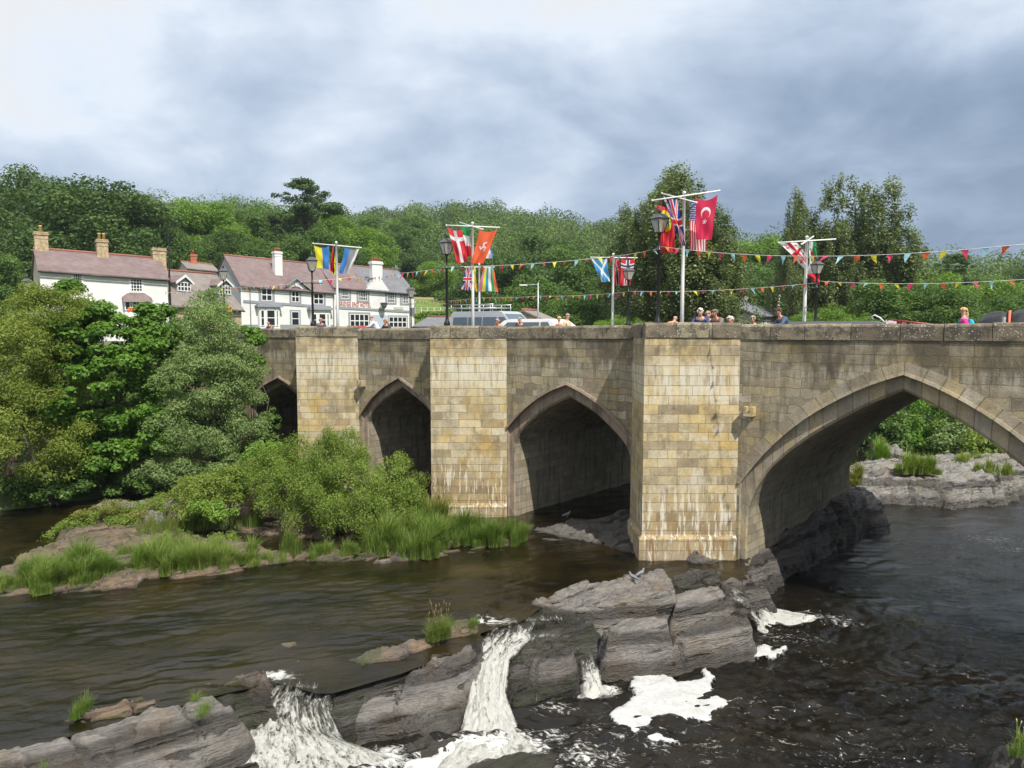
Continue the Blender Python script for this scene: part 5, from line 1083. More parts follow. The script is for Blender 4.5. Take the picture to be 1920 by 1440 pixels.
put('pop', 1495, 368, 76, 17, .75, 'slim poplar left of the broad one with open branches', 'poplars behind the bridge')
put('pop', 1655, 440, 72, 13, .95, 'short poplar on the right flank of the broad one', 'poplars behind the bridge')
put('pop', 1560, 420, 74, 14, .95, 'short poplar between the slim and the broad one', 'poplars behind the bridge')
G4 = 'bright trees behind the right half of the bridge'
for a in (('light2', 1545, 535, 50, 6.5, 1.1, 'bright yellow-green shrub behind the man in the blue jacket'), ('light2', 1600, 560, 46, 5, 1.2, 'bright shrub right of the last lamp post'), ('light2', 1500, 575, 48, 4.5, 1.0, 'low bright shrub left of the last lamp post'),
          ('light', 1640, 495, 78, 12, 1.3, 'bright green tree below the broad poplar'), ('mid', 1690, 520, 62, 9, 1.4, 'green tree above the red slatted trailer'), ('light', 1740, 510, 82, 11, 1.3, 'round bright tree left of the thin tree top'),
          ('mid2', 1760, 535, 60, 8, 1.3, 'dense green tree in the middle of the right hand trees'), ('mid', 1830, 545, 66, 9, 1.3, 'green tree above the girl in pink'), ('light', 1870, 520, 88, 12, 1.3, 'hazy bright tree above the tarpaulin load'),
          ('mid2', 1930, 535, 70, 10, 1.3, 'green tree at the right edge above the tarpaulin load'), ('dark', 1910, 500, 140, 15, 1.1, 'dark tree on the skyline at the right edge'), ('mid', 1800, 515, 130, 13, 1.4, 'skyline tree left of the dark right edge tree'),
          ('light', 1990, 530, 74, 10, 1.4, 'tree just beyond the right edge')):
    put(*a, group=G4)
put('pine', 1790, 480, 88, 12, .9, 'thin grey open treetop sticking up against the sky on the right', None)

# --- the wooded hill as one mass
def forest():
    rng = np.random.default_rng(5); Vs = []; Fs = []; Rn = []; nv = 0; pts = []
    while len(pts) < 1500:
        az = R(rng.uniform(-44, 42)); r = rng.uniform(145, 445)**1.0
        if rng.random() > (r/445)**.8: continue
        x, y = r*math.sin(az), r*math.cos(az); px = 960+F*math.tan(az)
        if 745 < px < 860 and r < 165: continue
        pts.append((x, y, r))
    P_ = np.array(pts); gz = ground_z(P_[:, 0], P_[:, 1])
    order = np.argsort(P_[:, 2])
    sc = .8+1.0*rng.random(len(P_))**1.5; tone = np.clip(.5+.33*rng.normal(size=len(P_)), 0, 1)
    for i in order:
        x, y, r = P_[i]; h = 11*sc[i]; w = 5.4*sc[i]; n = int(np.clip(850*(200/r)**1.1, 280, 850)); 
        c = np.array([[x, y, gz[i]+h*.62]]); ncl = 9; d = rng.normal(size=(ncl, 3)); d[:, 2] = np.abs(d[:, 2])*.9-.15; d /= np.linalg.norm(d, axis=1)[:, None]
        cc = c+d*np.array([w*.62, w*.62, h*.30]); cc[:, 1] -= 0
        V, f, rn = leaves(cc, np.full(ncl, w*.40), n, .50*(r/200)**.75, rng, 1.2, .5, 0, .8, .85, .5)
        Vs.append(V); Fs.append(f+nv); Rn.append(np.clip(rn*.3+tone[i]*.85-.08, 0, 1)); nv += len(V)
    m = leaf_mat('hill_leaf', (0.043, 0.078, 0.022), (0.090, 0.147, 0.038), (0.175, 0.248, 0.062), .25)
    o = np_mesh('hillside_wood', np.concatenate(Vs), np.concatenate(Fs), m, attr={'rnd': np.concatenate(Rn)})
    tag(o, 'dense broadleaf wood covering the hill behind the village', 'wood', kind='stuff')
forest()
# ================================================================== village
def zrow(py, Y):
    v = (720-py)/F; c, s = math.cos(PITCH), math.sin(PITCH); return CZ+(-s+v*c)/(c+v*s)*Y
M_WHITE = plain('white_render', (.70, .70, .69), .85, var=.08, scale=.8)
M_GREYP = plain('grey_paint', (.27, .28, .31), .7, var=.08)
M_CREAM = plain('cream_render', (.50, .47, .38), .9, var=.1, scale=2)
M_SAND = plain('rubble_stone', (.42, .34, .22), .9, var=.35, scale=3, bump=.03)
M_CHIM = plain('chimney_stone', (.40, .31, .19), .9, var=.35, scale=4, bump=.03)
M_RED = plain('red_ridge_tile', (.30, .12, .08), .8, var=.2)
M_POT = plain('buff_chimney_pot', (.52, .36, .13), .7, var=.15)
M_REDPOT = plain('red_chimney_pot', (.40, .13, .07), .7, var=.15)
M_FRAME = plain('white_paint', (.78, .78, .76), .5, var=.03)
M_BLACK = plain('black_paint', (.012, .012, .013), .35, var=.1)
M_GLASS = NT('window_glass').set(Base_Color=(.022, .028, .035), Roughness=.12)
M_IRON = plain('grey_lead', (.12, .12, .13), .6)
def slate(name, c1, c2):
    t = NT(name); uv = t.coord('UV'); b = t.n('ShaderNodeTexBrick'); t.L.new(uv, b.inputs[0]); b.inputs['Scale'].default_value = 1
    b.inputs['Color1'].default_value = (0, 0, 0, 1); b.inputs['Color2'].default_value = (1, 1, 1, 1); b.inputs['Mortar'].default_value = (.2, .2, .2, 1)
    b.inputs['Mortar Size'].default_value = .012; b.inputs['Brick Width'].default_value = .32; b.inputs['Row Height'].default_value = .22
    n = t.noise(t.coord('Position'), .9, 5, .65); v = t.m('ADD', t.m('MULTIPLY', b.outputs['Color'], .4), t.m('MULTIPLY_ADD', n, 1.4, -.35))
    t.set(Base_Color=t.ramp(v, [(.1, c1), (.9, c2)]), Roughness=.6, Normal=t.bump(b.outputs['Color'], .5, .02)); return t.mat
M_SLP = slate('purple_slate', (.13, .09, .088), (.225, .165, .16)); M_SLG = slate('grey_slate', (.11, .115, .13), (.20, .205, .22)); M_SLB = slate('weathered_slate', (.17, .145, .125), (.27, .23, .21))
class Fac:
    def __init__(s, pxL, DL, pxR, DR, depth):
        s.A = np.array([(pxL-960)/F*DL/1.0, DL]); s.B = np.array([(pxR-960)/F*DR, DR]); s.L = np.linalg.norm(s.B-s.A); s.e = (s.B-s.A)/s.L
        s.n = np.array([-s.e[1], s.e[0]]); s.depth = depth; s.rz = math.atan2(s.e[1], s.e[0])
    def at(s, px, py):     # along, height of a pixel on the facade
        q = ppl(px, py, s.A, s.B); return (q[:2]-s.A).dot(s.e), q[2]
    def w(s, a, t, z): q = s.A+s.e*a-s.n*t; return (q[0], q[1], z)     # t = metres in front of the wall
def house(name, label, f, z0, eL, eR, rL, rR, wall, roof, gable=None, over=.3, cat='house', roof2=None, split=1.0):
    root = empty(name, (*f.A, z0), 0, label, cat); f.root = root; O = Vector((*f.A, z0))
    def loc(o): o.location = -O; return o
    f.loc = loc
    A, B, n, d = f.A, f.B, f.n, f.depth; A2, B2 = A+n*d, B+n*d; RA, RB = A+n*d/2, B+n*d/2
    zA, zB = zrow(eL, A[1]), zrow(eR, B[1]); zRA, zRB = zrow(rL, RA[1]), zrow(rR, RB[1]); f.zA, f.zB, f.zRA, f.zRB = zA, zB, zRA, zRB
    mb = MB(); mb.face([(*A, z0), (*B, z0), (*B, zB), (*A, zA)]); mb.face([(*B2, z0), (*A2, z0), (*A2, zA), (*B2, zB)])
    loc(mb.build('wall', wall, root)); mb = MB()
    mb.face([(*A2, z0), (*A, z0), (*A, zA), (*RA, zRA), (*A2, zA)]); mb.face([(*B, z0), (*B2, z0), (*B2, zB), (*RB, zRB), (*B, zB)])
    loc(mb.build('gable_wall', gable or wall, root))
    # roof slabs with thickness and overhang
    def slab(P0, P1, Q0, Q1, s0=0, s1=1, mat=roof, nm='roof'):
        P0, P1, Q0, Q1 = [np.array(v, float) for v in (P0, P1, Q0, Q1)]
        a, b = P0+(P1-P0)*s0, P0+(P1-P0)*s1; c, dd = Q0+(Q1-Q0)*s0, Q0+(Q1-Q0)*s1
        l = np.linalg.norm(P1-P0); h = np.linalg.norm(Q0-P0); th = np.array([0, 0, .12]); m = MB()
        m.face([a, b, dd, c], 0, [(s0*l, 0), (s1*l, 0), (s1*l, h), (s0*l, h)])
        m.face([a-th, b-th, b, a]); m.face([c-th, dd-th, b-th, a-th]); m.face([b-th, dd-th, dd, b]); m.face([a, c, c-th, a-th])
        return loc(m.build(nm, mat, root))
    ex = np.array([*f.e*.15, 0])
    k = over/(d/2)
    def lowp(E, zE, Rr, zR): return np.array([*(E+(E-Rr)*k), zE-(zR-zE)*k])
    fA, fB = lowp(A, zA, RA, zRA)-ex, lowp(B, zB, RB, zRB)+ex; bA, bB = lowp(A2, zA, RA, zRA)-ex, lowp(B2, zB, RB, zRB)+ex
    tA, tB = np.array([*RA, zRA])-ex, np.array([*RB, zRB])+ex
    up = np.array([0, 0, .12]); fA, fB, bA, bB, tA, tB = [v+up for v in (fA, fB, bA, bB, tA, tB)]; f.tA, f.tB, f.fA, f.fB = tA, tB, fA, fB
    if roof2: slab(fA, fB, tA, tB, 0, split); slab(fA, fB, tA, tB, split, 1, roof2)
    else: slab(fA, fB, tA, tB)
    slab(bB, bA, tB, tA)
    m = MB(); m.tube([tA+up*.2, tB+up*.2], .11, 6); loc(m.build('ridge_tiles', M_RED, root))
    m = MB(); off = np.array([*(-n*.06), -.16]); m.tube([fA+off, fB+off], .06, 6); loc(m.build('gutter', M_BLACK, root))
    return root
def rect(f, mb, a0, a1, z0, z1, t0, t1, m=0):
    v = [f.w(a, t, z) for a in (a0, a1) for t in (t0, t1) for z in (z0, z1)]
    mb.hull(v, [(0, 1, 3, 2), (4, 6, 7, 5), (0, 4, 5, 1), (2, 3, 7, 6), (0, 2, 6, 4), (1, 5, 7, 3)], m)
def win(f, x0, x1, y0, y1, cols=2, rows=2, sur=None, sw=.2, bar=.05, name='window', frame=None, proud=0):
    a0, zt = f.at(x0, (y0+y0)/2); a1, _ = f.at(x1, y0); _, zb = f.at(x0, y1); _, zt1 = f.at(x1, y0); 
    zt = (zt+zt1)/2; _, zb1 = f.at(x1, y1); zb = (zb+zb1)/2
    mb = MB(); p = proud; b = .08
    for (A, B, C, D) in ((a0, a1, zt-b, zt), (a0, a1, zb, zb+b), (a0, a0+b, zb+b, zt-b), (a1-b, a1, zb+b, zt-b)): rect(f, mb, A, B, C, D, p-.05, p+.06)
    for i in range(1, cols): c = a0+(a1-a0)*i/cols; rect(f, mb, c-bar/2, c+bar/2, zb+b, zt-b, p-.05, p+.05)
    for j in range(1, rows): c = zb+(zt-zb)*j/rows; rect(f, mb, a0+b, a1-b, c-bar/2, c+bar/2, p-.05, p+.045)
    o = f.loc(mb.build(name, frame or M_FRAME, f.root))
    mb = MB(); rect(f, mb, a0+b, a1-b, zb+b, zt-b, p-.04, p+.015); g = mb.build('pane', M_GLASS, o)
    if sur:
        mb = MB()
        for (A, B, C, D) in ((a0-sw, a1+sw, zt, zt+sw), (a0-sw, a1+sw, zb-sw*.8, zb), (a0-sw, a0, zb, zt), (a1, a1+sw, zb, zt)): rect(f, mb, A, B, C, D, -.02, .04)
        mb.build('surround', sur, o)
    return o
def strip(f, x0, y0, x1, y1, h, mat, name, t=.05):
    a0, z0 = f.at(x0, y0); a1, z1 = f.at(x1, y1); v = []
    for a, z in ((a0, z0), (a1, z1)):
        for tt in (-.02, t):
            for dz in (-h/2, h/2): v.append(f.w(a, tt, z+dz))
    mb = MB(); mb.hull(v, [(0, 1, 3, 2), (4, 6, 7, 5), (0, 4, 5, 1), (2, 3, 7, 6), (0, 2, 6, 4), (1, 5, 7, 3)]); return f.loc(mb.build(name, mat, f.root))
def chimney(f, px, pytop, back, w, d, pybot, mat, pots=2, potm=None, cap=None, poth=.45):
    """stack seen at px; back = metres behind the facade line"""
    A = f.A+f.n*back; q = ppl(px, pytop, A, A+f.e); zb = ppl(px, pybot, A, A+f.e)[2]; zt = q[2]; mb = MB()
    mb.box((q[0], q[1], (zt+zb)/2-.3), (w/2, d/2, (zt-zb)/2+.3), f.rz); mb.box((q[0], q[1], zt-.12), (w/2+.07, d/2+.07, .07), f.rz); mb.box((q[0], q[1], zt+.03), (w/2+.03, d/2+.03, .05), f.rz, 0)
    mb.box((q[0], q[1], zt-.5), (w/2+.03, d/2+.03, .04), f.rz)
    o = f.loc(mb.build('chimney', [mat], f.root))
    for i in range(pots):
        k = (i-(pots-1)/2)*(w*.8/max(pots, 1)); c = (q[0]+f.e[0]*k, q[1]+f.e[1]*k, zt+.06); m = MB(); m.lathe([(.14, 0), (.12, poth*.8), (.15, poth*.85), (.14, poth)], c, 8); m.build('chimney_pot', potm or M_REDPOT, o)
    return o
Z0 = 4.6
# --- white cottage on the left
f1 = Fac(82.5, 60, 319, 66, 6.6)
house('cottage', 'long white rendered cottage with purple slate roof and three stone chimneys on the left', f1, Z0, 505, 522.5, 468, 487, M_WHITE, M_SLP, M_CREAM)
win(f1, 243.7, 266.5, 522.5, 547, 4, 4, M_FRAME, .12, .05); win(f1, 136, 154, 514, 531, 4, 3, M_FRAME, .12, .05); win(f1, 110, 130, 560, 590, 3, 3, M_FRAME, .12)
for x0, x1 in ((232, 243), (246, 271), (274, 282)): win(f1, x0, x1, 565, 582, 1 if x1-x0 < 15 else 3, 1, None, bar=.06, proud=.35)
a0, z0 = f1.at(228, 558); a1, z1 = f1.at(284, 558); mb = MB()
mb.hull([f1.w(a0, 0, z0+.05), f1.w(a1, 0, z0+.05), f1.w(a1, .75, z0-.38), f1.w(a0, .75, z0-.38), f1.w(a1-.5, 0, z0+.42), f1.w(a0+.5, 0, z0+.42)], [(0, 1, 2, 3), (3, 2, 4, 5), (0, 3, 5), (1, 4, 2)])
f1.loc(mb.build('bay_roof', M_SLP, f1.root)); mb = MB(); rect(f1, mb, a0+.15, a1-.15, z0-2.6, z0-1.25, 0, .4); f1.loc(mb.build('bay_wall', M_WHITE, f1.root))
chimney(f1, 76, 437, 3.3, 1.0, .8, 475, M_CHIM, 1, M_POT, poth=.6); chimney(f1, 190.5, 451, 3.0, .9, .8, 490, M_CHIM, 2, M_POT, poth=.6); chimney(f1, 297, 467, 3.2, 1.15, .8, 500, M_CHIM, 0)
strip(f1, 319, 522, 319.01, 620, 9, M_BLACK, 'downpipe', .1)
# --- stone cottage with dormers
f2 = Fac(320, 66.3, 455, 74.5, 7)
house('cottage', 'low cream stone cottage with slate roof and two white dormers between the white buildings', f2, Z0, 569, 578, 505, 516, M_SAND, M_SLB)
def dormer(f, xl, xr, xp, yp, yf, ywb, t=-.9):
    A = f.A+f.n*1.1; B = A+f.e; g = Fac.__new__(Fac); g.A, g.B, g.e, g.n, g.rz = A, B, f.e, f.n, f.rz; g.root = f.root; g.loc = f.loc
    a0, zf = g.at(xl, yf); a1, _ = g.at(xr, yf); ap, zp = g.at(xp, yp); _, zb = g.at(xp, ywb); i = .22
    mb = MB(); mb.face([g.w(a0+i, 0, zb-.3), g.w(a1-i, 0, zb-.3), g.w(a1-i, 0, zf), g.w(ap, 0, zp-.15), g.w(a0+i, 0, zf)])
    for a in (a0+i, a1-i): mb.face([g.w(a, 0, zb-.3), g.w(a, 0, zf), g.w(a, -2.2, zf), g.w(a, -2.2, zb-.3)])
    o = f.loc(mb.build('dormer', M_GREYP, f.root)); mb = MB()
    for a, z in ((a0, zf), (a1, zf)):
        mb.hull([g.w(a, .2, z), g.w(ap, .2, zp), g.w(ap, -3.2, zp), g.w(a, -3.2, z), g.w(a, .2, z+.08), g.w(ap, .2, zp+.08), g.w(ap, -3.2, zp+.08), g.w(a, -3.2, z+.08)], [(0, 1, 2, 3), (4, 5, 6, 7), (0, 1, 5, 4), (0, 3, 7, 4)])
    mb.build('dormer_roof', M_SLP, o); mb = MB()
    for a, z in ((a0, zf), (a1, zf)): mb.hull([g.w(a, .24, z-.12), g.w(ap, .24, zp-.14), g.w(ap, .24, zp+.1), g.w(a, .24, z+.1), g.w(a, .19, z-.12), g.w(ap, .19, zp-.14), g.w(ap, .19, zp+.1), g.w(a, .19, z+.1)], [(0, 1, 2, 3), (4, 5, 6, 7), (0, 1, 5, 4), (3, 2, 6, 7)])
    mb.build('bargeboard', M_FRAME, o); win(g, xl+5, xr-4, yf-1, ywb, 4, 2, None, bar=.09)
dormer(f2, 327, 361, 345, 517, 530, 546); dormer(f2, 405, 436, 421, 523, 536, 552)
# --- hotel, left block
f3 = Fac(455, 84, 627, 93, 7.7)
house('hotel', 'white hotel block with grey trim, purple slate roof and a small pediment', f3, Z0, 533, 547, 480, 497, M_WHITE, M_SLP, plain('grey_render', (.36, .37, .39), .9, var=.06), cat='hotel')
win(f3, 489.6, 509.5, 541.7, 564, 2, 2, M_GREYP, .35, .1); win(f3, 546, 560.5, 546, 566.5, 2, 2, M_GREYP, .28, .1); win(f3, 587.5, 606, 550, 570.5, 2, 2, M_GREYP, .32, .1)
strip(f3, 456, 564.6, 620, 576, .3, M_GREYP, 'string_course', .08); strip(f3, 456, 614, 626, 614, .7, M_GREYP, 'plinth', .07)
for (cx0, cx1, gy0, gy1, cy) in ((477, 525, 581, 611, 575), (575, 620, 588, 612, 580.5)):
    w = cx1-cx0
    a0, z = f3.at(cx0+5, cy); a1, _ = f3.at(cx1-5, cy); mb = MB(); rect(f3, mb, a0, a1, z-3.4, z, 0, .55); f3.loc(mb.build('bay_window', M_WHITE, f3.root))
    a0, z = f3.at(cx0, cy); a1, _ = f3.at(cx1, cy); mb = MB(); rect(f3, mb, a0, a1, z-.02, z+.2, 0, .85); rect(f3, mb, a0+.2, a1-.2, z+.2, z+.3, 0, .7); f3.loc(mb.build('bay_canopy', M_GREYP, f3.root))
    win(f3, cx0+7, cx0+14, gy0, gy1, 1, 2, None, bar=.08, proud=.58); win(f3, cx0+18, cx1-14, gy0, gy1, 1, 2, None, bar=.09, proud=.58); win(f3, cx1-12, cx1-8, gy0, gy1, 1, 2, None, bar=.06, proud=.58)
win(f3, 546, 560.5, 584, 611, 1, 2, M_GREYP, .2, .08)
# pediment
a0, z0 = f3.at(529, 538.5); a1, z1 = f3.at(581, 543); ap, zp = f3.at(554, 521); mb = MB()
mb.face([f3.w(a0+.2, .05, z0-.1), f3.w(a1-.2, .05, z1-.1), f3.w(ap, .05, zp-.15)]); f3.loc(mb.build('pediment', M_WHITE, f3.root)); mb = MB()
for a, z in ((a0, z0), (a1, z1)): mb.hull([f3.w(a, .35, z), f3.w(ap, .35, zp), f3.w(ap, -2.6, zp), f3.w(a, -1.0, z), f3.w(a, .35, z+.12), f3.w(ap, .35, zp+.12), f3.w(ap, -2.6, zp+.12), f3.w(a, -1.0, z+.12)], [(0, 1, 2, 3), (4, 5, 6, 7), (0, 1, 5, 4), (0, 3, 7, 4)])
f3.loc(mb.build('pediment_roof', M_SLP, f3.root)); mb = MB()
for a, z in ((a0, z0), (a1, z1)): mb.hull([f3.w(a, .4, z-.12), f3.w(ap, .4, zp-.16), f3.w(ap, .4, zp+.06), f3.w(a, .4, z+.06), f3.w(a, .3, z-.12), f3.w(ap, .3, zp-.16), f3.w(ap, .3, zp+.06), f3.w(a, .3, z+.06)], [(0, 1, 2, 3), (4, 5, 6, 7), (0, 1, 5, 4), (3, 2, 6, 7)])
f3.loc(mb.build('bargeboard', M_GREYP, f3.root))
# arched hood over the middle window
aL, zL = f3.at(542, 544.5); aR, _ = f3.at(565, 544.5); mb = MB(); am = (aL+aR)/2; rr = (aR-aL)/2
mb.tube([f3.w(am+rr*math.cos(t), .1, zL+.62*rr*math.sin(t)) for t in np.linspace(0, math.pi, 12)], .1, 5); rect(f3, mb, aL, aR, zL-.08, zL+.06, 0, .16); f3.loc(mb.build('window_hood', M_GREYP, f3.root))
chimney(f3, 519.5, 473, 1.9, 1.0, .7, 516, M_WHITE, 3, M_REDPOT); chimney(f3, 489, 484, 6.5, .8, .6, 495, M_SAND, 0)
for x in (468, 624): strip(f3, x, 540, x+.3, 541, .01, M_IRON, 'pipe_bracket', .05); a, z = f3.at(x, 542); mb = MB(); mb.tube([f3.w(a, .1, z), f3.w(a, .1, 5)], .05, 6); f3.loc(mb.build('downpipe', M_IRON, f3.root))
# --- hotel, right wing
f4 = Fac(628, 93.2, 778, 102, 8.6)
house('hotel', 'right wing of the white hotel with red lettering and a crow-stepped chimney gable', f4, Z0, 537, 549.5, 493, 508, M_WHITE, M_SLP, cat='hotel', roof2=M_SLG, split=.42)
for (x0, x1, y0, y1) in ((638.5, 654, 541.7, 560.4), (672, 688.5, 544, 563.5), (725.5, 739.6, 548, 567.5), (753, 765.6, 550.5, 569)): win(f4, x0, x1, y0, y1, 4, 3, M_GREYP, .3, .07)
strip(f4, 629, 576.5, 777, 585, .3, M_GREYP, 'string_course', .08)
win(f4, 656, 691, 589, 614, 4, 2, M_GREYP, .25, .12); win(f4, 729, 762, 594, 614, 4, 2, M_GREYP, .2, .12)
a0, zt = f4.at(698, 590.5); a1, _ = f4.at(725, 590.5); mb = MB(); rect(f4, mb, a0, a1, zt-2.6, zt, 0, .05); f4.loc(mb.build('garage_door', plain('pale_blue_door', (.42, .48, .56), .6), f4.root))
# crow-stepped gable and stack
ac, ze = f4.at(707.5, 545); _, zt = f4.at(707.5, 521); _, zc = f4.at(707, 490); mb = MB(); W0 = (f4.at(729, 540)[0]-f4.at(687, 540)[0])/2
for i in range(6): w = W0*(1-i*.135); h = (zt-ze)/6; rect(f4, mb, ac-w, ac+w, ze+h*i-(.2 if i == 0 else 0), ze+h*(i+1), -.6, .12+.002*i)
f4.loc(mb.build('stepped_gable', M_WHITE, f4.root)); mb = MB(); w = (f4.at(717, 500)[0]-f4.at(698, 500)[0])/2; rect(f4, mb, ac-w, ac+w, zt, zc-.4, -.65, .1); rect(f4, mb, ac-w-.1, ac+w+.1, zc-.4, zc-.15, -.75, .2); rect(f4, mb, ac-w-.03, ac+w+.03, zc-.15, zc, -.68, .13)
o = f4.loc(mb.build('chimney', M_WHITE, f4.root))
for k in (-.6, -.2, .2, .6): m = MB(); m.lathe([(.15, 0), (.12, .5), (.15, .55)], f4.w(ac+k*w*1.2, -.3, zc), 8); m.build('chimney_pot', M_REDPOT, o)
# lettering that follows the sloping facade
def lettering(f, txt, x0, y0, x1, y1, h, mat, name):
    cu = bpy.data.curves.new(name, 'FONT'); cu.body = txt; cu.extrude = .02; cu.resolution_u = 3; cu.space_character = 1.12; cu.offset = .012
    tmp = bpy.data.objects.new(name, cu); COL.objects.link(tmp); bpy.context.view_layer.update()
    me = bpy.data.meshes.new_from_object(tmp.evaluated_get(bpy.context.evaluated_depsgraph_get())); bpy.data.objects.remove(tmp)
    co = np.array([v.co[:] for v in me.vertices]); a0, z0 = f.at(x0, y0); a1, z1 = f.at(x1, y1)
    u = (co[:, 0]-co[:, 0].min())/np.ptp(co[:, 0]); v = (co[:, 1]-co[:, 1].min())/np.ptp(co[:, 1])
    for i, vt in enumerate(me.vertices): vt.co = f.w(a0+(a1-a0)*u[i], .05+co[i, 2], z0+(z1-z0)*u[i]+v[i]*h)
    me.materials.append(mat); return f.loc(link_mesh(name, me, f.root))
lettering(f4, 'BRIDGE END HOTEL', 635.5, 573.5, 695, 576.5, .62, plain('red_lettering', (.45, .14, .10), .6), 'lettering')
a0, z0 = f4.at(738, 575); a1, z1 = f4.at(756, 580.5); mb = MB(); rect(f4, mb, a0, a1, z1, z0, 0, .06); f4.loc(mb.build('name_board', plain('pale_board', (.50, .50, .45), .7), f4.root))
# hanging pub sign on a bracket
a0, z0 = f4.at(713, 568); mb = MB(); mb.tube([f4.w(a0, 0, z0), f4.w(a0, .9, z0)], .04, 5); c = f4.w(a0, .9, z0)
mb.lathe([(.02, -.9), (.12, -.8), (.3, -.62), (.42, -.35), (.42, -.12), (.5, -.08), (.5, 0), (.05, .05)], c, 8); f4.loc(mb.build('hanging_lantern', M_IRON, f4.root))
# board on posts at the right corner
mb = MB(); q0 = pd(768, 577, 98); q1 = pd(777.5, 593, 98)
bd = empty('notice_board', (q0[0], 98, Z0), 0, 'dark notice board on black posts at the right corner of the hotel', 'notice board')
def lc(o, r): o.location = -Vector(r.location); return o
mb.box(((q0[0]+q1[0])/2, 98, (q0[2]+q1[2])/2), ((q1[0]-q0[0])/2, .05, (q0[2]-q1[2])/2)); lc(mb.build('board', plain('slate_board', (.16, .17, .19), .5), bd), bd)
for x in (q0[0], q1[0]): mb = MB(); mb.tube([(x, 98, Z0), (x, 98, q0[2]+.3)], .05, 6); lc(mb.build('post', M_BLACK, bd), bd)
# --- outbuildings and far houses
def small(label, pxL, DL, pxR, DR, dep, eL, eR, rL, rR, wall, roof, ch=(), z0=4.6, wins=()):
    f = Fac(pxL, DL, pxR, DR, dep); house('house', label, f, z0, eL, eR, rL, rR, wall, roof)
    for c in ch: chimney(f, *c)
    for w_ in wins: win(f, *w_)
    return f
small('small slate-roofed outbuilding behind the gap left of the hotel', 357, 86, 413, 88, 6, 503, 509, 492, 498, M_WHITE, M_SLB, ((362, 478, 2.8, .7, .6, 492, M_REDPOT, 1),))
small('low slate roof with red ridge beyond the right end of the hotel', 779, 72, 868, 70, 6, 612, 613, 596, 597, M_SAND, M_SLG)
small('little white gabled house up among the trees above the hotel', 738, 150, 752, 152, 7, 504, 504, 493, 493, M_WHITE, M_SLG, ((755, 484, 3, .9, .7, 496, M_SAND, 1),), 10, ((741, 745, 498, 502, 2, 2),))
fc = Fac(1418, 72, 1461, 76, 8); 
g = Fac(1384, 75.5, 1418, 72, 0)
house('house', 'cream gabled house with grey slate roof behind the watching people', fc, Z0, 592, 592, 566, 567, M_CREAM, M_SLG, M_CREAM)
chimney(fc, 1394, 557, 4.0, .7, .6, 566, M_WHITE, 1); chimney(fc, 1453, 554, 4.2, 1.0, .8, 573, M_CREAM, 2)
win(fc, 1428, 1436, 596, 606, 2, 2, M_FRAME, .1)
small('brown gabled shed roof in the dark trees behind the white car', 1024, 55, 1046, 57, 4, 603, 603, 584, 585, M_SAND, M_SLB)
small('white house half hidden in the foliage behind the great poplar', 1215, 92, 1240, 95, 6, 566, 566, 553, 553, M_WHITE, M_SLG, (), 4.6, ((1222, 1228, 570, 578, 2, 2),))
# field fence above the vans
rows = [(x, 577+(x-778)*.012, 108) for x in range(778, 885, 12)]
fr = empty('field_fence', tuple(pd(778, 600, 108)), 0, 'pale post and rail fence across the grassy slope above the vans', 'fence')
pts = [pd(*r) for r in rows]; mb = MB()
for dz in (0, -.42): mb.tube([p+np.array([0, 0, dz]) for p in pts], .05, 4)
lc(mb.build('rail', M_CREAM, fr), fr); 
for p in pts: mb = MB(); mb.tube([p+np.array([0, 0, .1]), p-np.array([0, 0, 2.5])], .07, 4); lc(mb.build('post', M_CREAM, fr), fr)
# fields on the slope
def field(px0, px1, Y0, Y1, py0, py1, mat, nm):
    a, b, c, d = pd(px0, py1, Y0), pd(px1, py1, Y0), pd(px1, py0, Y1), pd(px0, py0, Y1); mb = MB(); mb.face([a, b, c, d]); mb.face([a-np.array([0, 0, 8]), b-np.array([0, 0, 8]), b, a]); tag(mb.build(nm, mat), kind='structure')
MF = plain('meadow', (.12, .19, .035), .95, var=.25, scale=.6, bump=.1)
field(772, 885, 112, 135, 562, 590, MF, 'meadow'); field(772, 845, 136, 150, 556, 561, plain('dry_meadow', (.30, .24, .11), .95, var=.2, scale=1), 'meadow')
tree_px('rounded clipped bush on the edge of the small field', (842, 130), [(838, 555, 130, 9, 9)], 20, .5, 1200, .35, M_MID, seed=90, cat='bush', name='bush', trunk=.08)
tree_px('second rounded bush beside the clipped bush on the field', (822, 132), [(822, 555, 132, 8, 8)], 20, .5, 1200, .35, M_MID, seed=91, cat='bush', name='bush', trunk=.08)
tree_px('bright hedge along the foot of the small field', (820, 88), [(800, 592, 88, 25, 5, 1), (840, 592, 88, 22, 6, 1)], 40, .45, 4000, .25, M_LIT, seed=92, cat='hedge', name='hedge', trunk=.05)
# hanging baskets: red and orange flowers by the cottage bay
mb = MB(); rngf = random.Random(4)
for i in range(60): q = pd(rngf.uniform(240, 258), rngf.uniform(578, 585), 58.6); mb.ball(q, rngf.uniform(.05, .1), rngf.randint(0, 1), 5, 3)
o = mb.build('hanging_basket', [plain('red_petal', (.6, .05, .03), .6), plain('orange_petal', (.7, .25, .03), .6)]); tag(o, 'basket of red and orange flowers under the white cottage bay window', 'hanging basket')
mb = MB()
for i in range(150): q = pd(rngf.uniform(404, 433), rngf.uniform(575, 585), 31.4); mb.ball(q, rngf.uniform(.03, .06), 0, 5, 3)
o = mb.build('hanging_basket', [plain('golden_petal', (.75, .36, .02), .6)]); tag(o, 'golden yellow flower basket hanging from the lamp post above the grey-green willow', 'hanging basket')
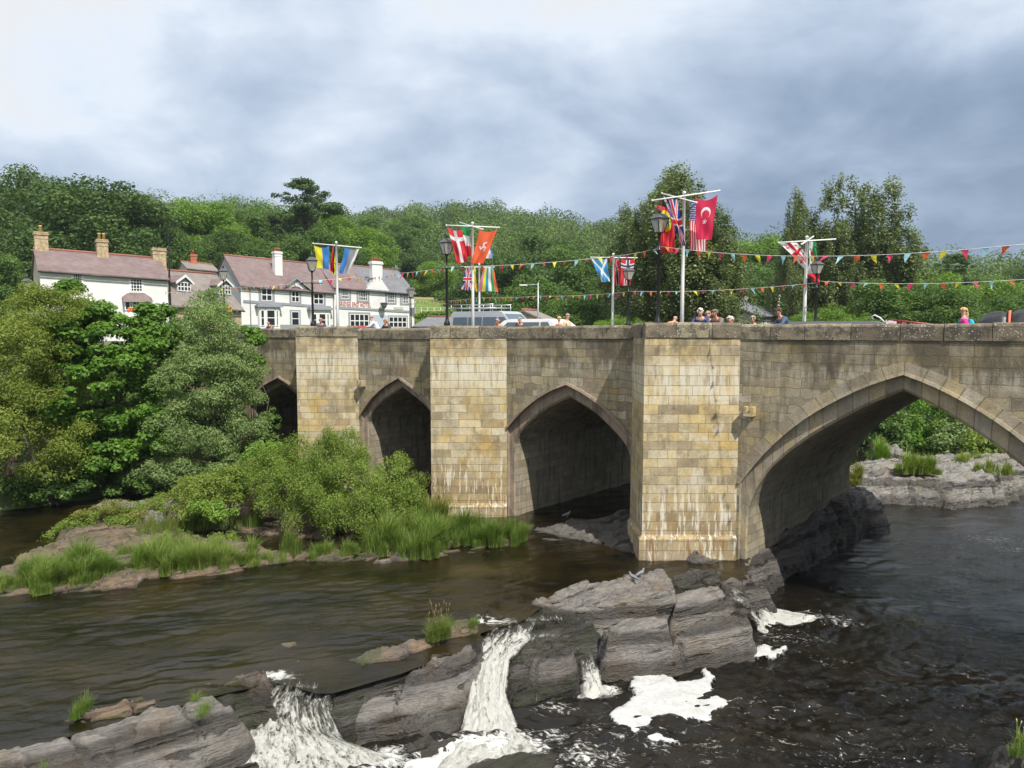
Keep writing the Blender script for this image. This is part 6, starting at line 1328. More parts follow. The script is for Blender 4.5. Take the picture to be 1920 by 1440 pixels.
# ================================================================== lamps
def make_lamp(h, rl=1.0):
    """Victorian post; origin at its foot, h metres tall to the finial"""
    root = empty('street_lamp'); s = rl; lh = .82*s; zb = h-.28*s-lh
    mb = MB(); mb.lathe([(.16, 0), (.16, .45), (.19, .5), (.13, .6), (.11, 1.1), (.13, 1.15), (.13, 1.25), (.075, 1.35), (.06, 1.5), (.045, zb-.6), (.06, zb-.58), (.06, zb-.52), (.04, zb-.5), (.035, zb-.08), (.07, zb-.05), (.07, zb)], n=10)
    mb.tube([(-.42, 0, zb-.55), (.42, 0, zb-.55)], .018, 6); mb.ball((-.42, 0, zb-.55), .03); mb.ball((.42, 0, zb-.55), .03)
    mb.build('post', M_BLACK, root)
    w0, w1 = .13*s, .27*s; z1 = zb+.56*s; mb = MB()
    cor = [(-1, -1), (1, -1), (1, 1), (-1, 1)]
    for x, y in cor: mb.tube([(x*w0, y*w0, zb), (x*w1, y*w1, z1)], .014, 4)
    for i in range(4):
        a, b = cor[i], cor[(i+1) % 4]; mb.tube([(a[0]*w0, a[1]*w0, zb+.01), (b[0]*w0, b[1]*w0, zb+.01)], .014, 4); mb.tube([(a[0]*w1, a[1]*w1, z1), (b[0]*w1, b[1]*w1, z1)], .02, 4)
    mb.build('lantern_frame', M_BLACK, root); mb = MB()
    g = .97
    mb.hull([(x*w0*g, y*w0*g, zb+.02) for x, y in cor]+[(x*w1*g, y*w1*g, z1-.01) for x, y in cor], [(0, 1, 5, 4), (1, 2, 6, 5), (2, 3, 7, 6), (3, 0, 4, 7)])
    mb.build('lantern_glass', M_LGLASS, root); mb = MB()
    wr = w1*1.12; zt = z1+.2*s
    mb.hull([(x*wr, y*wr, z1+.005) for x, y in cor]+[(x*w1*.42, y*w1*.42, zt) for x, y in cor], [(0, 1, 5, 4), (1, 2, 6, 5), (2, 3, 7, 6), (3, 0, 4, 7), (4, 5, 6, 7), (3, 2, 1, 0)])
    mb.lathe([(.08*s, zt), (.06*s, zt+.12*s), (.075*s, zt+.14*s), (.03*s, zt+.2*s), (.035*s, zt+.25*s), (.004, zt+.34*s)], n=8)
    mb.build('lantern_roof', M_LROOF, root); mb = MB(); mb.lathe([(.03, zb), (.045, zb+.1), (.05, zb+.25), (.02, zb+.32)], n=8); mb.build('bulb', M_FRAME, root)
    return root
t_ = NT('lantern_glass'); t_.set(Base_Color=(.62, .60, .52), Roughness=.25); t_.b.inputs['Transmission Weight'].default_value = .55; t_.b.inputs['IOR'].default_value = 1.1; M_LGLASS = t_.mat
M_LROOF = plain('grey_lantern_roof', (.075, .078, .085), .4)
lamp0 = {}
def lamp(px, ytop, Y, zg, label, rz=.5, rl=1.0):
    rl *= .74; top = pd(px, ytop, Y); h = top[2]-zg; L = make_lamp(h, rl); L.location = (top[0], Y, zg); L.rotation_euler.z = rz
    L['label'] = label; L['category'] = 'street lamp'; L['group'] = 'black lantern lamp posts along the bridge'
def onwall(px, t): s, z = sz(px, 600, t); return P(s, t, 0)
lamp(1237, 385, onwall(1237, -.35)[1], DECK, 'black lantern lamp post on the near pier beside the tallest flagpole', .5, 1.05)
lamp(837, 434, onwall(837, -.2)[1], DECK, 'black lantern lamp post on the second pier left of the red and orange flags', .55, 1.1)
lamp(584, 470, onwall(584, -.2)[1], DECK, 'black lantern lamp post on the third pier in front of the hotel', .4, 1.15)
lamp(418, 493, 45, 5.2, 'black lantern lamp post standing over the dormer cottage', .4, 1.3)
lamp(1533, 479, onwall(1533, WT-1)[1], DECK, 'black lantern lamp post right of the last flagpole, partly behind its flags', .4, .9)
lamp(1179, 492, onwall(1179, WT-1)[1], DECK, 'black lamp post behind the flags of the middle flagpole', .4, 1)
lamp(770, 530, 60, 5.5, 'black lantern lamp post at the right end of the hotel', .4, 1.5)
lamp(50, 512, 50, 5, 'black lantern lamp post beside the gable of the white cottage', .4, 1.5)
r = empty('street_light', (pd(1009, 530, 46)[0], 46, 5.5), 0, 'slim grey modern street light with a side arm behind the white car', 'street light'); H = zrow(530, 46)-5.5
mb = MB(); mb.tube([(0, 0, 0), (0, 0, H)], [.07, .045], 8); mb.tube([(0, 0, H-.12), (-.8, 0, H-.14)], .025, 6); mb.build('pole', plain('galvanised', (.42, .44, .46), .45, .5), r); mb = MB(); mb.box((-.95, 0, H-.15), (.25, .1, .04)); mb.build('lamp_head', M_FRAME, r)

# ================================================================== flags
def cloth_mat(name, base): 
    t = NT(name); n = t.noise(t.coord('Object'), 3, 3); c = t.mix(.5, base, t.ramp(n, [(.3, .85), (.7, 1.05)]), 'MULTIPLY'); t.set(Base_Color=c, Roughness=.7)
    tr = t.n('ShaderNodeBsdfTranslucent'); tr.inputs[0].default_value = (*[min(1, x*1.1) for x in base], 1); mx = t.n('ShaderNodeMixShader'); mx.inputs[0].default_value = .35
    t.L.new(t.b.outputs[0], mx.inputs[1]); t.L.new(tr.outputs[0], mx.inputs[2]); t.L.new(mx.outputs[0], t.out.inputs[0]); return t.mat
FC = dict(r=(.66, .03, .045), w=(.78, .78, .78), b=(.025, .055, .30), y=(.80, .70, .03), g=(.02, .30, .08), o=(.80, .13, .045), k=(.02, .02, .02), B=(.05, .22, .58), n=(.04, .04, .16), l=(.05, .32, .62), G=(.30, .29, .33), R=(.60, .02, .08), p=(.55, .20, .30), t=(.03, .30, .42))
FM = {k: cloth_mat('flag_cloth_'+n, v) for (k, v), n in zip(FC.items(), ('red', 'white', 'navy', 'yellow', 'green', 'orange', 'black', 'blue', 'midnight', 'azure', 'mauve', 'crimson', 'pink', 'teal'))}
KEYS = list(FM)
def flag(label, cs, Y, fn, nu=36, nv=60, waves=1.5, amp=.05, dy=(0, 0), seed=0, th=0, sag=.0, curl=0):
    """cs: four pixel corners top-left, top-right, bottom-right, bottom-left; fn(u,v)->colour key; u across the hoist, v down the fly"""
    TL, TR, BR, BL = [pd(c[0], c[1], Y+(c[2] if len(c) > 2 else 0)) for c in cs]; rg = np.random.default_rng(seed); ph = rg.random(4)*6
    V = []
    for j in range(nv+1):
        v = j/nv
        for i in range(nu+1):
            u = i/nu; p = (TL*(1-u)+TR*u)*(1-v)+(BL*(1-u)+BR*u)*v
            p = p+np.array([curl*math.sin(v*math.pi)*.3, 0, -sag*4*u*(1-u)*(1-v)])
            a = amp*(.35+v); p = p+np.array([.25*a*math.sin(6.3*v*waves*.7+ph[0]), a*math.sin(6.283*(u*waves+v*.5)+ph[1])+a*.6*math.sin(6.283*(v*1.3-u)+ph[2]), .15*a*math.sin(9*u+ph[3])*v])
            V.append(p)
    V = np.array(V); o0 = V[0].copy(); me = bpy.data.meshes.new('flag'); Fc = [(j*(nu+1)+i, j*(nu+1)+i+1, (j+1)*(nu+1)+i+1, (j+1)*(nu+1)+i) for j in range(nv) for i in range(nu)]
    me.from_pydata((V-o0).tolist(), [], Fc); cols = [fn((i+.5)/nu, (j+.5)/nv) for j in range(nv) for i in range(nu)]; used = sorted(set(cols))
    for k in used: me.materials.append(FM[k])
    me.polygons.foreach_set('material_index', [used.index(c) for c in cols]); me.polygons.foreach_set('use_smooth', [True]*len(Fc)); me.update()
    o = link_mesh('flag', me); o.location = tuple(o0); return tag(o, label, 'flag')
hoist = lambda s: (lambda u, v: s[min(int(u*len(s)), len(s)-1)])     # stripes side by side as it hangs
down = lambda s: (lambda u, v: s[min(int(v*len(s)), len(s)-1)])
def cross(bg, c1, w1, c2=None, w2=0, at=(.5, .36), asp=1.7):
    def f(u, v):
        a, b = abs(u-at[0]), abs(v-at[1])*asp
        if c2 and (a < w2 or b < w2): return c2
        return c1 if (a < w1 or b < w1) else bg
    return f
def union(u, v, asp=1.75):
    x, y = (u-.5), (v-.5)     # x: -.5...5, y: along the fly
    a, b = abs(x), abs(y)*asp
    if a < .085 or b < .085: return 'r'
    if a < .15 or b < .15: return 'w'
    d1, d2 = abs(x-y), abs(x+y); d = min(d1, d2)
    if d < .035: return 'r'
    if d < .10: return 'w'
    return 'b'
def saltire(u, v): return 'w' if min(abs(u-v), abs(1-u-v)) < .09 else 'l'
def usa(u, v):
    if u < .54 and v < .40:
        return 'w' if ((u*13+.5*(int(v*22) % 2)) % 1.0 < .42 and (v*22) % 1 < .6) else 'b'
    return 'r' if int((1-u)*13) % 2 == 0 else 'w'
def turkey(u, v):
    x, y = (u-.5)*1, (v-.33)*1.6
    if math.hypot(x, y) < .25 and math.hypot(x, y-.07) > .20: return 'w'
    x2, y2 = u-.5, (v-.545)*1.6; r = math.hypot(x2, y2); a = math.atan2(y2, x2)
    if r < .045+.055*(math.cos(a*5+.6) > .35): return 'w'
    return 'R'
def georgia(u, v):
    a, b = abs(u-.5), abs(v-.5)*1.4
    if a < .10 or b < .10: return 'r'
    for cx in (.2, .8):
        for cy in (.2, .8):
            x, y = abs(u-cx), abs(v-cy)*1.4
            if (x < .035 and y < .12) or (y < .035 and x < .12): return 'r'
    return 'w'
def trin(u, v):
    d = abs(u-.5+(.5-v)*.5); return 'k' if d < .13 else ('w' if d < .19 else 'r')
def legs(u, v):
    x, y = (u-.5), (v-.47)*1.6; r = math.hypot(x, y); a = math.degrees(math.atan2(y, x)) % 360
    for k in (20, 140, 260):
        # a bent stroke: thigh outwards, shin turning
        t = math.radians(k); ex, ey = math.cos(t)*.17, math.sin(t)*.17; t2 = t+1.5; fx, fy = ex+math.cos(t2)*.15, ey+math.sin(t2)*.15
        def ds(ax, ay, bx, by):
            q = max(0, min(1, ((x-ax)*(bx-ax)+(y-ay)*(by-ay))/((bx-ax)**2+(by-ay)**2))); return math.hypot(x-ax-q*(bx-ax), y-ay-q*(by-ay))
        if ds(0, 0, ex, ey) < .042 or ds(ex, ey, fx, fy) < .034: return 'w'
    return 'o'
def seal(u, v):
    x, y = u-.5, (v-.30)*1.3; r = math.hypot(x, y)
    if r < .30: return 'y' if r > .2 else ('w' if int(u*14) % 2 else 'g')
    return 'r'
def dragon(u, v): 
    if u > .5: c = 'g'
    else: c = 'w'
    x, y = (u-.5)*1.2, (v-.5)
    if (abs(x+.08*math.sin(v*22)) < .13 and .22 < v < .78 and int(v*17) % 3 != 1) or (abs(y) < .05 and abs(x) < .3): return 'r'
    return c
ROPE = plain('white_rope', (.75, .75, .75), .8)
def flagpole(label, px, ytop, Y, zg, arms, w=.05):
    top = pd(px, ytop, Y); r = empty('flagpole', (top[0], Y, zg), 0, label, 'flagpole', 'white flagpoles along the bridge'); h = top[2]-zg; mb = MB(); mb.lathe([(w*1.25, 0), (w, h*.5), (w*.8, h-.02), (w*1.1, h-.01), (w*.9, h+.04), (.005, h+.07)], n=10); mb.build('pole', M_FRAME, r)
    for (x0, y0, d0, x1, y1, d1) in arms:
        a, b = pd(x0, y0, Y+d0)-np.array([top[0], Y, zg]), pd(x1, y1, Y+d1)-np.array([top[0], Y, zg]); mb = MB(); mb.tube([a, b], .022*w/.05, 6); mb.ball(a, .03*w/.05); mb.ball(b, .03*w/.05); mb.build('crossarm', M_FRAME, r)
    return r
Y1 = onwall(1283, -.1)[1]; Y2 = onwall(886, .2)[1]; Y3 = onwall(630, .7)[1]; Y4 = onwall(1150, WT-.6)[1]; Y5 = onwall(1513, WT-.6)[1]; Y6 = onwall(898, WT-.6)[1]
flagpole('tallest white flagpole on the near pier with British, American and Turkish flags', 1283, 362, Y1, DECK, [(1223, 376, -.4, 1349, 357.5, .4), (1241, 362.5, .8, 1306, 380, -.8)], .055)
flagpole('white flagpole on the second pier with Danish, Italian and orange flags', 886, 419, Y2, DECK, [(837, 422.5, 0, 936, 426.5, 0), (863, 417.5, 1.2, 905, 430, -1.2)], .055)
flagpole('white flagpole in front of the hotel with yellow and blue striped flags', 630.5, 455, Y3, DECK, [(587, 456.5, 0, 677, 464.5, 0)], .06)
flagpole('white flagpole on the far parapet with Scottish and Norwegian flags', 1150, 477, Y4, DECK, [(1108, 482.5, 0, 1194, 483.5, 0)], .06)
flagpole('rightmost white flagpole with a red cross flag and Welsh dragon flag', 1513, 445, Y5, DECK, [(1460, 455, -.2, 1566, 448.5, .2), (1503, 458, -1, 1525, 443.5, 1)], .065)
flagpole('small white flagpole behind the silver van with a striped flag', 898.5, 496, Y6, DECK, [(872, 501, 0, 926, 501, 0)], .06)
flag('British union flag hanging left of the tallest flagpole', [(1243, 367), (1271, 373), (1285.5, 461), (1279, 461)], Y1-.15, union, amp=.05, seed=1, sag=.05)
flag('American stars and stripes flag hanging behind the Turkish flag', [(1295, 377, .3), (1322, 378, .3), (1325, 472, .3), (1291, 468, .3)], Y1+.1, usa, nu=52, nv=88, amp=.04, seed=2)
flag('red Turkish flag with crescent and star right of the tallest flagpole', [(1305, 371), (1345, 365), (1335, 449), (1304, 449)], Y1-.2, turkey, nu=60, nv=90, amp=.04, seed=3, sag=.12)
flag('red flag with a green and yellow emblem hanging behind the near lamp', [(1231, 384, .2), (1262, 392, .2), (1268, 473, .2), (1238, 474, .2)], Y1+.3, seal, nu=44, nv=60, amp=.07, seed=4)
flag('red Danish flag with white cross hanging right of the second pier lamp', [(839, 425), (866, 430), (879, 491), (857, 493)], Y2-.1, cross('r', 'w', .1, at=(.5, .27)), amp=.05, seed=5, sag=.1)
flag('green, white and red Italian flag beside the second pier flagpole', [(864, 419.5), (880, 424), (883.5, 481), (873, 481)], Y2+.2, down('gwr'), amp=.05, seed=6)
flag('orange-red flag with white three-legged emblem on the second pier pole', [(900, 431), (933, 429), (907, 494), (882.5, 494)], Y2-.15, legs, nu=60, nv=90, amp=.04, seed=7, sag=.1)
flag('white and blue flag end showing behind the orange-red flag', [(897, 433, .5), (920, 440, .5), (923.5, 484, .5), (909, 485, .5)], Y2+.4, hoist('rwwwwB'), amp=.05, seed=8)
flag('yellow and blue flag hanging left of the hotel flagpole', [(589, 460), (617.5, 461), (617, 505), (594, 502)], Y3-.05, hoist('yB'), amp=.04, seed=9, sag=.1)
flag('blue, mauve and white flag hanging right of the hotel flagpole', [(646, 463.5), (674, 466), (654, 513), (636, 513)], Y3-.05, hoist('BBGGw'), amp=.04, seed=10, sag=.08)
flag('narrow black, yellow and red flag hanging against the hotel flagpole', [(624, 462, .4), (632, 462, .4), (634, 520, .4), (619, 508, .4)], Y3+.2, hoist('rkyy'), nu=24, amp=.07, seed=11)
flag('blue Scottish saltire flag on the far parapet', [(1108.5, 484.5), (1138, 485), (1143, 528), (1128, 529)], Y4-.05, saltire, nu=50, nv=60, amp=.04, seed=12, sag=.05)
flag('red Norwegian flag with blue and white cross on the far parapet', [(1164.5, 484), (1191.5, 484.5), (1181.5, 535), (1163, 536)], Y4-.05, cross('r', 'w', .13, 'n', .06, at=(.5, .25)), nu=44, amp=.04, seed=13, sag=.08)
flag('red flag with black diagonal stripe beside the far parapet flagpole', [(1151, 482, .2), (1161, 488, .2), (1163, 538, .2), (1150, 530, .2)], Y4+.1, trin, amp=.07, seed=14)
flag('white flag with red crosses flying left of the rightmost flagpole', [(1462, 456.5), (1494, 454), (1511, 476), (1511, 505)], Y5-.1, georgia, nu=46, nv=60, amp=.05, seed=15)
flag('white and green Welsh flag with red dragon right of the rightmost pole', [(1518, 452, .2), (1531, 455, .2), (1535, 516, .2), (1513, 512, .2)], Y5+.1, dragon, nu=40, nv=60, amp=.09, seed=16)
flag('plain red flag corner hanging lowest on the rightmost flagpole', [(1513, 512.5), (1535, 513), (1538, 536), (1529, 530)], Y5+.05, down('r'), nu=16, nv=20, amp=.05, seed=17)
flag('British union flag hanging low left of the small flagpole', [(874, 503), (885, 501), (885, 545), (864, 543)], Y6-.1, union, amp=.06, seed=18)
flag('yellow and crimson flag between the union flag and the small flagpole', [(886, 502, .2), (891.5, 502, .2), (895, 548, .2), (884, 540, .2)], Y6, hoist('Ry'), nu=20, amp=.06, seed=19)
flag('striped pink, yellow, blue, white, green and orange flag on the small flagpole', [(906, 504), (926, 505), (934, 547), (897, 546)], Y6-.1, hoist('pytwgo'), nu=42, amp=.05, seed=20, sag=-.1)

# ================================================================== bunting
BC = [cloth_mat('bunting_'+n, c) for n, c in (('yellow', (.80, .72, .04)), ('pink', (.72, .04, .14)), ('pale_blue', (.42, .72, .78)), ('orange', (.80, .14, .04)))]
def bunting(label, P3, size, gap, seed, start=0, sag=.25):
    """P3: support points in world space"""
    rg = random.Random(seed); root = empty('bunting', tuple(P3[0]), 0, label, 'bunting', 'bunting strung along the bridge'); path = []
    for a, b in zip(P3[:-1], P3[1:]):
        L = np.linalg.norm(b-a); n = 14
        for i in range(n): t = i/n; path.append(a+(b-a)*t-np.array([0, 0, sag*4*t*(1-t)*L/10]))
    path.append(P3[-1]); path = np.array(path); o0 = P3[0]; mb = MB(); mb.tube(list(path-o0), .009, 4, 0, True); mb.build('cord', ROPE, root)
    l = np.r_[0, np.cumsum(np.linalg.norm(np.diff(path, axis=0), axis=1))]; k = start; x = gap*.5; cnt = 0
    while x < l[-1]-gap*.4:
        c = np.array([np.interp(x, l, path[:, i]) for i in range(3)]); c2 = np.array([np.interp(x+size*.62, l, path[:, i]) for i in range(3)])
        sw = np.array([rg.gauss(0, .25), rg.gauss(0, .45), 0])*size; dr = rg.uniform(.75, 1) if rg.random() < .75 else rg.uniform(.35, .7); tip = (c+c2)/2+np.array([0, 0, -size*dr])+sw
        m1 = c*.5+tip*.5+np.array([0, .12*size*rg.gauss(0, 1), 0]); m2 = c2*.5+tip*.5+np.array([0, .12*size*rg.gauss(0, 1), 0]); me = bpy.data.meshes.new('pennant')
        q = [c, c2, m2, m1, tip]; me.from_pydata([tuple(v-c) for v in q], [], [(0, 1, 2, 3), (3, 2, 4)]); me.materials.append(BC[k % 4]); o = link_mesh('pennant', me, root); o.location = tuple(c-o0); cnt += 1; x += gap; k += 1
    return cnt
lt = lambda px, py, Y: pd(px, py, Y)
YL1 = onwall(1237, -.35)[1]; YL2 = onwall(837, -.2)[1]
bunting('near bunting string running right from the near lamp out of the picture', [lt(1237, 462, YL1), lt(1965, 453, 15.0)], .26, .40, 1, 0, .30)
bunting('bunting string dropping from the near lamp to the second pier lamp', [lt(1237, 465, YL1), lt(1148, 481, 25), lt(837, 500, YL2)], .26, .44, 2, 2, .12)
bunting('bunting string crossing from the second pier lamp over the hotel roofs', [lt(837, 500, YL2), lt(750, 512, 32), lt(660, 523, 37)], .30, .46, 3, 1, .1)
bunting('bunting string hanging low in front of the hotel and the dormer cottage', [lt(666, 519, 37), lt(584, 526, 36), lt(480, 537, 41), lt(418, 537, 45), lt(362, 545, 50), lt(310, 548, 54)], .30, .48, 4, 3, .12)
YR1 = onwall(1179, WT-1)[1]; YR2 = onwall(1533, WT-1)[1]
bunting('far parapet bunting string right of the last lamp post', [lt(1533, 527, YR2), lt(1960, 521, 24)], .27, .50, 5, 3, .20)
bunting('far parapet bunting string between the two far lamp posts', [lt(1179, 546, YR1), lt(1533, 530, YR2)], .25, .42, 6, 1, .16)
bunting('far parapet bunting string running left from the far lamp to the hotel', [lt(1179, 547, YR1), lt(1009, 555, 40), lt(898, 558, 44), lt(775, 563, 58)], .30, .50, 7, 0, .10)
# ================================================================== people
def skin_mesh(name, verts, edges, rad, mat, parent, sub=1):
    me = bpy.data.meshes.new(name); me.from_pydata(verts, edges, []); o = bpy.data.objects.new(name, me); COL.objects.link(o)
    o.modifiers.new('s', 'SKIN'); 
    sk = me.skin_vertices[0].data if me.skin_vertices else None
    if sk is None:
        bpy.context.view_layer.objects.active = o; bpy.ops.mesh.customdata_skin_add(); sk = me.skin_vertices[0].data
    for i, r in enumerate(rad): sk[i].radius = (r, r) if isinstance(r, float) else r
    sk[0].use_root = True
    m = o.modifiers.new('b', 'SUBSURF'); m.levels = sub; m.render_levels = sub
    bpy.context.view_layer.update(); dg = bpy.context.evaluated_depsgraph_get(); m2 = bpy.data.meshes.new_from_object(o.evaluated_get(dg)); bpy.data.objects.remove(o)
    m2.materials.clear(); m2.materials.append(mat); m2.polygons.foreach_set('use_smooth', [True]*len(m2.polygons)); m2.name = name
    return link_mesh(name, m2, parent)
SK = plain('skin', (.62, .36, .27), .6, var=.08); SKT = plain('ruddy_skin', (.60, .30, .22), .6, var=.08)
def person(label, px, ytop, t, coat, hair, pose='lean', turn=0, skin=SK, legs=None, hairstyle='short', glasses=False, hmat2=None, group='people on the bridge', extra=None):
    s, z = sz(px, 600, t); p = P(s, t, 0); zt = zrow(ytop, p[1]); H = zt-DECK
    base = 1.68 if pose == 'lean' else 1.78
    k = H/base; root = empty('person', (p[0], p[1], DECK), -TH+turn, label, 'person', group); root.scale = (k, k, k)
    if pose == 'lean':
        hip, sp, ch, nk, hb, hd, ht = (0, .15, .92), (0, .05, 1.14), (0, -.08, 1.34), (0, -.15, 1.44), (0, -.18, 1.50), (0, -.2, 1.57), (0, -.19, 1.64)
        arm = lambda x: [(x*.19, -.07, 1.37), (x*.27, -.20, 1.17), (x*.10, -.42, 1.16), (x*.04, -.49, 1.165)]
    else:
        hip, sp, ch, nk, hb, hd, ht = (0, .03, .95), (0, .02, 1.18), (0, .0, 1.40), (0, -.0, 1.52), (0, -.01, 1.60), (0, -.03, 1.67), (0, -.02, 1.74)
        arm = lambda x: [(x*.20, .0, 1.42), (x*.25, .04, 1.13), (x*.20, -.12, .92), (x*.19, -.17, .85)]
    V = [hip, sp, ch, nk, hb, hd, ht]; E = [(0, 1), (1, 2), (2, 3), (3, 4), (4, 5), (5, 6)]; Rd = [.13, .12, .13, .055, .06, (.075, .09), (.06, .07)]
    for x in (-1, 1):
        a = arm(x); b = len(V); V += a; E += [(2, b), (b, b+1), (b+1, b+2), (b+2, b+3)]; Rd += [.06, .042, .028, .03]
        h = Vector(a[3]); d = (h-Vector(a[2])).normalized(); sd_ = Vector((d.y, -d.x, 0)).normalized()
        for i in range(4):
            q0 = h+d*.03+sd_*(i-1.5)*.02; q1 = q0+d*(.035-.004*abs(i-1.5))+Vector((0, 0, -.004)); q2 = q1+d*.028+Vector((0, 0, -.012)); c = len(V); V += [tuple(q0), tuple(q1), tuple(q2)]; E += [(b+3, c), (c, c+1), (c+1, c+2)]; Rd += [.010, .009, .007]
        q0 = h-sd_*.03*x+d*.0; q1 = q0-sd_*.018*x+d*.03; c = len(V); V += [tuple(q0), tuple(q1)]; E += [(b+3, c), (c, c+1)]; Rd += [.011, .009]
        kn, an, to = (x*.1, hip[1]-.04, .5), (x*.1, hip[1]+.03, .09), (x*.11, hip[1]-.13, .04); b = len(V); V += [(x*.09, hip[1], .88), kn, an, to]; E += [(0, b), (b, b+1), (b+1, b+2), (b+2, b+3)]; Rd += [.085, .058, .04, .035]
    skin_mesh('body', V, E, Rd, skin, root)
    # nose, ears, mouth, eyes
    f = Vector(hd); mb = MB(); mb.tube([f+Vector((0, -.085, .012)), f+Vector((0, -.108, -.022)), f+Vector((0, -.085, -.032))], [.009, .014, .008], 6)
    for x in (-1, 1): mb.ball(f+Vector((x*.078, .0, -.01)), (.012, .02, .03))
    mb.build('nose_and_ears', skin, root); mb = MB()
    if glasses:
        for x in (-1, 1): mb.ball(f+Vector((x*.033, -.088, .012)), (.026, .010, .018))
        mb.tube([f+Vector((-.08, 0, .015)), f+Vector((-.06, -.085, .014)), f+Vector((.06, -.085, .014)), f+Vector((.08, 0, .015))], .004, 4); mb.build('sunglasses', M_BLACK, root)
    else:
        for x in (-1, 1): mb.ball(f+Vector((x*.030, -.085, .014)), .010)
        mb.build('eyes', M_BLACK, root)
    mb = MB(); mb.tube([f+Vector((-.025, -.084, -.052)), f+Vector((.025, -.084, -.052))], .006, 5); mb.build('mouth', plain('lips', (.45, .16, .13), .6), root)
    # clothes
    V = [hip, sp, ch, (nk[0], nk[1], nk[2]-.05)]; E = [(0, 1), (1, 2), (2, 3)]; Rd = [.155, .15, .155, .085]
    for x in (-1, 1): a = arm(x); b = len(V); V += a[:3]; E += [(2, b), (b, b+1), (b+1, b+2)]; Rd += [.08, .062, .045]
    skin_mesh('jacket', V, E, Rd, coat, root)
    V = [hip]; E = []; Rd = [.15]
    for x in (-1, 1): b = len(V); V += [(x*.095, hip[1], .86), (x*.1, hip[1]-.04, .5), (x*.1, hip[1]+.03, .12)]; E += [(0, b), (b, b+1), (b+1, b+2)]; Rd += [.10, .075, .06]
    skin_mesh('trousers', V, E, Rd, legs or plain('dark_trousers', (.05, .055, .08), .9), root)
    mb = MB()
    for x in (-1, 1): mb.ball((x*.105, hip[1]-.05, .05), (.05, .13, .05))
    mb.build('shoes', M_BLACK, root)
    if hair is not None:
        mb = MB(); rg = random.Random(px)
        full = hairstyle != 'fringe'
        for i in range(70):
            th, ph = rg.uniform(0, 6.28), rg.uniform(0, 1.75 if hairstyle != 'thin' else 1.2); q = Vector((math.sin(ph)*math.cos(th)*.078, math.sin(ph)*math.sin(th)*.095, math.cos(ph)*.085))
            if q.y < -.035 and q.z < .035: continue
            mb.ball(Vector(hd)+Vector((0, .012, .03))+q*(1.05 if hairstyle != 'thin' else .96), rg.uniform(.022, .036), 0, 6, 4)
        if hairstyle in ('long', 'tail'):
            for i in range(36): q = Vector((rg.uniform(-.07, .07) if hairstyle == 'long' else rg.uniform(-.03, .03), .08+rg.uniform(0, .05), -rg.uniform(0, .20))); mb.ball(Vector(hd)+q, .03, 0, 6, 4)
        mb.build('hair', hair, root)
    if extra: extra(root, hd, ch)
    return root
cl = lambda n, c: plain(n, c, .85, var=.18, scale=14)
H_W, H_G, H_BR, H_BL, H_P = cl('white_hair', (.68, .66, .62)), cl('grey_hair', (.35, .32, .29)), cl('brown_hair', (.12, .08, .05)), cl('blonde_hair', (.55, .38, .16)), cl('pinkish_hair', (.45, .28, .22))
NAV = cl('navy_cloth', (.035, .06, .17)); REDC = cl('red_cloth', (.5, .04, .07)); BRN = cl('taupe_cloth', (.19, .16, .135)); ORG = cl('orange_cloth', (.75, .26, .04)); BEI = cl('beige_shirt', (.58, .50, .34)); WHT = cl('white_shirt', (.62, .65, .72))
DKC = cl('dark_cloth', (.05, .05, .06)); PNK = cl('pink_cloth', (.78, .05, .30)); SLB = cl('slate_blue_cloth', (.075, .11, .18)); SAL = cl('salmon_cloth', (.72, .30, .18)); MAU = cl('mauve_cloth', (.28, .17, .20))
person('bald person in a mauve top leaning on the far left of the parapet', 508, 602, .75, MAU, None, skin=SKT)
person('grey-haired person in a blue coat turned away, beside the lamp on the third pier', 602, 597.5, -.1, NAV, H_P, turn=.8, skin=SKT)
person('balding man in a white shirt before the hotel garage door', 704, 592.5, .85, WHT, H_G, turn=-1.1, skin=SKT, hairstyle='thin')
person('auburn-haired woman in black sitting beside the man in the white shirt', 727, 599.5, .85, DKC, cl('auburn_hair', (.38, .16, .06)), hairstyle='long')
person('older woman with pinkish hair in front of the silver van', 937, 599, .8, SAL, H_P, skin=SKT)
person('balding man in a dark grey shirt in front of the white car', 977, 596, .8, DKC, H_G, skin=SKT, hairstyle='thin', turn=.3)
person('blonde woman in a salmon top walking with the man in beige', 1049, 594.5, 1.4, SAL, H_BL, pose='stand', turn=-.3)
person('balding man in a beige shirt walking beside the blonde woman', 1063.5, 589, 1.7, BEI, H_G, pose='stand', turn=1.6, skin=SKT, hairstyle='thin')
person('bald person in a bright orange jacket between the near lamp and the tallest pole', 1259, 590.5, .3, ORG, None, turn=2.8)
person('white-haired woman in a navy jacket leaning on the near pier parapet', 1314, 579.5, -.15, NAV, H_W, turn=.25, hairstyle='short')
person('person in a red coat half hidden behind the white-haired woman', 1329, 585, .6, REDC, H_P, turn=.2)
person('short-haired person in a taupe jacket looking down beside the navy jacket', 1348, 581.5, .15, BRN, cl('greying_hair', (.22, .18, .13)), turn=-.45, skin=SKT)
person('small white-capped person in red low behind the parapet', 1368, 594, .55, REDC, H_W, turn=.3)
person('grey-haired person with a pale face close beside the white-capped one', 1376, 594.5, .75, cl('patterned_red_cloth', (.55, .25, .25)), cl('silver_hair', (.5, .47, .43)), turn=-.2)
person('grey-haired person in sunglasses and dark jacket low behind the parapet', 1413, 593.5, .75, DKC, H_G, turn=.15, glasses=True)
person('man in a slate blue jumper and sunglasses leaning on the parapet', 1471, 578.5, .75, SLB, H_BR, turn=-.9, glasses=True, skin=SKT)
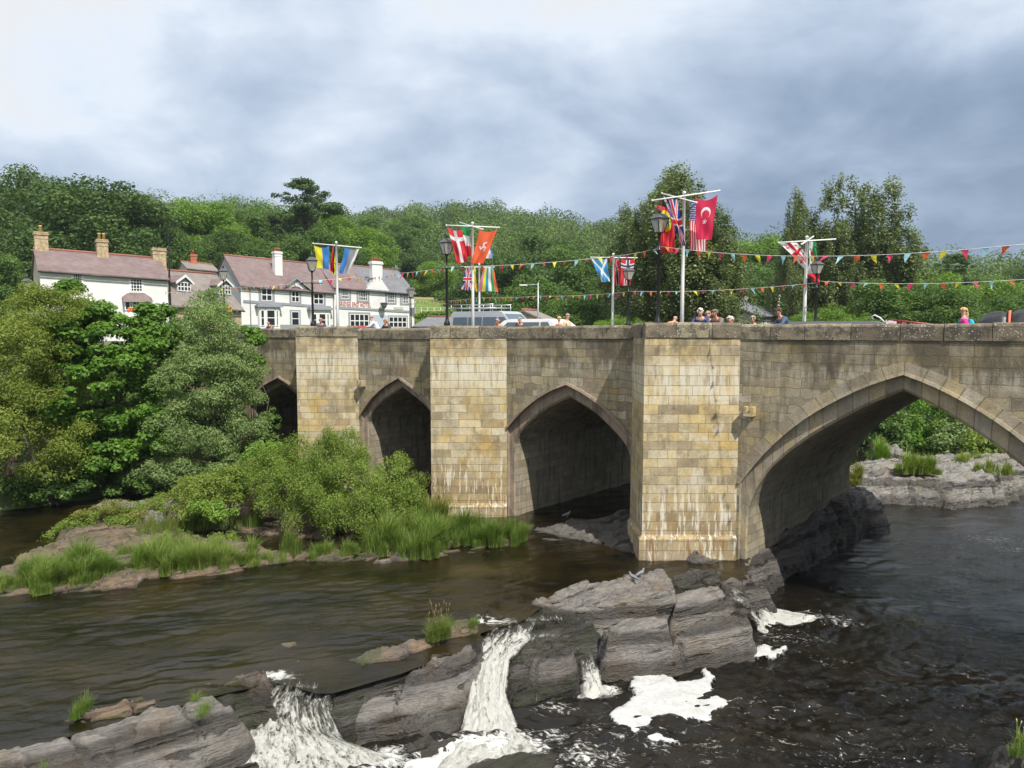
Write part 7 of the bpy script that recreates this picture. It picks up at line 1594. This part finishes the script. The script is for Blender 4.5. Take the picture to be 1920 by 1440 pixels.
def pack(root, hd, ch):
    mb = MB(); mb.ball((0, .19, 1.24), (.15, .11, .22)); mb.ball((0, .27, 1.16), (.11, .06, .12)); 
    for x in (-.1, .1): mb.tube([(x, .15, 1.42), (x, -.02, 1.5), (x, -.13, 1.36), (x*1.2, .0, 1.12)], .018, 5)
    mb.build('backpack', cl('turquoise_nylon', (.02, .33, .50)), root)
person('blonde girl with a ponytail in a pink top and turquoise backpack walking left', 1807, 578, 1.3, PNK, H_BL, pose='stand', turn=-1.35, hairstyle='tail', extra=pack)

# ================================================================== vehicles
def along(px, t): s, z = sz(px, 600, t); return s
def vehicle_root(name, label, cat, s, t, zr=DECK-.12, flip=False):
    p = P(s, t, 0); return empty(name, (p[0], p[1], zr), -TH+(math.pi if flip else 0), label, cat)
def wheels(root, xs, w, r=.33):
    for x in xs:
        for y in (-w, w):
            mb = MB(); mb.tube([(0, -.1, 0), (0, .1, 0)], [r, r], 18, sm=False); o = mb.build('wheel', M_TYRE, root); o.location = (x, y, r); mb = MB(); mb.tube([(0, -.11, 0), (0, .11, 0)], [r*.6, r*.6], 12, sm=False); mb.build('rim', M_RIM, o)
M_TYRE = plain('tyre', (.02, .02, .02), .9); M_RIM = plain('wheel_rim', (.4, .4, .42), .35, .7)
def prof_body(mb, prof, hw, tuck=.0, m=0):
    """side outline (x,z) swept across the width; narrower towards the roof"""
    zmax = max(z for x, z in prof); zm = .95
    w = lambda z: hw-(max(0, z-zm)/(zmax-zm)*tuck if zmax > zm else 0); n = len(prof)
    vs = [(x, -w(z), z) for x, z in prof]+[(x, w(z), z) for x, z in prof]; fs = [(i, (i+1) % n, n+(i+1) % n, n+i) for i in range(n)]+[tuple(range(n-1, -1, -1)), tuple(range(n, 2*n))]; mb.hull(vs, fs, m)
def glass_side(root, quad, hw, zm, zmax, tuck, name='side_window'):
    for sgn in (-1, 1):
        w = lambda z: (hw-(max(0, z-zm)/(zmax-zm)*tuck)+.012)*sgn; mb = MB(); mb.face([(x, w(z), z) for x, z in quad]); mb.face([(x, w(z)-.01*sgn, z) for x, z in quad][::-1]); mb.build(name, M_GLASSB, root)
M_GLASSB = NT('vehicle_glass').set(Base_Color=(.09, .12, .15), Roughness=.06)
def car(name, label, s, t, paint, prof, hw, tuck, sidew, front, wx, flip=False, cat='car'):
    r = vehicle_root(name, label, cat, s, t, flip=flip); mb = MB(); prof_body(mb, prof, hw, tuck); mb.build('body', paint, r); zmax = max(z for x, z in prof)
    for q in sidew: glass_side(r, q, hw, .95, zmax, tuck)
    for nm, q in front:
        (x0, z0), (x1, z1) = q; L = math.hypot(x1-x0, z1-z0); nx, nz = (z1-z0)/L*.015, -(x1-x0)/L*.015
        if nx*(x0) < 0: nx, nz = -nx, -nz
        w = lambda z: hw-(max(0, z-.95)/(zmax-.95)*tuck)-.09; mb = MB(); mb.face([(x0+nx, -w(z0), z0+abs(nz)), (x0+nx, w(z0), z0+abs(nz)), (x1+nx, w(z1), z1+abs(nz)), (x1+nx, -w(z1), z1+abs(nz))]); mb.build(nm, M_GLASSB, r)
    wheels(r, wx, hw-.08); xf = max(x for x, z in prof)
    for y in (-hw*.7, hw*.7): mb = MB(); mb.ball((xf-.06, y, .68), (.08, .14, .09)); mb.build('headlight', M_FRAME, r)
    return r
PV = plain('silver_paint', (.50, .52, .54), .3, .35, var=.03); PW = plain('white_car_paint', (.80, .80, .79), .3, var=.02); PG = plain('grey_car_paint', (.16, .17, .18), .3, .3, var=.05)
# x to the right along the bridge
vs_ = (along(866, 6.0)+along(985, 6.0))/2
v = car('van', 'silver panel van with ladder rack and side windows stopped on the bridge', vs_, 6.0, PV, [(-2.35, .3), (-2.38, 1.0), (-2.28, 2.02), (-2.1, 2.1), (1.1, 2.1), (1.35, 2.03), (2.3, 1.2), (2.62, 1.0), (2.7, .35)], .95, .10,
        [[(-2.15, 1.15), (-1.1, 1.15), (-1.1, 1.8), (-2.1, 1.8)], [(-1.0, 1.15), (-.05, 1.15), (-.05, 1.8), (-1.0, 1.8)], [(.05, 1.15), (1.0, 1.15), (1.0, 1.8), (.05, 1.8)], [(1.12, 1.15), (2.1, 1.15), (1.5, 1.8), (1.12, 1.8)]], [('windscreen', ((1.42, 1.95), (2.25, 1.25)))], (-1.6, 1.75), cat='van')
mb = MB()
for y in (-.8, .8): mb.tube([(-2.4, y, 2.28), (.7, y, 2.28)], .025, 5); mb.tube([(-2.4, y, 2.45), (.7, y, 2.45)], .018, 5)
for x in (-2.35, -1.6, -.8, .0, .65):
    mb.tube([(x, -.8, 2.28), (x, .8, 2.28)], .02, 5)
    for y in (-.8, .8): mb.tube([(x, y, 2.08), (x, y, 2.45)], .02, 5)
mb.build('roof_rack', PV, v); v.scale = (.86, .9, .94)
s0 = along(997, 4.2)
car('car', 'white hatchback with its roof showing above the parapet in front of the van', s0, 4.2, PW, [(2.0, .3), (2.02, .9), (1.85, 1.2), (1.45, 1.5), (1.1, 1.56), (-.6, 1.56), (-.95, 1.50), (-1.6, 1.02), (-2.2, .85), (-2.3, .4)][::-1], .85, .12,
    [[(-1.25, 1.0), (-.2, 1.0), (-.2, 1.42), (-.75, 1.42)], [(-.1, 1.0), (.9, 1.0), (.9, 1.42), (-.1, 1.42)], [(1.0, 1.0), (1.6, 1.0), (1.35, 1.42), (1.0, 1.42)]], [('windscreen', ((-1.0, 1.46), (-1.55, 1.06)))], (-1.5, 1.4))
cprof = [(-2.1, .3), (-2.12, .85), (-1.95, 1.0), (-1.4, 1.32), (-1.0, 1.41), (.5, 1.42), (.9, 1.33), (1.5, .98), (2.15, .82), (2.25, .35)]
c1 = car('car', 'dark grey car whose roof peeps over the parapet right of the man in blue', along(1520, 6.8), 6.8, PG, cprof, .84, .14, [[(-1.35, 1.0), (-.3, 1.0), (-.3, 1.3), (-1.0, 1.3)], [(-.2, 1.0), (1.2, 1.0), (.75, 1.3), (-.2, 1.3)]], [('windscreen', ((.95, 1.29), (1.45, 1.0)))], (-1.4, 1.45))
c2 = copy_tree(c1); p = P(along(1610, 6.6), 6.6, 0); c2.location.x, c2.location.y = p[0], p[1]; c1['group'] = c2['group'] = 'grey cars on the bridge'
c2['label'] = 'grey car whose roof peeps over the parapet just left of the red trailer'
# red and white slatted trailer
s0 = along(1690, 5.2); r = vehicle_root('trailer', 'red slatted trailer with a white end panel and dark cover just above the parapet', 'trailer', s0, 5.2)
M_TR = plain('red_trailer_paint', (.30, .03, .04), .5); mb = MB(); mb.box((0, 0, .55), (1.0, .7, .08)); mb.build('bed', M_TR, r)
mb = MB()
for y in (-.7, .7):
    for z0_, z1_ in ((1.45, 1.28), (1.2, 1.05), (.95, .85), (.7, .65)): mb.tube([(-.32, y, z0_), (.95, y, z1_)], .03, 4)
    for x in (-.3, -.05, .2, .45, .7, .95): mb.tube([(x, y, .6), (x, y, 1.44-.13*(x+.3))], .028, 4)
mb.build('slatted_side', M_TR, r); mb = MB(); mb.box((-.34, -.05, 1.15), (.035, .6, .28)); mb.box((-.2, -.71, 1.22), (.15, .02, .17)); mb.build('end_panel', PW, r)
mb = MB()
for i in range(3): mb.box((-.2, -.735, 1.10+.1*i), (.11-.02*i, .006, .022))
mb.build('red_bars', plain('red_marking', (.6, .04, .06), .5), r); mb = MB(); mb.face([(-.36, -.7, 1.35), (-.36, .7, 1.35), (-1.2, .7, .8), (-1.2, -.7, .8)]); mb.face([(-.36, -.7, 1.35), (-1.2, -.7, .8), (-.36, -.7, .8)]); mb.face([(-.36, .7, 1.35), (-1.2, .7, .8), (-.36, .7, .8)]); mb.build('dark_cover', PG, r)
mb = MB(); mb.tube([(-.4, -.5, 1.33), (-.55, -.5, 1.5), (-.72, -.5, 1.6), (-.82, -.5, 1.55), (-.78, -.5, 1.47)], .025, 6); mb.build('hooked_handle', PW, r); wheels(r, (0,), .78, .28)
# black wrapped load with orange strap
sa, sb = along(1829, 4.6), along(2010, 4.6); s0 = (sa+sb)/2; L = (sb-sa)/2; r = vehicle_root('trailer', 'black tarpaulin bundle with an orange strap on a low trailer at the right edge', 'trailer', s0, 4.6)
xs = along(1893, 4.6)-s0; nu, nv = 120, 40; V = []
for i in range(nu+1):
    x = -L+2*L*i/nu; e = max(0, 1-(abs(x)/L)**5)**.5; pin = 1-.13*math.exp(-((x-xs)/.13)**2)
    for j in range(nv):
        a = 2*math.pi*j/nv; fo = 1+.035*math.sin(a*9+x*1.3+2*math.exp(-((x-xs)/.5)**2)*math.sin(a*3))+.02*math.sin(x*7+a*4)
        V.append((x, .62*e*pin*fo*math.cos(a), 1.08+(.63*e*pin*fo*math.sin(a))*(1-.0*x)+.04*math.sin(x*1.4)))
Fq = [(i*nv+j, (i+1)*nv+j, (i+1)*nv+(j+1) % nv, i*nv+(j+1) % nv) for i in range(nu) for j in range(nv)]
np_mesh('tarpaulin', V, Fq, plain('black_tarpaulin', (.022, .024, .028), .42, var=.3), r, smooth=True)
mb = MB(); mb.tube([(xs+.0, .575*math.cos(a), 1.085+.585*math.sin(a)) for a in np.linspace(0, 6.283, 30)], .045, 4); mb.build('strap', plain('orange_strap', (.65, .14, .08), .6), r)
mb = MB(); mb.box((0, 0, .42), (L*.95, .7, .06)); mb.build('bed', PG, r); wheels(r, (-L*.5, L*.5), .8, .28)

# ================================================================== birds
def pigeon(label, px, py, z, rz):
    c = pz(px, py, z); r = empty('pigeon', tuple(c), rz, label, 'pigeon', 'pigeons on the rocks'); M1 = plain('pigeon_grey', (.17, .175, .19), .6, var=.25, scale=30); mb = MB()
    mb.tube([(-.20, 0, .10), (-.12, 0, .11), (-.05, 0, .125), (.03, 0, .135), (.08, 0, .16), (.10, 0, .205), (.115, 0, .235), (.14, 0, .24)], [.018, .03, .055, .062, .045, .026, .028, .008], 10); mb.build('body', M1, r)
    mb = MB()
    for y in (-1, 1): mb.hull([(.04, y*.055, .16), (-.05, y*.068, .15), (-.19, y*.03, .105), (-.03, y*.062, .10), (.04, y*.06, .115)], [(0, 1, 2, 3, 4)]); 
    mb.build('wings', plain('pigeon_wing', (.10, .11, .14), .6), r); mb = MB(); mb.tube([(.14, 0, .238), (.165, 0, .23)], [.006, .002], 5); mb.build('beak', M_BLACK, r)
    mb = MB()
    for y in (-.025, .025):
        mb.tube([(.01, y, .09), (.01, y, .01)], .005, 5)
        for d in (-.02, 0, .02): mb.tube([(.01, y, .008), (.045, y+d, .004)], .004, 4)
    mb.build('legs', plain('pigeon_leg', (.5, .15, .1), .6), r)
pigeon('pale grey pigeon standing on the broad slab under the near pier', 1201, 1083, .30, .6)
pigeon('darker pigeon left of the pale one on the broad slab', 1187, 1090, .27, 2.4)
pigeon('pigeon on the dark mound inside the arch', 1063, 971, .22, .3)

# red-clothed table on the hotel side
q = pd(676, 611, 58); r = empty('table', (q[0], 58, q[2]-.78), .4, 'long table under a red cloth in front of the hotel, just above the parapet', 'table'); M_CL = plain('red_tablecloth', (.55, .08, .09), .8)
mb = MB(); mb.box((0, 0, .75), (.95, .4, .03)); mb.build('tabletop', M_CHIM, r); mb = MB(); mb.box((0, 0, .79), (1.0, .45, .008))
for y in (-.45, .45): mb.box((0, y, .68), (1.0, .006, .11))
mb.build('cloth', M_CL, r)
for x in (-.85, .85):
    for y in (-.33, .33): mb = MB(); mb.tube([(x, y, 0), (x, y, .73)], .03, 6); mb.build('leg', M_BLACK, r)
# ================================================================== air
def mk_haze():
    mb = MB(); mb.box((0, 240, 58), (430, 262, 61)); m = bpy.data.materials.new('air'); m.use_nodes = True; nt = m.node_tree; nt.nodes.clear()
    o = nt.nodes.new('ShaderNodeOutputMaterial'); v = nt.nodes.new('ShaderNodeVolumePrincipled'); nt.links.new(v.outputs[0], o.inputs['Volume'])
    v.inputs['Color'].default_value = (.78, .86, 1, 1); v.inputs['Density'].default_value = .00022; v.inputs['Anisotropy'].default_value = .2
    tag(mb.build('haze', m), 'thin pale haze in the valley air', 'haze', kind='stuff')
mk_haze()
